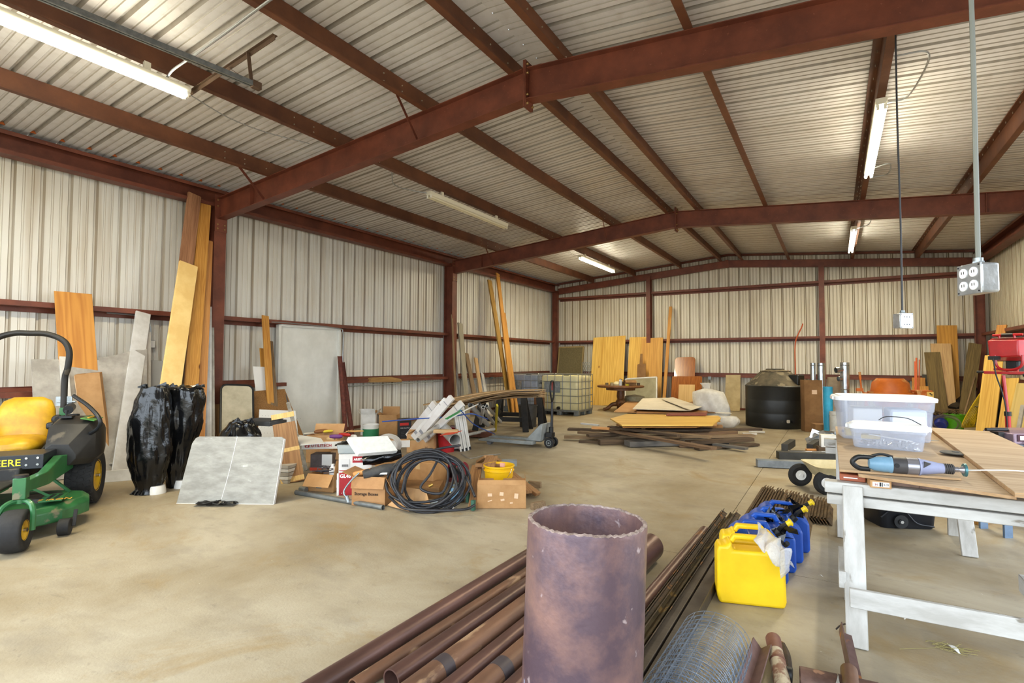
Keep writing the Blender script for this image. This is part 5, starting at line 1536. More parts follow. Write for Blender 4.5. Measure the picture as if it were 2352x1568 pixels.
t = thing('trim_bundle', 'strapped bundle of white ribbed trim standing nearly upright by the pallet jack', 'trim', base, R=frame(G(1052, 935, .74) - base, (.8, -.5, 0)))
Lr = (G(1052, 935, .74) - base).length
for k in range(6):
    q = M(); q.box((Lr / 2, -.085 + .034 * k, .01 * (k % 2)), (Lr, .03, .06)); q.obj('strip', WHITEB, t, bevel=.003)
q = M(); q.box((.03, 0, .0), (.05, .2, .075)); q.obj('dark_end', BLK, t)
PVC = mat('grey_white_pvc', '#c3c0ba', '#a9a6a0', rough=.45, scale=6)
pv = [((1065, 1000, .12), (1135, 985, .12), .03, 'grey white pipe lying level right of the white bundle'), ((960, 1010, .35), (1040, 955, .55), .035, 'light pipe lying across the white carton bundle'), ((1120, 975, .2), (1080, 930, .7), .05, 'wide grey white pipe slanting under the planks, left of four'), ((1135, 972, .22), (1100, 928, .7), .035, 'medium grey pipe slanting under the planks, second of four'),
      ((1150, 968, .25), (1118, 932, .7), .03, 'thin grey pipe slanting under the planks, third of four'), ((1104, 972, .3), (1110, 935, .72), .03, 'thin grey pipe standing under the planks, fourth of four'), ((1045, 1010, .3), (998, 962, .5), .09, 'fat grey tube with open end over the red bucket')]
for a, b, r, lb in pv: pipe(lb, G(*a), G(*b), r, .006, PVC, name='plastic_pipe')
for i, (pts, lb) in enumerate((((( 878, 968, .62), (950, 962, .6), (1030, 957, .6), (1080, 950, .65), (1100, 955, .6), (1120, 962, .5)), 'blue strap stretched from the clutter over the carton bundle'), (((1058, 942, .74), (1090, 975, .4), (1137, 997, .08)), 'blue strap running from the bundle down towards the jack'))):
    q = M(); q.tube(curve_pts([G(*p) for p in pts]), .009, n=6); q.obj('blue_strap', mat('blue_strap', '#2151a8', rough=.4), label=lb, category='strap')
q = M(); q.tube(curve_pts([G(1000, 985, .38), G(1050, 952, .65), G(1098, 928, .75)]), .012, n=6); q.obj('white_rod', WHT, label='thin white rod slanting up over the carton bundle', category='rod')
board('green strip lying on the carton bundle by the blue strap', G(1025, 962, .62), G(1060, 942, .72), .05, .012, mat('bright_green', '#2e8a4a'), name='green_strip', cat='strip')
board('rusty brown beam on the floor behind the white trim bundle', G(1070, 995, .08), G(1130, 998, .06), .2, .1, mat('red_brown_beam', '#6b3f2e', '#54301f', rough=.8, scale=6), name='wood_beam', cat='beam')
# trestles
TR = mat('black_trestle', '#25221f', '#191715', rough=.7, scale=9)
for i, (p, lb) in enumerate(((G(1155, 990) + FB * .25, 'black trestle under the planks, nearer the pallet jack'), (G(1195, 985) + FB * .9, 'black trestle under the planks, farther in'))):
    t = thing('trestle', lb, 'trestle', p, rz=.35)
    q = M(); q.bar((-.55, 0, .74), (.55, 0, .74), .09, .05); q.obj('top_bar', TR, t)
    for sx in (-1, 1):
        for sy in (-1, 1):
            q = M(); q.bar((sx * .46, sy * .03, .72), (sx * .56, sy * .3, .0), .13, .03, up=(0, 1, 0)); q.obj('leg', TR, t)
        q = M(); q.bar((sx * .5, -.2, .28), (sx * .5, .2, .28), .03, .08, up=(0, 0, 1)); q.obj('brace', TR, t)
    q = M(); q.bar((-.5, .1, .22), (.5, .1, .22), .03, .1); q.obj('brace', TR, t)
t = bucket('trash_bin', 'dark grey plastic bin with open top at the right end of the trestles', G(1213, 982) + FB * .2, .22, .5, mat('dark_grey_plastic', '#3b3a38', '#2b2a29', rough=.5), taper=.85, handle=False, cat='bin')
leanB('dark brown panel between the trestles and the caged tote', (1227, 1251, 900), (1225, 1252, 952), 13.0, 12.6, .02, mat('dark_brown_panel', '#6a4528', '#583820', rough=.6, scale=5), name='brown_board')
board('yellow-black level standing under the planks', G(1138, 990), G(1142, 930, .72), .05, .03, mat('level_yellow', '#c9b42a'), up=(0, -1, 0), name='spirit_level', cat='tool')
# the planks over the trestles: thin bowed sheets
rp = random.Random(17)
PLK = [wood('tan_siding', '#b8966a', '#94754c', scale=7, knots=False), wood('brown_siding', '#8f7048', '#6f5434', scale=7, knots=False), PALE]
for k in range(13):
    za = .62 + .014 * k; zb_ = .80 + .015 * k
    a = G(985 + 22 * (k % 5) + rp.uniform(-20, 20), 940 - 1.6 * k, .58 + .02 * k) + FB * rp.uniform(-.1, .3); b = G(1250 - 12 * (k % 3), 912 - 1.4 * k, .78 + .018 * k) + FB * rp.uniform(-.3, .2)
    d = b - a; L = d.length; R = frame(d, (0, 0, 1)); wd = rp.choice((.2, .24, .3)); th_ = .012
    q = M(); rg = []
    for j in range(11):
        u = j / 10; bow = .06 * math.sin(PI * u)
        rg.append([V((L * u, -wd / 2, bow - th_ / 2)), V((L * u, wd / 2, bow - th_ / 2)), V((L * u, wd / 2, bow + th_ / 2)), V((L * u, -wd / 2, bow + th_ / 2))])
    q.loft(rg)
    q.obj('siding_plank', PLK[k % 3], loc=a, R=R, label='thin bowed siding plank in the loose stack over the black trestles', category='plank', group='siding planks stacked over the black trestles')

# ---- pallet jack
JG = mat('jack_grey', '#8f9494', '#777c7d', rough=.45, scale=6)
ja = G(1108, 1020); jb = G(1225, 1030)
jd = V((jb.x - ja.x, jb.y - ja.y, 0)).normalized(); jl = V((-jd.y, jd.x, 0))
t = thing('pallet_jack', 'grey hand pallet jack with black upright handle', 'pallet jack', jb + jd * .1 + jl * .27, R=Matrix((-jd, -jl, V((0, 0, 1)))).transposed())
# local: x towards fork tips, handle at origin
for s in (-1, 1):
    q = M(); q.loft([[V((x, s * .19 + y * w_, z)) for y, z in ((-.08, .06), (.08, .06), (.08, h), (-.08, h))] for x, h, w_ in ((.12, .12, 1), (1.1, .11, 1), (1.22, .085, .7))])
    q.obj('fork', JG, t, bevel=.006)
    q = M(); q.cyl((1.0, s * .19 - .05, .045), (1.0, s * .19 + .05, .045), .045, n=18); q.obj('load_wheel', mat('wheel_grey', '#6b6c70', rough=.5), t)
    q = M(); q.cyl((-.12, s * .09 - .025, .09), (-.12, s * .09 + .025, .09), .09, n=28); w = q.obj('steer_wheel', BLK, t, bevel=.006)
    q = M(); q.cyl((-.12, s * .09 - .03, .09), (-.12, s * .09 + .03, .09), .05, n=20, hollow=.012); q.cyl((-.12, s * .09 - .028, .09), (-.12, s * .09 + .028, .09), .018, n=12); q.obj('wheel_hub', GALV, w)
q = M(); q.prism([(.0, .12), (.3, .12), (.0, .42), (-.04, .42)], -.2, .2, R=Matrix(((1, 0, 0), (0, 0, 1), (0, 1, 0)))); q.obj('frame_body', JG, t, bevel=.01)
q = M(); q.cyl((-.12, 0, .1), (-.12, 0, .36), .04, n=16); q.box((-.1, 0, .22), (.12, .16, .08)); q.obj('pump', BLK, t, bevel=.006)
q = M(); q.tube([(-.13, 0, .3), (-.14, 0, .8)], .024, n=10); q.obj('handle_shaft', mat('jack_black', '#1c1c1f', rough=.4), t)
q = M(); q.tube(curve_pts([(-.14, 0, .78), (-.14, .07, .92), (-.14, .085, 1.05), (-.14, .05, 1.15), (-.14, -.05, 1.15), (-.14, -.085, 1.05), (-.14, -.07, .92), (-.14, 0, .78)]), .016, n=8); q.obj('handle_loop', MC['jack_black'], t)
q = M(); q.bar((-.14, .0, 1.14), (-.14, .0, 1.0), .02, .02, up=(1, 0, 0)); q.obj('release_lever', mat('red_lever', '#7e2f2a'), t)
q = M(); q.tube(curve_pts([G(1060, 1042, .01), G(1080, 1052, .01), G(1110, 1046, .01), G(1150, 1042, .01)]), .006, n=6); q.obj('white_cable', mat('grey_cable2', '#8d8a84'), label='thin grey cable on the floor between trim bundle and trestle', category='cable')
# ------------------------------------------------------------------ right of the tank
t = carton('tall brown cardboard carton with ducts standing in it, right of the black tank', G(1874, 992) + FB * .15, .36, .26, 1.12, rz=.35, m=CARDD)
q = M(); q.box((.02, -.131, .86), (.1, .002, .09)); q.obj('pale_label', mat('pale_tape', '#d9b896'), t)
base = G(1874, 992) + FB * .15
DUCT = mat('galv_duct', '#c2c6c8', '#9fa5a9', rough=.25, metal=.9, scale=4)


def duct(label, p, r, z0, z1, m=DUCT, name='metal_duct', seams=True, cat='duct'):
    q = M(); q.lathe([(r - .003, z0), (r, z0), (r, z1), (r - .003, z1), (r - .003, z0)], 24)
    t = q.obj(name, m, loc=p, smooth=40, label=label, category=cat)
    if seams:
        q = M()
        for k in range(2): z = z1 - .06 - k * .5; q.lathe([(r, z - .008), (r + .006, z), (r, z + .008)], 24)
        q.obj('crimp_ring', m, t, kind='stuff')
    return t


def DP(x, y, dist):
    return CAM + px(x, y) * dist


d0 = (base - CAM).dot(FW)
p = DP(1868, 900, d0); duct('shiny narrow duct standing in the tall carton, left one', V((p.x, p.y, 0)), .05, .02, DP(1872, 833, d0).z)
p = DP(1887, 900, d0); duct('shiny wider duct standing in the tall carton, right one', V((p.x, p.y, 0)), .075, .02, DP(1887, 833, d0).z)
p = DP(1903, 976, 10.5); p.z = 0; duct('bright blue plastic pipe standing upright beside the tall carton', p, .085, 0, DP(1903, 888, 10.5).z, mat('cyan_pipe', '#2f9fc4', '#2487ab', rough=.4, scale=3), 'blue_pipe', False, 'pipe')
p = DP(1917, 900, 11.6); duct('wide tan cardboard forming tube standing behind the blue pipe', V((p.x, p.y, 0)), .135, 0, DP(1917, 866, 11.6).z, mat('tan_tube', '#b5a288', '#9d8a70', rough=.8, scale=4), 'cardboard_tube', False, 'tube')
p = DP(1941, 880, 11.0); t = duct('tall shiny duct with a branch collar right of the tan tube', V((p.x, p.y, 0)), .085, 0, DP(1941, 832, 11).z)
zc = DP(1935, 848, 11).z
q = M(); q.cyl((0, 0, zc), (-.16, -.1, zc - .02), .06, n=20, hollow=.004); q.obj('branch_collar', DUCT, t)
q = M(); q.cyl((0, 0, zc - .18), (-.12, -.08, zc - .2), .05, n=20, hollow=.004); q.obj('branch_collar', DUCT, t)
p = G(1921, 1010); duct('clear corrugated cylinder standing low by the plastic bin', p, .11, 0, .55, mat('frosted_cylinder', '#b9b8b2', '#a3a29c', rough=.35), 'clear_cylinder', True, 'cylinder')
carton('small low brown carton at the foot of the tall one', G(1894, 1000), .42, .3, .24, m=CARDD, open_=False, rz=.3)
# floor steel: long grey channel, dark rails
t = board('long grey steel channel lying on the floor left of the table', G(1738, 1062, .06), G(2000, 1074, .06), .14, .10, mat('primer_channel', '#84898c', '#6c7174', rough=.55, scale=6, metal=.2), name='steel_channel', cat='steel')
q = M()
for k in range(4): q.box((.2 + .3 * k, .071, -.03), (.16, .004, .012))
q.obj('slot', BLK, t, kind='stuff')
t = board('dark painted steel rail lying behind the grey channel', G(1786, 1045, .05), G(1990, 1052, .05), .16, .12, mat('dark_rail', '#33322f', '#24231f', rough=.6, scale=6), name='steel_rail', cat='steel')
for i, (x, y) in enumerate(((1802, 1028), (1860, 1028))):
    board('short dark steel block standing across the dark rail, %s' % ('left one' if i == 0 else 'right one'), G(x, y, .06), G(x + 18, y - 12, .06), .1, .12, MC['dark_rail'], name='steel_block', cat='steel')
board('shiny bright steel bar lying between the dark blocks', G(1812, 1036, .1), G(1925, 1040, .1), .08, .03, CHR, name='steel_bar', cat='steel')
board('wooden spacer under the shiny steel bar', G(1852, 1034, .03), G(1925, 1036, .03), .09, .05, PINEO, name='wood_spacer', cat='wood')
rf = random.Random(9)
fb = thing('foil_bracket', 'crumpled shiny metal brackets heaped left of the plastic bins', 'bracket', G(1888, 1022))
for i in range(5):
    p = FR * (-.1 + .07 * i) + V((0, .04 * i, .12 + .03 * (i % 3)))
    q = M(); n = V((rf.uniform(-.5, .5), -1, rf.uniform(.2, .9)))
    Rk = frame(V((1, rf.uniform(-.3, .3), rf.uniform(-.5, .8))), n)
    q.box(p, (.36 - .03 * i, .17, .012), Rk); q.box(p + Rk @ V((.02, .01, .05)), (.28, .012, .1), Rk)
    q.obj('bracket_piece', CHR, fb)
t = carton('small white carton with a dark split, left of the table corner', G(1910, 1045) + FB * .1 + V((0, 0, .1)), .22, .16, .2, m=WHITEB, open_=False, rz=.2)
t.location.z = 0.12
q = M(); q.box((0, 0, -.06), (.3, .2, .12)); q.obj('plinth', DARKW, t)
# garden cart
cp = G(1884, 1132)
t = thing('garden_cart', 'cream plastic cart with black pneumatic wheels, half behind the table', 'cart', cp + FR * .18 + FB * .1, rz=YAW - .15)
q = M()
q.loft([[V((x * s + .1, y * s2, z)) for x, y in rrect(-.33, .5, -.28, .28, .08)] for z, s, s2 in ((.17, .75, .7), (.3, 1, 1), (.315, 1.04, 1.04), (.315, .96, .96), (.19, .7, .65))]); q.obj('cart_tub', mat('cream_plastic', '#c9bd98', '#b3a680', rough=.5), t, smooth=40)
for x, y in ((-.13, -.2), (-.26, .2)):
    n = M(); n.lathe([(.055, -.028), (.1, -.035), (.13, -.02), (.138, 0), (.13, .02), (.1, .035), (.055, .028)], 28, c=(x, y, .138), axis=Matrix(((1, 0, 0), (0, 0, 1), (0, -1, 0)))); w = n.obj('wheel', RUB, t)
    n = M(); n.cyl((x, y - .03, .138), (x, y + .03, .138), .06, n=20); n.cyl((x, y - .05, .138), (x, y + .05, .138), .02, n=10); n.obj('hub', WHT, w)
# stack of louver blades / steel pickets
LV = mat('rusty_picket', '#6b563b', '#453523', rough=.7, metal=.2, scale=8, bump=.1, spots='#7d5a33', sp_scale=20, sp_thr=.6)
for i in range(26):
    u = i / 25
    x = 8.2 + .68 * u; y1 = 6.9 - .35 * u - (.12 if i % 5 == 0 else 0); y0 = 5.2 if i < 20 else 5.75
    ln = y1 - y0; z = .03
    q = M(); R = frame(V((.012, 1, 0)), V((1, 0, .7 if i % 9 else .3)))
    q.box((ln / 2, 0, 0), (ln, .075, .005)); q.box((ln / 2, .037, .012), (ln, .004, .026)); q.box((ln / 2, -.034, -.01), (ln, .004, .02))
    q.obj('steel_picket', LV, loc=(x, y0, z), R=R, label='rusty steel picket in the nested row behind the blue cans', category='picket', group='rusty steel pickets nested on the floor')

# ---- cement mixer
MO = mat('mixer_orange', '#c9691c', '#b0581a', rough=.5, scale=4, spots='#c08a50', sp_scale=5, sp_thr=.6)
mp_ = DP(2045, 900, 10.3); mp_.z = 0
t = thing('cement_mixer', 'orange drum cement mixer behind the plastic storage bins', 'mixer', mp_, rz=.3)
q = M(); q.lathe([(0, .62), (.24, .66), (.33, .82), (.335, .9), (.345, .9), (.345, .93), (.33, .935), (.33, .95), (.30, 1.12), (.22, 1.2), (.21, 1.2), (.28, 1.1), (.3, .95), (.2, .7), (0, .68)], 40); q.obj('drum', MO, t, smooth=40)
q = M(); q.lathe([(.345, .89), (.375, .89), (.375, .94), (.345, .94)], 40); q.obj('ring_gear', MO, t)
q = M(); q.tube([(-.42, 0, .55), (-.42, 0, .92)], .03); q.tube([(.42, 0, .55), (.42, 0, .92)], .03); q.tube([(-.42, 0, .56), (-.3, 0, .5), (.3, 0, .5), (.42, 0, .56)], .03); q.tube([(0, -.02, .5), (-.3, -.35, .03)], .025); q.tube([(0, -.02, .5), (.3, -.35, .03)], .025); q.tube([(0, .02, .5), (-.3, .35, .03)], .025); q.tube([(0, .02, .5), (.3, .35, .03)], .025); q.obj('stand', MO, t)
q = M(); q.box((.52, -.02, .84), (.26, .26, .28)); q.obj('motor_box', MO, t, bevel=.012)
q = M(); q.box((.6, -.152, .86), (.11, .004, .19)); q.obj('warning_label', mat('label_amber', '#e0b860'), t)
q = M()
for a, b in ((.02, .04), (-.03, -.03), (.0, .06)): q.box((.6 + a, -.156, .86 + b), (.03, .002, .02))
q.obj('label_mark', INK, t, kind='stuff')
q = M(); q.tube([(-.46, 0, .9), (-.5, 0, 1.0), (-.52, -.02, 1.18)], .016); q.cyl((-.52, -.02, 1.18), (-.53, -.02, 1.32), .022, n=10); q.box((-.53, 0, .97), (.12, .05, .06)); q.obj('tilt_lever', MO, t)
for y in (-.3, .3):
    q = M(); q.lathe([(.03, -.03), (.14, -.03), (.16, 0), (.14, .03), (.03, .03)], 20, c=(-.35, y, .16), axis=Matrix(((1, 0, 0), (0, 0, 1), (0, -1, 0)))); q.obj('wheel', RUB, t)
for i, (x0, x1, y0, w_, c_) in enumerate(((2102, 2099, 830, .018, 'orange'), (2103, 2104, 822, .02, 'orange'), (2108, 2100, 826, .012, 'brown'))):
    a = DP(2102, 945, 12.5); a.z = .0; b = DP(x0, y0, 13.0)
    q = M(); q.tube([a + FR * .03 * i, b + FR * .02 * i], w_, n=8); q.obj('orange_stake', mat('orange_stake', '#b8542c', rough=.6), label=('tall orange stake behind the mixer, leftmost of three', 'tall orange stake behind the mixer, middle of three', 'thin orange stake behind the mixer, rightmost of three')[i], category='stake')

# ---- lumber in the far right corner
leanB('tall knotty plywood piece on the end wall by the corner', (2151, 2198, 747), (2164, 2202, 985), 17.85, 17.3, .02, wood('amber_ply2', '#c9943e', '#9d6c26', scale=3.2), name='plywood_sheet', cat='plywood')
leanB('pale tan board in front of the tall knotty plywood', (2146, 2174, 789), (2164, 2186, 985), 17.7, 16.9, .03, PALE, w=.42)
leanB('dark weathered board left of the pale tan one', (2131, 2150, 809), (2152, 2172, 985), 17.6, 16.8, .03, wood('olive_old_board', '#7d6a42', '#56472c', scale=8, rough=.85), w=.33)
leanB('small dark grey square panel left of the dark weathered board', (2118, 2138, 860), (2120, 2140, 960), 17.7, 17.3, .02, mat('charcoal_panel', '#3f3d38', rough=.7), name='dark_board', cat='panel')
leanB('dark grey square panel right of the pale tan board', (2173, 2189, 860), (2176, 2196, 950), 17.75, 17.5, .02, MC['charcoal_panel'], name='dark_board', cat='panel')
leanB('yellowish low board behind the mixer motor', (2103, 2136, 887), (2110, 2150, 965), 17.2, 16.8, .02, PINE, name='board', w=.45)
leanB('another yellowish board end peeping above the low one', (2100, 2119, 867), (2104, 2125, 960), 17.6, 17.3, .02, PLY, w=.28)
leanB('olive plank leaning steeply against the corner column', (2237, 2243, 789), (2205, 2222, 960), 17.5, 16.6, .03, MC['olive_old_board'], w=.26)
leanB('small tan board end low in the corner', (2172, 2184, 912), (2176, 2190, 970), 17.2, 16.9, .02, PALE, w=.2)
sheet('black curled rubber sheet slumped in the far right corner', [DP(2178, 935, 13.2), DP(2200, 938, 12.9), DP(2251, 903, 13.4), DP(2235, 888, 13.6)], .05, BLK, name='rubber_sheet')
a = DP(2214, 955, 12.2); b = DP(2243, 852, 13.2)
board('thin brown stick leaning over the green bucket', a, b, .03, .03, GREYW, name='stick')


def leanR(label, top, bot, Xt, Xb, t_, m, w_, **k):
    b = LX(top[0], top[1], Xt); a = BY(bot[0], bot[1], b.y - .3); a.z = .005
    return board(label, a, b, w_, t_, m, up=(-.75, -.65, .1), **k)


leanR('tall yellow board reaching the girt in the right corner', (2302, 746), (2258, 1000), W_ - .02, W_ - .9, .03, PLY, .2)
leanR('wide yellow plywood strip leaning beside the yellow hose', (2284, 815), (2262, 1000), W_ - .3, W_ - 1.2, .02, PLYY, .38, name='plywood_strip')
leanR('olive rounded plank right of the wide yellow strip', (2304, 868), (2282, 1000), W_ - .15, W_ - 1.0, .05, wood('olive_plank2', '#9a8448', '#76622f', scale=6), .26)
leanR('yellow plywood strip behind the red stand pole', (2325, 868), (2305, 1000), W_ - .1, W_ - .95, .02, PLYY, .26, name='plywood_strip')
leanR('green-edged yellow panel at the right edge of the view', (2356, 880), (2325, 1010), W_ - .1, W_ - 1.1, .02, wood('pale_yellow_ply', '#d6bd78', '#b89a50', scale=3), .3, name='plywood_strip')
leanR('grey stick before the green-edged panel', (2350, 930), (2328, 1010), W_ - .5, W_ - 1.2, .03, GREYP, .06, name='stick')
leanR('black backing board behind the yellow strips', (2338, 885), (2320, 1000), W_ - .02, W_ - .6, .02, BLK, .6, name='backing_board')
# hose, buckets, brush
YH = mat('yellow_hose', '#d8b81c', '#b8980e', rough=.4, scale=5)
t = thing('hose_bundle', 'long hanging bundle of yellow hose by the corner lumber', 'hose', DP(2243, 985, 11.6))
bh = t.location
q = M()
for k in range(9):
    o = .036 * (k - 4)
    f0 = FR * (.30 + o * .6) + V((0, 0, 1.0 - .02 * abs(k - 4))); f1 = FR * (-.12 + o * 1.4) + V((0, 0, .06))
    q.tube(curve_pts([f1 + FR * .22 + FB * .05, f1 + FB * .02 * k, f1 * .6 + f0 * .4 + FR * -.04, f0, f0 + FR * .07 - V((0, 0, .06)), f1 * .5 + f0 * .5 + FR * .1, f1 + FR * .28 + V((0, 0, .04))]), .012, n=6)
q.obj('hose_loops', YH, t, kind='stuff')
q = M(); q.tube([FR * .1 + V((0, 0, .5)) + FR * .13 * math.cos(a) + V((0, 0, .02)) * math.sin(a) + FB * .12 * math.sin(a) for a in [2 * PI * k / 16 for k in range(16)]], .01, n=6, closed=True); q.obj('tie', BLK, t)
GR = mat('lime_green_plastic', '#5fae1e', '#4c9612', rough=.4, scale=4)
gb = G(2196, 990) + V((0, .2, 0))
t = bucket('green_bucket', 'lime green bucket heaped with twigs in the right corner', gb, .2, .36, GR, taper=.8, handle=False)
TW = mat('twigs', '#6b5638', '#4a3a26', rough=.9, scale=10)
rb = random.Random(31)
for nm, cc, n_, r_, lb in (('twig_bunch', gb + V((0, 0, .36)), 26, .2, 'twigs and bark piled in the green bucket'), ('vine_bunch', G(2150, 990) + V((0, .25, .33)), 26, .24, 'dry curled vines in the blue bucket')):
    q = M()
    for k in range(n_):
        a = rb.uniform(0, 6.28); l = rb.uniform(.1, .3); p = cc + V((rb.uniform(-r_, r_) * .6, rb.uniform(-r_, r_) * .6, rb.uniform(-.02, .08)))
        d = V((math.cos(a), math.sin(a), rb.uniform(-.1, .5)))
        q.tube(curve_pts([p - d * l * .5, p + V((0, 0, .03)), p + d * l * .5]), rb.uniform(.004, .012), n=5)
    q.obj(nm, TW, kind='stuff' if False else 'thing', label=lb, category='twigs')
t = bucket('blue_bucket', 'dark blue bucket full of dry vines, between red and green buckets', G(2150, 990) + V((0, .25, 0)), .19, .34, mat('navy_plastic', '#1f2f8a', '#182566', rough=.4), taper=.85, handle=False)
t = bucket('blue_bucket', 'small blue bucket lying on its side with wire around it', G(2160, 992) + V((0, -.0, .12)), .12, .16, MC['navy_plastic'], taper=.9, handle=False, tilt=Matrix.Rotation(-1.2, 3, 'X') @ Matrix.Rotation(.2, 3, 'Y'))
t = bucket('red_bucket', 'faded red-orange bucket next to the blue one, by the bins', G(2124, 990) + V((0, .25, 0)), .15, .36, mat('faded_red', '#a8402c', '#8a3424', rough=.5), taper=.9, handle=False)
q = M()
for k in range(7): q.tube([G(2172, 985, .1) + V(((.2 + .01 * k) * math.cos(a), .04 * math.sin(3 * a + k), .12 + (.13 + .01 * k) * math.sin(a))) for a in [2 * PI * i / 26 for i in range(26)]], .004, n=4, closed=True)
q.obj('wire_coil', mat('dull_wire', '#6f665a', rough=.5, metal=.6), label='loose coil of thin wire between the blue and green buckets', category='wire')

# ---- work light on its stand
wd_ = 5.6
WR = mat('lamp_red', '#b5161c', '#9c1016', rough=.35, scale=5, coat=.3)
wp = DP(2316, 990, wd_); wp.z = 0
t = thing('work_light', 'red twin halogen work light on a red tripod stand', 'work light', wp, rz=YAW - 1.15)
zz_ = lambda y: DP(2316, y, wd_).z
u = lambda n: n * wd_ / F
q = M(); q.cyl((0, 0, .45), (0, 0, zz_(950)), .024, n=16); q.cyl((0, 0, zz_(950)), (-u(6), 0, zz_(862)), .016, n=14); q.obj('mast', WR, t)
q = M(); q.cyl((0, 0, zz_(955)), (0, 0, zz_(945)), .03, n=16); q.cyl((0, 0, .42), (0, 0, .52), .034, n=16); q.obj('collar', BLK, t)
for k in range(3):
    a = 2 * PI * k / 3 + .5
    q = M(); q.cyl((0, 0, .48), (.42 * math.cos(a), .42 * math.sin(a), .02), .013, n=10); q.obj('leg', WR, t)
q = M(); q.bar((-u(42), 0, zz_(856)), (u(48), 0, zz_(856)), .03, .03); q.bar((-u(25), .02, zz_(848)), (u(20), .02, zz_(850)), .03, .025); q.obj('crossbar', WR, t, bevel=.004)
q = M(); q.cyl((-u(56), 0, zz_(855)), (-u(42), 0, zz_(855)), .013, n=12); q.cyl((u(30), 0, zz_(860)), (u(36), 0, zz_(860)), .02, n=12); q.obj('crossbar_knob', BLK, t)
q = M()
q.tube(curve_pts([(-u(20), 0, zz_(815)), (-u(18), 0, zz_(838)), (-u(8), 0, zz_(848)), (u(14), 0, zz_(848)), (u(28), 0, zz_(838)), (u(30), 0, zz_(815))]), .013, n=8); q.obj('yoke', WR, t)
hz0, hz1 = zz_(822), zz_(780)
q = M()
w0, w1 = -u(38), u(22)
q.loft([[V((w0 + .02, -.0, hz1)), V((w1 - .0, 0, hz1)), V((w1, 0, hz0 + .02)), V((w0 + .03, 0, hz0))], [V((w0, .05, hz1 - .0)), V((w1 + .03, .05, hz1)), V((w1 + .03, .05, hz0)), V((w0 + .02, .05, hz0))], [V((w0 - .02, .17, hz1 + .03)), V((w1 + .07, .17, hz1 + .03)), V((w1 + .07, .17, hz0 - .03)), V((w0 - .02, .17, hz0 - .03))]])
q.obj('lamp_housing', WR, t, bevel=.012, seg=3)
q = M(); q.box(((w0 + w1) / 2 + .03, .182, (hz0 + hz1) / 2), (w1 - w0 + .1, .03, hz1 - hz0 + .07)); q.obj('lamp_bezel', BLK, t, bevel=.006)
q = M(); q.box(((w0 + w1) / 2 + .03, .199, (hz0 + hz1) / 2), (w1 - w0 + .06, .004, hz1 - hz0 + .03)); q.obj('lamp_glass', mat('smoked_glass', '#b9c0c2', rough=.1), t)
q = M(); q.cyl((w0 + .1, .06, hz1 + .02), (w0 + .1, .06, zz_(768)), .011, n=8); q.cyl((w1 - .05, .06, hz1 + .02), (w1 - .05, .06, zz_(768)), .011, n=8); q.cyl((w0 + .04, .06, zz_(768)), (w1 + .02, .06, zz_(768)), .013, n=10); q.obj('handle', WR, t)
q = M(); q.cyl((w0 + .12, .06, zz_(768)), (w1 - .06, .06, zz_(768)), .018, n=12); q.obj('handle_grip', BLK, t)
q = M(); q.box(((w0 + w1) / 2 + .02, .12, hz1 + .045), (.3, .05, .02)); q.obj('heat_guard', BLK, t)
q = M(); q.box((-u(20), -.02, hz0 - .0), (.09, .05, .04)); q.tube(curve_pts([(-u(20), -.04, hz0), (-u(14), -.06, zz_(860)), (-u(4), -.06, zz_(900)), (u(2), -.05, zz_(950)), (u(3), -.04, .3), (u(2), -.1, .02)]), .007, n=6); q.obj('power_cord', BLK, t)
q = M(); q.box((u(-8), .26, .5 * (zz_(820) + zz_(862))), (.12, .12, zz_(820) - zz_(862))); q.obj('second_lamp', BLK, t, bevel=.02)

# ---- clamp bench / saw at the right edge
sb = DP(2315, 1000, 4.7); sz = sb.z
t = thing('saw_bench', 'grey and mauve tile saw on a steel stand at the right edge', 'saw', V((sb.x, sb.y, 0)), rz=YAW)
MAU = mat('mauve_metal', '#a58f9f', '#8a7684', rough=.4, scale=5, metal=.3)
q = M(); q.box((.16, 0, sz - .01), (.5, .3, .09)); q.obj('saw_bed', MAU, t, bevel=.008)
q = M(); q.box((.2, 0, sz - .07), (.6, .32, .03)); q.obj('saw_rail', mat('slate_rail', '#5f6470', rough=.45, metal=.4), t)
q = M(); q.box((-.02, -.155, sz - .0), (.08, .006, .06)); q.box((.1, -.155, sz + .0), (.05, .006, .05)); q.obj('switch_plate', mat('dark_switch', '#4a2430'), t)
q = M(); q.box((-.02, -.16, sz + .0), (.05, .004, .035)); q.obj('white_plate', WHT, t)
q = M(); q.cyl((-.24, -.05, sz + .06), (-.05, -.05, sz + .06), .014, n=12); q.box((-.14, -.05, sz - .01), (.05, .08, .1)); q.cyl((-.24, -.12, sz - .06), (-.08, -.12, sz - .06), .01, n=10); q.obj('clamp_screw', BLK, t)
q = M(); q.box((.12, .02, sz + .045), (.34, .18, .025)); q.obj('wood_fence', mat('dark_pink_wood', '#7d6058', rough=.7), t)
q = M(); q.tube(curve_pts([(.14, -.05, sz + .03), (.2, -.1, sz + .1), (.26, -.16, sz - .02), (.24, -.17, sz - .2)]), .008, n=6); q.tube(curve_pts([(-.0, -.16, sz - .02), (-.01, -.18, sz - .15), (0, -.17, sz - .3)]), .006, n=6); q.obj('power_cord', BLK, t)
BL2 = mat('blue_grey_steel', '#7a8fa8', '#62768e', rough=.45, metal=.3)
for x, y in ((-.12, -.1), (-.1, .16), (.4, -.1), (.4, .16)):
    q = M(); q.bar((x, y, 0), (x, y, sz - .08), .07, .02, up=(0, 1, 0)); q.obj('leg', BL2, t)
q = M(); q.cyl((.24, .3, .35), (.30, .3, .65), .12, n=20); q.obj('red_tank', WR, t, bevel=.03, seg=3)
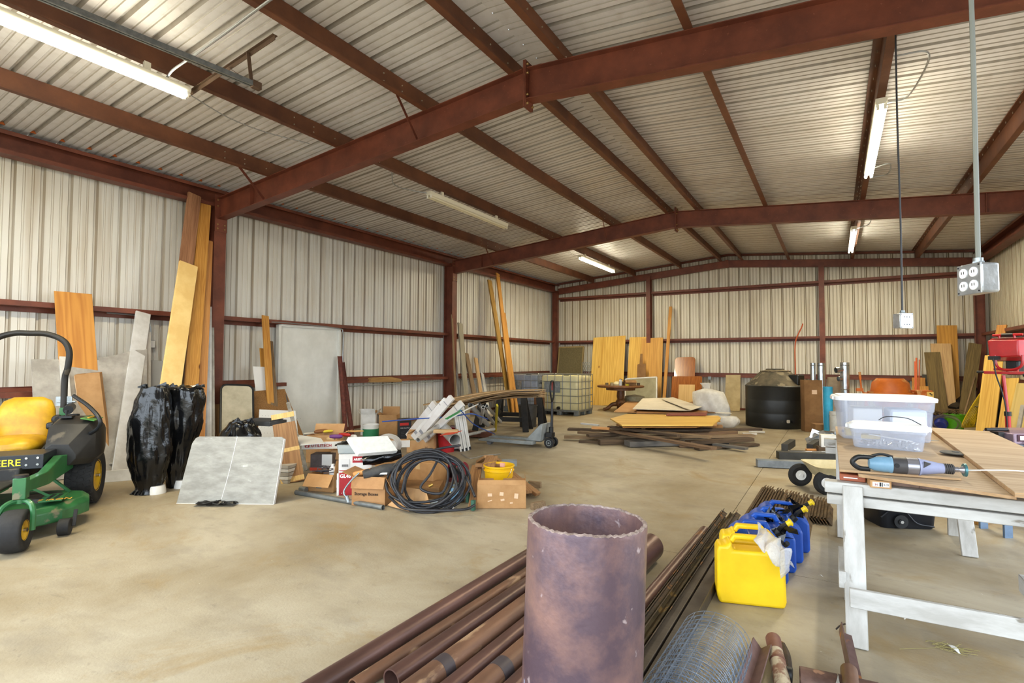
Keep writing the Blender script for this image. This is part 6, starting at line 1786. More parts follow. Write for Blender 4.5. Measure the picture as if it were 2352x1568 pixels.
q = M(); q.bar((.0, -.12, .18), (.5, -.12, .22), .03, .02); q.bar((.05, .2, .1), (.16, .02, sz - .1), .05, .03); q.obj('brace', GALV, t)
board('wood offcut with open split on the floor under the table end', G(2245, 1198, .03), G(2270, 1190, .03), .07, .06, PINE, name='offcut')
q = M(); q.box((0, 0, .1), (.1, .1, .2)); q.obj('yellow_block', mat('dull_yellow', '#a8932c'), loc=G(2258, 1182), label='small yellow block on the floor behind the far sawhorse', category='block')
# ------------------------------------------------------------------ work table on two white sawhorses
WPA = mat('worn_white_paint', '#c9c8c4', '#a9a6a0', rough=.6, scale=9, stretch=(.3, 1, 1), bump=.1, bscale=40, spots='#7f786c', sp_scale=16, sp_thr=.67)
TT = .87


def sawhorse(label, x0, x1, yc, spread, ztop):
    t = thing('sawhorse', label, 'sawhorse', (0, 0, 0))
    board(None, (x0 - .14, yc, ztop - .035), (x1 + .12, yc, ztop - .035), .09, .065, WPA, parent=t, name='top_beam', bevel=.004)
    board(None, (x0 - .13, yc - .02, ztop - .105), (x1 + .12, yc - .02, ztop - .105), .06, .055, WPA, parent=t, name='lower_beam', bevel=.004)
    for x in (x0, x1):
        for s in (-1, 1):
            a = V((x, yc + s * .035, ztop - .02)); b = V((x + (.03 if x == x1 else -.0), yc + s * spread, .0))
            board(None, b, a, .1, .04, WPA, up=(0, s, .2), parent=t, name='leg', bevel=.004)
        board(None, (x - .06, yc - spread * .72, .31), (x - .06, yc + spread * .72, .31), .09, .035, WPA, up=(1, 0, 0), parent=t, name='end_brace', bevel=.003)
    return t


t = sawhorse('white painted sawhorse at the near end of the table', 9.02, 9.86, 3.72, .33, TT - .062)
board(None, (8.99, 3.36, .27), (9.95, 3.39, .27), .095, .035, WPA, up=(0, -1, .1), parent=t, name='stretcher', bevel=.003)
sawhorse('white painted sawhorse at the far end of the table', 8.99, 9.79, 5.72, .3, TT - .062)
TPLY = wood('table_plywood', '#b9a183', '#9c8264', scale=5, rough=.75, knots=False)
EDGE = wood('ply_edge', '#c9a06c', '#9c6e40', scale=14, knots=False)


def top_sheet(label, pts, z, th):
    xs = M(); xs.prism(pts, z, z + th)
    o = xs.obj('plywood_sheet', TPLY, bevel=.002, seg=1, label=label, category='plywood')
    q = M(); P_ = pts
    for i in range(len(P_)):
        a = V((P_[i][0], P_[i][1], 0)); b = V((P_[(i + 1) % len(P_)][0], P_[(i + 1) % len(P_)][1], 0))
        for k in range(3): q.bar(a + V((0, 0, z + th * (.2 + .3 * k))), b + V((0, 0, z + th * (.2 + .3 * k))), .0015, th * .12)
    q.obj('ply_edge', EDGE, o)
    return o


def xy(*p): return [(G(x, y, TT).x, G(x, y, TT).y) for x, y in p]


f1 = G(1928, 1083, TT); f2 = G(2237, 1106, TT); f4 = G(1919, 982, TT)
top_sheet('short top plywood sheet under the bins and the power tool', [(f1.x, f1.y), (9.52, 3.74), (9.56, 6.22), (f4.x, f4.y)], TT + .0, .014)
top_sheet('worn plywood sheet below the short one, its near edge frayed', [(9.05, 3.66), (9.68, 3.46), (9.72, 6.2), (9.0, 6.22)], TT - .02, .018)
top_sheet('plywood sheet on the right of the long gap in the table top', [(9.665, 3.42), (10.12, 3.42), (10.12, 6.3), (9.70, 6.38)], TT - .001, .026)
b = lambda lb, x0, y0, x1, y1, z, w_, t_, m_, nm='wood_block': board(lb, G(x0, y0, z), G(x1, y1, z), w_, t_, m_, name=nm, cat='wood')
zB = TT - .043
q = M(); q.box((0, 0, 0), (.13, .1, .04)); t = q.obj('wood_block', wood('red_block', '#a0573a', '#7c3e28', scale=8), bevel=.006, loc=G(1958, 1097, zB) + V((0, .04, 0)), label='reddish wood block under the near left corner of the table top', category='wood')
q = M(); q.box((-.01, -.0505, 0), (.07, .002, .006)); q.obj('white_mark', WHT, t)
t = thing('small_carton', 'small brown carton with red and white label tucked under the table top', 'box', G(2018, 1108, zB) + V((0, .06, -.006)), rz=.12)
q = M(); q.box((0, 0, 0), (.1, .16, .042)); q.obj('carton_body', CARDL, t, bevel=.002)
q = M(); q.box((.0, -.0805, 0), (.08, .002, .026)); q.obj('label_patch', WHT, t)
text('H', .02, MC['red_print'], t, (-.03, -.082, -.008), Rt); q = M(); q.box((-.003, -.082, 0), (.008, .001, .022)); q.box((.006, -.082, .0), (.004, .001, .022)); q.obj('stripe_mark', INK, t)
text('8-32', .014, INK, t, (.012, -.082, -.005), Rt)
for i, (x, y, l, lb) in enumerate(((2085, 1110, .26, 'rough grey-brown timber under the table top, right of the small carton'), (2165, 1119, .2, 'second rough timber piece under the table top, farther right'))):
    q = M(); q.box((0, 0, 0), (l, .14, .04)); q.obj('timber_piece', mat('rough_pinkish_wood', '#9a7f70', '#7d6456', rough=.85, scale=9, bump=.3, bscale=30), loc=G(x, y, zB) + V((0, .06, 0)), R=Matrix.Rotation(-.05, 3, 'Z'), bevel=.006, label=lb, category='wood')
q = M(); rr = random.Random(4)
q.grid(lambda u, v: V(((u - .5) * .17, (v - .5) * .07, .006 * rr.random())), 8, 4); q.obj('paper_scrap', WHT, loc=G(2182, 1122, zB + .02) + V((0, .0, .004)), smooth=0, label='torn white paper on the second timber piece at the table edge', category='paper')
# far beam between horses seen below the top
board('grey-white beam lying below the table top along its middle', (9.02, 4.35, TT - .13), (9.62, 5.2, TT - .13), .05, .06, WPA, name='support_beam', cat='beam')

# ---- plastic storage bins
BINP = mat('frosted_plastic', '#d2d9ea', rough=.25, alpha=.27)
LID = mat('bin_lid', '#eceef0', '#e0e3e6', rough=.4, scale=3)


def bin_(label, loc, rz, w_, d_, h, tp=.9, rim=.02):
    t = thing('storage_bin', label, 'storage bin', loc, rz=rz)
    q = M(); rg = []
    prof = [(0, tp - .02), (.01, tp), (h * .72, .955), (h * .74, .975), (h, 1.0)]
    for z, s in prof: rg.append([V((x * s, y * s, z)) for x, y in rrect(-w_ / 2, w_ / 2, -d_ / 2, d_ / 2, .05)])
    for z, s in reversed(prof): rg.append([V((x * s * .985, y * s * .985, z + (.004 if z < .02 else 0))) for x, y in rrect(-w_ / 2, w_ / 2, -d_ / 2, d_ / 2, .05)])
    q.loft(rg, caps=True); q.obj('bin_body', BINP, t, smooth=45)
    q = M(); rg = []
    for z, s in ((h - .012, 1.04), (h + .012, 1.05), (h + .02, 1.035), (h + .02, .97), (h + .03, .95)): rg.append([V((x * s, y * s, z)) for x, y in rrect(-w_ / 2, w_ / 2, -d_ / 2, d_ / 2, .055)])
    q.loft(rg); q.obj('lid', LID, t, smooth=35)
    for s in (-1, 1):
        q = M(); q.box((s * (w_ / 2 + .012), 0, h - .0), (.03, d_ * .45, .03)); q.obj('handle_grip', LID, t, bevel=.006)
    return t


bl_ = G(1945, 1010, TT + .014); br_ = G(2118, 1015, TT + .014)
bc = G(2030, 1013, TT + .014); bc.z = TT + .0145; bc += V((0, .2, 0))
t = bin_('big clear plastic storage bin with white lid on the table', bc, .1, .66, .38, .325)
q = M(); q.box((-.12, -.02, .14), (.2, .3, .2)); q.obj('papers', WHT, loc=bc + V((0, 0, .012)), R=Matrix.Rotation(.1, 3, 'Z'), bevel=.01, label='white packet inside the big clear bin, left half', category='packet')
q = M(); q.box((.15, -.04, .14), (.24, .28, .2)); q.obj('papers', mat('pale_blue_paper', '#d9e2f0', rough=.6), loc=bc + V((0, 0, .012)), R=Matrix.Rotation(.1, 3, 'Z'), bevel=.02, label='pale blue packet inside the big clear bin, right half', category='packet')
q = M(); q.box((-.2, -.1, .04), (.14, .12, .06)); q.obj('sponge', mat('sponge_yellow', '#d0b860', rough=.8), loc=bc + V((0, 0, .012)), R=Matrix.Rotation(.1, 3, 'Z'), bevel=.01, label='yellow sponge low inside the big clear bin', category='sponge')
sl = G(1975, 1030, TT + .014); sr = G(2105, 1035, TT + .014); sc = G(2042, 1034, TT + .014) + V((0, .13, 0)); sc.z = TT + .0145
t = bin_('small clear plastic bin of hardware with white lid, in front of the big one', sc, -.08, .46, .24, .15)
rs = random.Random(14); Rz = Matrix.Rotation(-.08, 3, 'Z')
q = M()
for k in range(90):
    p = V((rs.uniform(-.17, .17), rs.uniform(-.1, .1), .012 + rs.uniform(0, .035)))
    d = V((rs.uniform(-1, 1), rs.uniform(-1, 1), rs.uniform(-.3, .3))).normalized() * rs.uniform(.01, .022)
    q.cyl(p - d, p + d, rs.uniform(.003, .006), n=6)
q.obj('loose_hardware', CHR, kind='stuff', loc=sc, R=Rz, label='heap of small bolts and sockets inside the small bin', category='hardware')
for k in range(11):
    q = M(); q.cyl((-.06 + k * .022, -.085, .06 - .001 * k), (-.06 + k * .022, -.085, .03 - .001 * k), .0095, n=12, hollow=.002)
    q.obj('socket', CHR, loc=sc, R=Rz, label='bright steel socket in the row clipped along the small bin', category='socket', group='sockets in a row inside the small bin')
q = M(); q.box((0, 0, 0), (.26, .02, .006), Matrix.Rotation(.12, 3, 'Y')); q.obj('steel_rule', WHT, loc=sc + Rz @ V((.02, -.09, .085)), R=Rz, label='pale rule lying on the sockets in the small bin', category='rule')
q = M(); q.box((-.1, .0, .075), (.12, .1, .03)); q.obj('yellow_pouch', MC['sponge_yellow'], loc=sc, R=Rz, bevel=.006, label='yellow pouch inside the small bin', category='pouch')
q = M(); q.tube(curve_pts([V((-.05, 0, .2)), V((.0, .02, .225)), V((.12, .03, .22)), V((.2, .0, .18))]), .003, n=6); q.obj('black_wire', BLK, loc=sc, R=Rz, label='black wire lying over the lid of the small bin', category='wire')
# screwdriver far left, trowel tip, disc
q = M(); q.cyl((0, 0, .014), (.05, 0, .014), .012, n=10); q.obj('purple_knob', mat('dark_purple', '#33203a', rough=.4), loc=G(1933, 992, TT + .015), label='small dark purple handle end left of the big bin', category='handle')
q = M(); q.prism([(-.06, -.01), (0, -.03), (.09, 0), (0, .03), (-.06, .01)], 0, .003); q.obj('trowel_tip', GALV, loc=G(2118, 1010, TT + .015) + V((.02, 0, 0)), label='grey pointed trowel blade sticking out right of the bins', category='trowel')
q = M(); q.lathe([(0, 0), (.085, 0), (.088, .004), (.085, .008), (.02, .009), (.02, .014), (0, .014)], 36); q.obj('cutting_disc', mat('disc_grey', '#55524c', '#3f3d39', rough=.6, scale=20), loc=G(2195, 1041, TT + .012), label='dark round cutting disc lying across the gap between table sheets', category='disc')
# power tool
ta = G(1972, 1062, TT + .06); tb = G(2222, 1078, TT + .06)
zt_ = TT + .014 + .047
ta.z = zt_; tb.z = zt_ - .005
ta = ta; d = tb - ta; L = d.length; R = frame(d, (0, 0, 1))
t = thing('straight_grinder', 'blue-grey long-bodied power tool lying on the table', 'power tool', ta, R=R)
TB = mat('tool_blue', '#7ba0b8', '#668da6', rough=.35, scale=5); TG = mat('tool_grey', '#4d4a4a', '#3c3a3a', rough=.5, scale=6); TS = mat('tool_silver', '#b9bac4', '#9ea0ac', rough=.25, metal=.8, scale=5); TL = mat('tool_lilac', '#9a9fbb', '#858aa8', rough=.4, scale=5)
AX = Matrix(((0, 0, 1), (0, 1, 0), (-1, 0, 0)))


def seg(nm, m_, prof):
    q = M(); q.lathe([(r, x * L) for x, r in prof], 24, axis=AX); q.obj(nm, m_, t, smooth=50)


seg('rear_grip', TB, [(.09, .0), (.1, .028), (.15, .04), (.25, .044), (.29, .043), (.30, .047), (.315, .047), (.32, .0)])
seg('motor_band', TG, [(.31, 0), (.31, .043), (.36, .046), (.45, .046), (.455, 0)])
seg('silver_collar', TS, [(.45, 0), (.45, .047), (.555, .047), (.56, .043), (.565, 0)])
seg('lilac_ring', TL, [(.56, 0), (.56, .048), (.578, .048), (.578, 0)])
seg('neck', TL, [(.575, 0), (.58, .045), (.66, .038), (.74, .030), (.79, .027), (.79, 0)])
for k in range(5): seg('boot_ring', TG, [(.79 + k * .018, 0), (.79 + k * .018, .028), (.80 + k * .018, .028), (.803 + k * .018, 0)])
seg('boot', TG, [(.785, 0), (.785, .024), (.88, .023), (.88, 0)])
seg('shaft', TS, [(.88, 0), (.88, .014), (.92, .014), (.92, .01), (.965, .02), (.97, 0)])
seg('end_disc', mat('teal_disc', '#4a7a80', rough=.35, metal=.5), [(.965, 0), (.965, .034), (.985, .036), (.985, 0)])
q = M(); q.tube(curve_pts([V((L * .16, 0, .03)), V((L * .08, 0, .035)), V((-.005, 0, .03)), V((-.03, 0, .0)), V((.0, 0, -.03)), V((L * .11, 0, -.034))]), [.014] * 31, n=10); q.tube(curve_pts([V((L * .1, .01, .035)), V((L * .22, .01, .055)), V((L * .33, 0, .045))]), .008, n=8); q.obj('handle_loop', BLK, t)
q = M(); q.cyl((L * .345, -.045, .005), (L * .345, -.05, .005), .012, n=16); q.obj('button', BLK, t)
q = M(); q.prism([(L * .585, .0), (L * .66, .028), (L * .60, .036)], .0, .046, R=Matrix(((1, 0, 0), (0, 0, -1), (0, 1, 0)))); q.obj('dark_guard', TG, t, bevel=.003)
q = M(); q.tube(curve_pts([tb + V((.0, 0, 0)), tb + V((.12, .02, .01)), G(2352, 1082, TT + .03), G(2420, 1090, TT + .03)]), .0035, n=6); q.obj('air_line', WHT, label='thin white line running right from the power tool', category='line')

# ---- black tub with wheel under the table
tp = G(2098, 1217) + FB * .2
t = thing('wheeled_tub', 'black plastic tub with a moulded wheel arch under the table', 'tub', tp, rz=YAW - .1)
q = M(); rg = []
for z, s in ((0, .82), (.02, .86), (.42, 1.0), (.43, 1.04), (.45, 1.04), (.45, .97), (.05, .8)): rg.append([V((x * s, y * s, z)) for x, y in rrect(-.27, .27, -.2, .2, .06)])
q.loft(rg); TUBM = mat('black_tub', '#1b1e26', '#12141a', rough=.5, scale=4); q.obj('tub_body', TUBM, t, smooth=40)
q = M(); q.cyl((-.08, -.2, .07), (-.08, -.17, .07), .06, n=20); q.cyl((-.08, -.21, .07), (-.08, -.19, .07), .025, n=14); q.obj('tub_wheel', BLK, t)
q = M(); q.cyl((-.08, -.215, .07), (-.08, -.21, .07), .014, n=12); q.obj('axle_cap', CHR, t)
q = M(); q.tube(curve_pts([V((-.24, -.18, .1)), V((-.16, -.195, .17)), V((-.05, -.2, .16)), V((.05, -.2, .06)), V((.2, -.19, .03))]), .008, n=6); q.obj('arch_rib', TUBM, t)

# ---- fuel cans
YC = mat('can_yellow', '#f0cb1c', '#e5b90f', rough=.42, scale=3)
BC = mat('can_blue', '#1c55b5', '#1545a0', rough=.4, scale=3)


def fuel_can(label, loc, rz, m_, kind, w_=.385, h=.36, d_=.17, cap=None, rag=False):
    t = thing('fuel_can', label, 'fuel can', loc, rz=rz)
    if kind == 'y':
        body = [(-.47, 0), (.47, 0), (.5, .1), (.48, .72), (.42, .78), (.26, .93), (.2, .80), (-.26, .80), (-.28, .93), (-.36, .86), (-.47, .86), (-.5, .78), (-.5, .1)]
        hb = [(-.30, .90), (-.24, 1.0), (.16, 1.0), (.26, .90), (.18, .86), (.12, .93), (-.2, .93), (-.24, .86)]
    else:
        body = [(-.44, 0), (.47, 0), (.5, .08), (.49, .62), (.40, .70), (.22, .90), (.15, .78), (-.16, .78), (-.18, .93), (-.3, .93), (-.44, .82), (-.5, .62), (-.5, .08)]
        hb = [(-.28, .90), (-.2, 1.0), (.18, 1.0), (.25, .88), (.17, .85), (.12, .93), (-.14, .93), (-.17, .86)]
    RZ = Matrix(((1, 0, 0), (0, 0, 1), (0, 1, 0)))
    q = M(); q.prism([(x * w_, z * h) for x, z in body], -d_ / 2, d_ / 2, R=RZ); q.obj('can_body', m_, t, bevel=.024, seg=4, smooth=60)
    q = M(); q.prism([(x * w_, z * h) for x, z in hb], -.024, .024, R=RZ); q.obj('handle', m_, t, bevel=.011, seg=3, smooth=60)
    if cap:
        q = M(); x, z = .36 * w_, .76 * h
        q.cyl((x - .02, 0, z), (x + .01, 0, z + .035), .028, n=16); q.tube(curve_pts([V((x, 0, z + .03)), V((x + .02, -.02, z + .07)), V((x + .06, -.03, z + .1))]), .014, n=8); q.obj('spout', BLK, t)
        q = M(); q.cyl((x + .055, -.03, z + .095), (x + .085, -.035, z + .115), .019, n=14); q.cyl((x + .075, -.033, z + .108), (x + .08, -.034, z + .111), .027, n=14); q.obj('spout_cap', mat('cap_yellow', '#e8c81e', rough=.4), t)
    return t


c0 = G(1713, 1394)
fuel_can('bright yellow fuel can at the front of the row', c0 + V((.01, .1, 0)), .30, YC, 'y', w_=.40, h=.415, d_=.15)
fuel_can('second yellow fuel can just behind the front one', c0 + V((-.0, .29, 0)), .27, YC, 'y', w_=.39, h=.43, d_=.15)
blues = [('blue fuel can directly behind the yellow pair', .52, True), ('blue fuel can second from the yellow pair', .78, False), ('blue fuel can third from the yellow pair', 1.02, True), ('farthest blue fuel can, next to the rusty pickets', 1.30, True)]
for i, (lb, dy, cp_) in enumerate(blues):
    fuel_can(lb, c0 + V((.0 + .035 * i, dy, 0)), .24 - .03 * i, BC, 'b', h=.40 - .008 * i, cap=cp_)
rk = random.Random(77)
for i, (x, y, n_, lb) in enumerate(((1822, 1160, 7, 'crumpled black plastic on the farthest blue can'), (1783, 1182, 9, 'crumpled black plastic on the middle blue cans'), (1800, 1215, 5, 'crumpled black plastic on the blue can nearest the yellow pair'))):
    c = G(x, y, .36); q = M()
    for k in range(n_):
        p = c + V((rk.uniform(-.05, .05), rk.uniform(-.05, .05), rk.uniform(-.06, .03)))
        w3 = [V((rk.uniform(-.07, .07), rk.uniform(-.04, .04), rk.uniform(-.06, .06))) for _ in range(4)]
        q.add([p + w3[0], p + w3[1], p + w3[2], p + w3[3], p], [(0, 1, 4), (1, 2, 4), (2, 3, 4), (3, 0, 4)])
    q.obj('plastic_scrap', BAGM, smooth=0, solid=.002, label=lb, category='plastic film')
BW = mat('bubble_wrap', '#dfe0e2', rough=.3, alpha=.5, bump=.6, scale=30, bscale=70)
c1 = G(1752, 1212, .46); c2_ = G(1775, 1260, .42); c3 = G(1795, 1300, .3)
q = M()
pa = [G(1745, 1208, .48), G(1735, 1245, .45), G(1790, 1232, .46), G(1772, 1275, .40), G(1815, 1262, .40), G(1800, 1320, .26), G(1822, 1300, .28)]


def wrapfn(u, v):
    n = len(pa) // 2
    A = [pa[0], pa[1], pa[3], pa[5]]; B_ = [pa[0], pa[2], pa[4], pa[6]]
    s = u * 3; i = min(2, int(s)); f_ = s - i
    a = A[i].lerp(A[i + 1], f_); b_ = B_[i].lerp(B_[i + 1], f_)
    p = a.lerp(b_, v)
    return p + V((.012 * math.sin(17 * u + 9 * v), .012 * math.cos(13 * v + 21 * u) - .03, .014 * math.sin(23 * u + 5 * v) + .02 * math.sin(PI * v)))


q.grid(wrapfn, 26, 12); q.obj('bubble_wrap', BW, smooth=60, solid=.003, label='bubble wrap draped over the shoulder of the yellow cans', category='wrap')
for i, (x, y, z) in enumerate(((1790, 1250, .42), (1803, 1252, .42))):
    q = M(); q.cyl(G(x, y, z), G(x + 6, y - 5, z + .02), .014, n=12); q.obj('spout_nozzle', BLK, label=('left small black nozzle wrapped in the bubble wrap', 'right small black nozzle wrapped in the bubble wrap')[i], category='nozzle')

# ---- floor pipes
PIPEM = mat('brown_pipe', '#6a4d45', '#4b3630', rough=.38, metal=.35, scale=5, stretch=(.25, 1, 1), bump=.06, bscale=40, spots='#8a5f3c', sp_scale=7, sp_thr=.64)
PIPER = mat('rusty_orange_pipe', '#805c46', '#5e4537', rough=.5, metal=.25, scale=6, stretch=(.3, 1, 1), bump=.08, bscale=50, spots='#a98a6c', sp_scale=9, sp_thr=.6)
INSD = mat('pipe_band_dark', '#4a4244', rough=.5, metal=.3)
PL = [(6.93, .2, 4.3, .052, PIPEM, 'long dark brown pipe on the floor, outermost on the left', ()),
      (7.06, 1.72, 4.1, .036, PIPER, 'thinner rusty pipe with pale cut end, second from the left', ()),
      (7.185, 1.83, 4.0, .05, PIPEM, 'dark brown pipe with open black end, third from the left', ()),
      (7.315, .6, 3.95, .056, PIPER, 'orange-brown pipe with a dark painted band, fourth from the left', ((1.38, .07, INSD),)),
      (7.435, .8, 3.8, .046, PIPEM, 'brown pipe between the banded one and the standing pipe, fifth from the left', ()),
      (7.56, .9, 3.7, .055, PIPER, 'sixth pipe from the left, with a dark band near its end', ((1.2, .08, INSD),)),
      (7.68, 1.0, 3.2, .05, PIPEM, 'seventh pipe from the left, mostly behind the standing pipe', ()),
      (7.915, 2.2, 4.85, .042, PIPEM, 'brown pipe right of the standing pipe, its far end rounded', ())]
for x, y0, y1, r, m_, lb, bd in PL: pipe(lb, (x, y0, r), (x + .04, y1, r), r, .007, m_, bands=bd)
pipe('short fat dark pipe end seen just right of the standing pipe', (7.70, 3.35, .1), (7.72, 4.05, .1), .1, .01, PIPEM)
rc_ = random.Random(6)
ANG = [RUSTD, mat('olive_rust', '#57492f', '#3a301f', rough=.65, metal=.3, scale=9, bump=.1, spots='#7d6335', sp_scale=11, sp_thr=.6)]
for k in range(9):
    x = 7.985 + .016 * k; y0 = 1.9 + rc_.uniform(-.2, .2); y1 = 5.35 + rc_.uniform(-.2, .25)
    q = M(); R = frame(V((.02 * rc_.uniform(-1, 1.5), y1 - y0, 0)), V((-.5 if k % 2 else .5, 0, .8))); L_ = y1 - y0
    q.box((L_ / 2, 0, 0), (L_, .05, .005)); q.box((L_ / 2, .0225, .014), (L_, .005, .028))
    q.obj('angle_iron', ANG[k % 2], loc=(x, y0, .035 + .012 * (k % 3)), R=R, label='thin rusty angle iron in the bunch between the pipes and the fuel cans', category='angle iron', group='thin angle irons bunched on the floor')
CHN = mat('scaled_channel', '#5d544b', '#453d36', rough=.5, metal=.4, scale=4, stretch=(.3, 1, 1), bump=.08, bscale=40, spots='#a0702c', sp_scale=4, sp_thr=.62)
for i, (x, w_, y0, y1, lb) in enumerate(((8.135, .06, 1.2, 5.3, 'grey-brown steel channel beside the bunch of angle irons'), (8.215, .075, .9, 4.5, 'wider steel channel with orange scale, beside the yellow cans'))):
    t = thing('steel_channel', lb, 'steel', (x, y0, 0)); L_ = y1 - y0
    q = M(); q.box((0, L_ / 2, .075), (w_, L_, .008)); q.box((-w_ / 2 + .004, L_ / 2, .037), (.008, L_, .074)); q.box((w_ / 2 - .004, L_ / 2, .037), (.008, L_, .074))
    q.obj('channel', CHN, t, bevel=.003)
# ---- the big standing pipe
SPM = mat('mottled_big_pipe', '#8d6b61', '#57464e', rough=.4, metal=.3, scale=3.2, detail=9, bump=.1, bscale=35, spots='#a39292', sp_scale=14, sp_thr=.66, edge=(.42, .66))
pt = G(1348, 1190, .9); ax = (V((0, 0, 1)) + FR * .036).normalized(); pb = pt - ax * (.9 / ax.z)
t = thing('standing_pipe', 'big rusty steel pipe standing on end in the foreground', 'pipe', pb, R=frame(ax, (0, -1, 0)) if False else Matrix((V((0, -1, 0)).cross(ax).normalized() * -1, ax.cross(V((0, -1, 0)).cross(ax).normalized() * -1), ax)).transposed())
rj = random.Random(2); N = 120; rO, rI, Hh = .229, .213, .9
jag = [.005 * math.sin(a + 2) + .0015 * math.sin(5 * a + 1) + rj.uniform(-.003, .003) for a in [2 * PI * k / N for k in range(N)]]
q = M(); rg = []
for r, z, jj in ((rO, 0, 0), (rO, .45, 0), (rO, Hh - .012, .6), (rO - .003, Hh - .002, 1), (rI + .003, Hh, 1), (rI, Hh - .01, 1), (rI, .45, 0), (rI, 0, 0)):
    rg.append([V((r * math.cos(2 * PI * k / N), r * math.sin(2 * PI * k / N), z + jag[k] * jj)) for k in range(N)])
q.loft(rg + [rg[0]], caps=False); q.obj('pipe_wall', SPM, t, smooth=45)
q = M(); rg = [[V((r * math.cos(2 * PI * k / N), r * math.sin(2 * PI * k / N), z + jag[k] + .0012)) for k in range(N)] for r, z in ((rO - .001, Hh - .004), (rO - .004, Hh - .001), (rI + .002, Hh + .001), (rI - .001, Hh - .006))]
q.loft(rg, caps=False); q.obj('flame_cut_rim', mat('cut_rim', '#a8958c', '#6e5c52', rough=.6, scale=30, bump=.4, bscale=80), t, smooth=45)
q = M()
for k in range(7):
    for j in range(2):
        a = -2.35 + .14 * k + rj.uniform(-.02, .02); z = .30 - .06 * j - .02 * (k % 2)
        q.box((rO * math.cos(a) * 1.0005, rO * math.sin(a) * 1.0005, z), (.002, .012, .028), Matrix.Rotation(a, 3, 'Z'))
q.obj('grey_dab', mat('grey_dab', '#7d7886', rough=.5), t, kind='stuff')

# ---- roll of welded wire mesh
MW = mat('mesh_wire', '#8d9aab', '#6f7d90', rough=.4, metal=.5, scale=10)
mc = G(1646, 1478, .165); md = (V((mc.x - .04, 1.35, .165)) - mc); Lm = md.length; md.normalize()
ms = md.cross(V((0, 0, 1))).normalized(); mu = V((0, 0, 1))
t = thing('wire_mesh_roll', 'roll of blue-grey welded wire mesh in the foreground', 'mesh', mc)


def wire(q, pts, r=.0013):
    q.tube(pts, r, n=4, caps=False)


rm = random.Random(19)
q = M()
turns = 3.3
SPI = lambda a: .156 - .011 * a / (2 * PI) * 1.5 + .004 * math.sin(3 * a)
nl = int(turns * 2 * PI / .31)
for k in range(int(Lm / .05) + 1):
    x = k * .05
    wire(q, [md * (x + .006 * math.sin(a)) + (ms * math.cos(a) * 1.05 + mu * math.sin(a)) * SPI(a) for a in [turns * 2 * PI * j / 190 for j in range(191)]])
for k in range(nl):
    a = k * .31; d = (ms * math.cos(a) * 1.05 + mu * math.sin(a)) * SPI(a)
    wire(q, [d + md * 0, d + md * Lm * .5 + V((rm.uniform(-.003, .003), 0, rm.uniform(-.003, .003))), d + md * Lm])
q.obj('wire_mesh', MW, t, kind='stuff', smooth=0)

# ---- steel scraps at the bottom right
def angle(label, a, b, w_, m_, up, name='angle_iron', t_=.006):
    a = V(a); b = V(b); L_ = (b - a).length; R = frame(b - a, up)
    q = M(); q.box((L_ / 2, w_ / 2, 0), (L_, w_, t_)); q.box((L_ / 2, 0, w_ / 2), (L_, t_, w_))
    return q.obj(name, m_, loc=a, R=R, label=label, category='angle iron')


angle('mauve-brown angle iron on the floor right of the mesh roll', G(1748, 1490, .05), G(1700, 1640, .05), .06, mat('mauve_steel', '#7b5f5a', '#5f4640', rough=.5, metal=.3, scale=6, spots='#9a5f30', sp_scale=8, sp_thr=.6), (-.6, 0, .8))
pa_ = G(1776, 1468, .05); pb_ = G(1812, 1640, .05)
pipe('pipe with peeling white and rust paint at the bottom right', pa_, pb_, .036, .006, mat('peeling_paint_pipe', '#b5a78e', '#7e5a48', rough=.6, scale=14, bump=.2, edge=(.45, .55)), bands=((.0, .14, mat('rust_brown', '#7e5346', '#694237', rough=.6, scale=8)), (.22, .02, MC['rust_brown'])))
q = M(); q.tube(curve_pts([G(1795, 1482, .04), G(1805, 1505, .05), G(1808, 1540, .04), G(1800, 1570, .04)]), .022, n=10); q.obj('dark_hook', RUSTD, label='dark curved steel piece right of the peeling pipe', category='steel')
q = M(); q.cyl(G(1806, 1548, .04), G(1820, 1552, .04), .035, n=20); q.obj('round_plug', BLK, label='small black round cap beside the peeling pipe', category='cap')
pipe('large rusty pipe elbow end at the very bottom right', G(1838, 1560, .06), G(2020, 1600, .06), .055, .008, RUST)
angle('brown channel propped up beside the table leg', G(1928, 1450, .1), G(1962, 1620, .06), .055, MC['mauve_steel'], (.2, 0, 1))
q = M(); q.tube(curve_pts([G(1920, 1445, .1), G(1930, 1436, .12), G(1942, 1432, .13)]), .004, n=6); q.obj('bent_wire', RUSTD, label='bent wire end at the tip of the brown channel', category='wire')
pipe('rusty rod joint at the foot of the brown channel', G(1950, 1540, .1), G(1962, 1640, .1), .035, .01, PIPER)
q = M(); q.prism([(0, 0), (.012, .05), (.02, .0)], 0, .03, R=face((1, 0, 0))); q.obj('nail_spike', CHR, loc=G(1918, 1566, .1), label='small shiny metal spike between the elbow and the brown channel', category='spike')

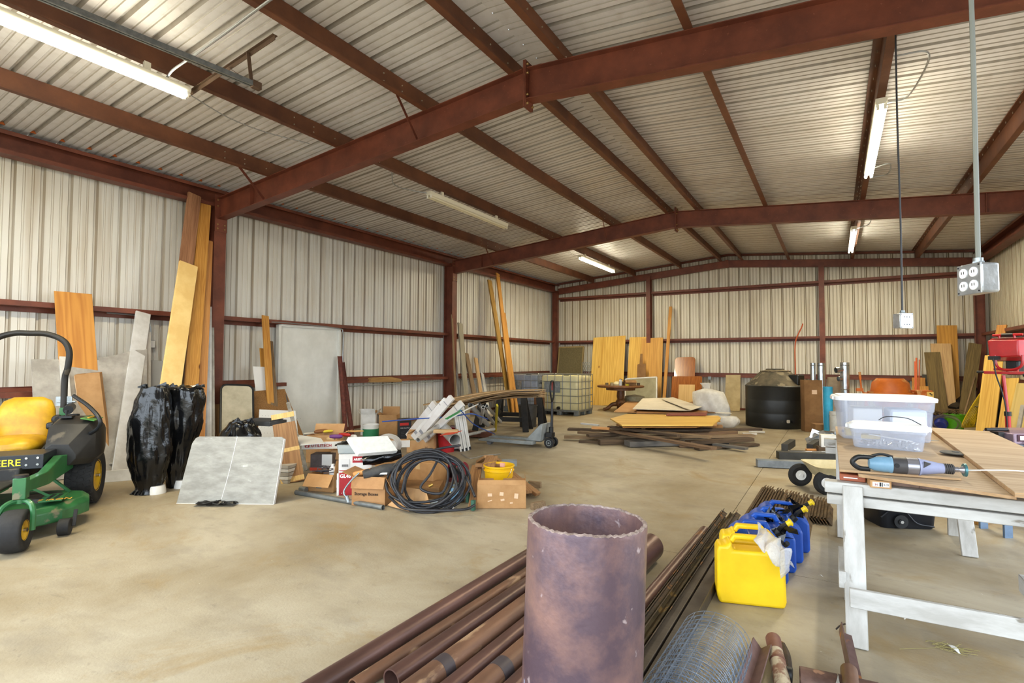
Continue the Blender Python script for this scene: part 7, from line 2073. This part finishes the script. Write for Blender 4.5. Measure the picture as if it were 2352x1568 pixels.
# ---- little things on the floor
rg_ = random.Random(55)
for i, (x, y, s, m_, nm, lb) in enumerate(((2086, 1420, .05, WHT, 'feather', 'small white feather on the floor under the table'), (2190, 1492, .06, WHT, 'feather', 'white feather beside the dry grass on the floor'), (1885, 1325, .02, WHT, 'paint_chip', 'tiny white chip beside the floor joint'))):
    q = M(); q.grid(lambda u, v: V(((u - .5) * s * 1.6, (v - .5) * s * .5 * math.sin(PI * max(.1, u)), .004 + .012 * math.sin(PI * u))), 8, 3); q.obj(nm, m_, loc=G(x, y), R=Matrix.Rotation(1.0 + i, 3, 'Z'), smooth=60, label=lb, category='feather' if nm == 'feather' else 'chip')
q = M()
for k in range(26):
    p = G(2165, 1485, .004) + V((rg_.uniform(-.08, .08), rg_.uniform(-.04, .04), 0)); a = rg_.uniform(-.5, .9); l = rg_.uniform(.04, .12)
    q.tube([p, p + V((math.cos(a) * l, math.sin(a) * l, rg_.uniform(0, .02)))], .0015, n=4)
q.tube([G(2066, 1490, .003), G(2150, 1487, .004)], .0015, n=4)
q.obj('dry_grass', mat('dry_grass', '#9a8f5e', rough=.9), kind='stuff', label='wisp of dry grass on the floor under the table', category='grass')

# ------------------------------------------------------------------ hanging boxes, conduits, strut
def drop(label, px_, y_px, yy, x_top, ztop, size, rzz, cord_m, outlets, r=.009):
    p = BY(px_, y_px, yy)
    t = thing('pendant_outlet', label, 'outlet', p, rz=rzz)
    s = size
    q = M(); q.box((0, 0, 0), (s, s * .6, s)); q.obj('box_body', mat('cast_metal', '#b9bcbe', '#a3a6a8', rough=.3, metal=.7, scale=20, bump=.1), t, bevel=s * .08, seg=3)
    q = M(); q.box((0, -s * .30, 0), (s * 1.04, s * .05, s * 1.04)); q.obj('cover_plate', MC['cast_metal'], t, bevel=s * .03)
    for i in (-1, 1):
        if not outlets: break
        for j in (-1, 1):
            q = M(); q.cyl((i * s * .22, -s * .32, j * s * .22), (i * s * .22, -s * .35, j * s * .22), s * .17, n=20); o = q.obj('socket_face', WHT, t)
            q = M(); q.box((i * s * .22 - s * .05, -s * .353, j * s * .22 + s * .02), (s * .02, s * .01, s * .09)); q.box((i * s * .22 + s * .05, -s * .353, j * s * .22 + s * .02), (s * .02, s * .01, s * .09)); q.obj('slot', INK, o)
    q = M(); bolts(q, [(i * s * .44, -s * .32, j * s * .44) for i in (-1, 1) for j in (-1, 1)], (0, -1, 0), r=s * .03, h=s * .02)
    if not outlets: bolts(q, [(i * s * .2, -s * .32, j * s * .25) for i in (-1, 0, 1) for j in (-1, 1)], (0, -1, 0), r=s * .03, h=s * .02)
    q.obj('screw', INK, t, kind='stuff')
    q = M(); q.cyl((0, 0, s * .5), (0, 0, s * .72), s * .14, n=14); q.cyl((0, 0, s * .5), (0, 0, s * .6), s * .18, n=6); q.obj('gland', GALV, t)
    dz_ = ztop - p.z
    q = M(); q.tube(curve_pts([(0, 0, s * .7), (.004, 0, s * .7 + .3 * dz_), (-.004, 0, s * .7 + .65 * dz_), (0, 0, dz_)]), r, n=8); q.obj('cord', cord_m, t)
    return p


GC = mat('grey_cord', '#76786f', rough=.5); DC = mat('dark_cord', '#35363a', rough=.5)
drop('nearer hanging four-socket metal outlet box on a grey cord', 2248, 641, 2.35, 9.4, 4.42, .1, -1.1, GC, True, r=.0075)
p = drop('farther hanging metal outlet box on a thin black cord', 2073, 737, 5.32, 9.4, 4.3, .12, .75, DC, False, r=.007)
q = M(); q.box((0, 0, 0), (.12, .1, .09)); q.cyl((0, 0, -.08), (0, 0, -.04), .02, n=12); q.bar((-.08, 0, .04), (.1, 0, .07), .06, .01)
q.obj('junction_box', MC['cast_metal'], loc=(p.x, p.y, 4.36), bevel=.008, label='metal junction box clamped to the roof beam above the farther outlet', category='junction box')


def loop_con(label, pts, r=.009, m_=CON):
    q = M(); q.tube(curve_pts(pts), r, n=8); q.obj('conduit', m_, label=label, category='conduit')


zc_ = 4.35
loop_con('bent conduit feeding the near end of the light right of the ridge', [(9.48, 6.1, 4.42), (9.72, 6.15, 4.42), (9.76, 6.4, 4.4), (9.66, 6.9, 4.34), (9.49, 7.0, 4.35)])
loop_con('bent conduit at the far end of the light right of the ridge', [(9.48, 9.3, 4.36), (9.68, 9.35, 4.4), (9.7, 9.9, 4.42), (9.5, 10.0, 4.43)])
loop_con('bent conduit feeding the farthest light right of the ridge', [(9.42, 12.6, 4.42), (9.62, 12.65, 4.42), (9.6, 13.1, 4.36), (9.42, 13.3, 4.35)])
loop_con('sagging cable feeding the unlit cream light', [(3.08, 6.0, 4.45), (2.9, 6.25, 4.36), (2.95, 6.6, 4.36), (3.08, 6.86, 4.36)])
loop_con('white conduit feeding the lit light near the end wall', [(3.1, 12.2, 4.44), (3.05, 12.5, 4.4), (3.0, 12.9, 4.38), (3.08, 13.1, 4.36)], m_=WHT)
loop_con('thin cable sagging away from the end of the front light', [(3.15, 2.93, 4.32), (3.05, 3.4, 4.29), (3.0, 3.9, 4.32), (3.05, 4.5, 4.38)], r=.006)
# bright conduit crossing the beams towards the front light
loop_con('bright conduit bent down to the front light from across the roof beams', [G(700, -52, 4.58), G(620, 0, 4.56), G(520, 74, 4.52), G(430, 138, 4.48), G(398, 160, 4.45), G(385, 176, 4.41), G(370, 196, 4.37)], r=.012)
# grey strut channel (door track) hung from a rusty cross angle
t = thing('track_hanger', 'grey steel track rail hung from a brown cross angle below the roof beams', 'track', (0, 0, 0))
a = G(112, 0, 4.2); b = G(588, 196, 4.2)
d = (a - b).normalized(); a2 = b + d * 3.2
q = M(); R = frame(a2 - b, (0, 0, 1)); Lx = (a2 - b).length
for c_, s_ in (((Lx / 2, 0, .02), (Lx, .055, .003)), ((Lx / 2, -.027, 0), (Lx, .003, .045)), ((Lx / 2, .027, 0), (Lx, .003, .045)), ((Lx / 2, -.016, -.022), (Lx, .02, .003)), ((Lx / 2, .016, -.022), (Lx, .02, .003))):
    q.box(b + R @ V(c_), s_, R)
q.obj('track_rail', GALV, t)
DB = mat('dusty_brown_angle', '#6a5444', '#54402f', rough=.6, metal=.3, scale=6)
aa = G(432, 215, 4.42); bb = G(632, 80, 4.5); 
q = M(); q.bar(aa, bb, .05, .005); q.bar(aa + V((0, 0, -.022)), bb + V((0, 0, -.022)), .005, .05); q.obj('cross_angle', DB, t)
q = M(); q.bar(G(570, 120, 4.46), G(578, 192, 4.22), .04, .005, up=(1, 0, 0)); q.bar(G(525, 155, 4.43), G(588, 198, 4.2), .03, .005, up=(0, 0, 1)); q.obj('hanger_brace', DB, t)
q = M(); q.box(b, (.06, .09, .07)); q.obj('end_clamp', DB, t, bevel=.004)
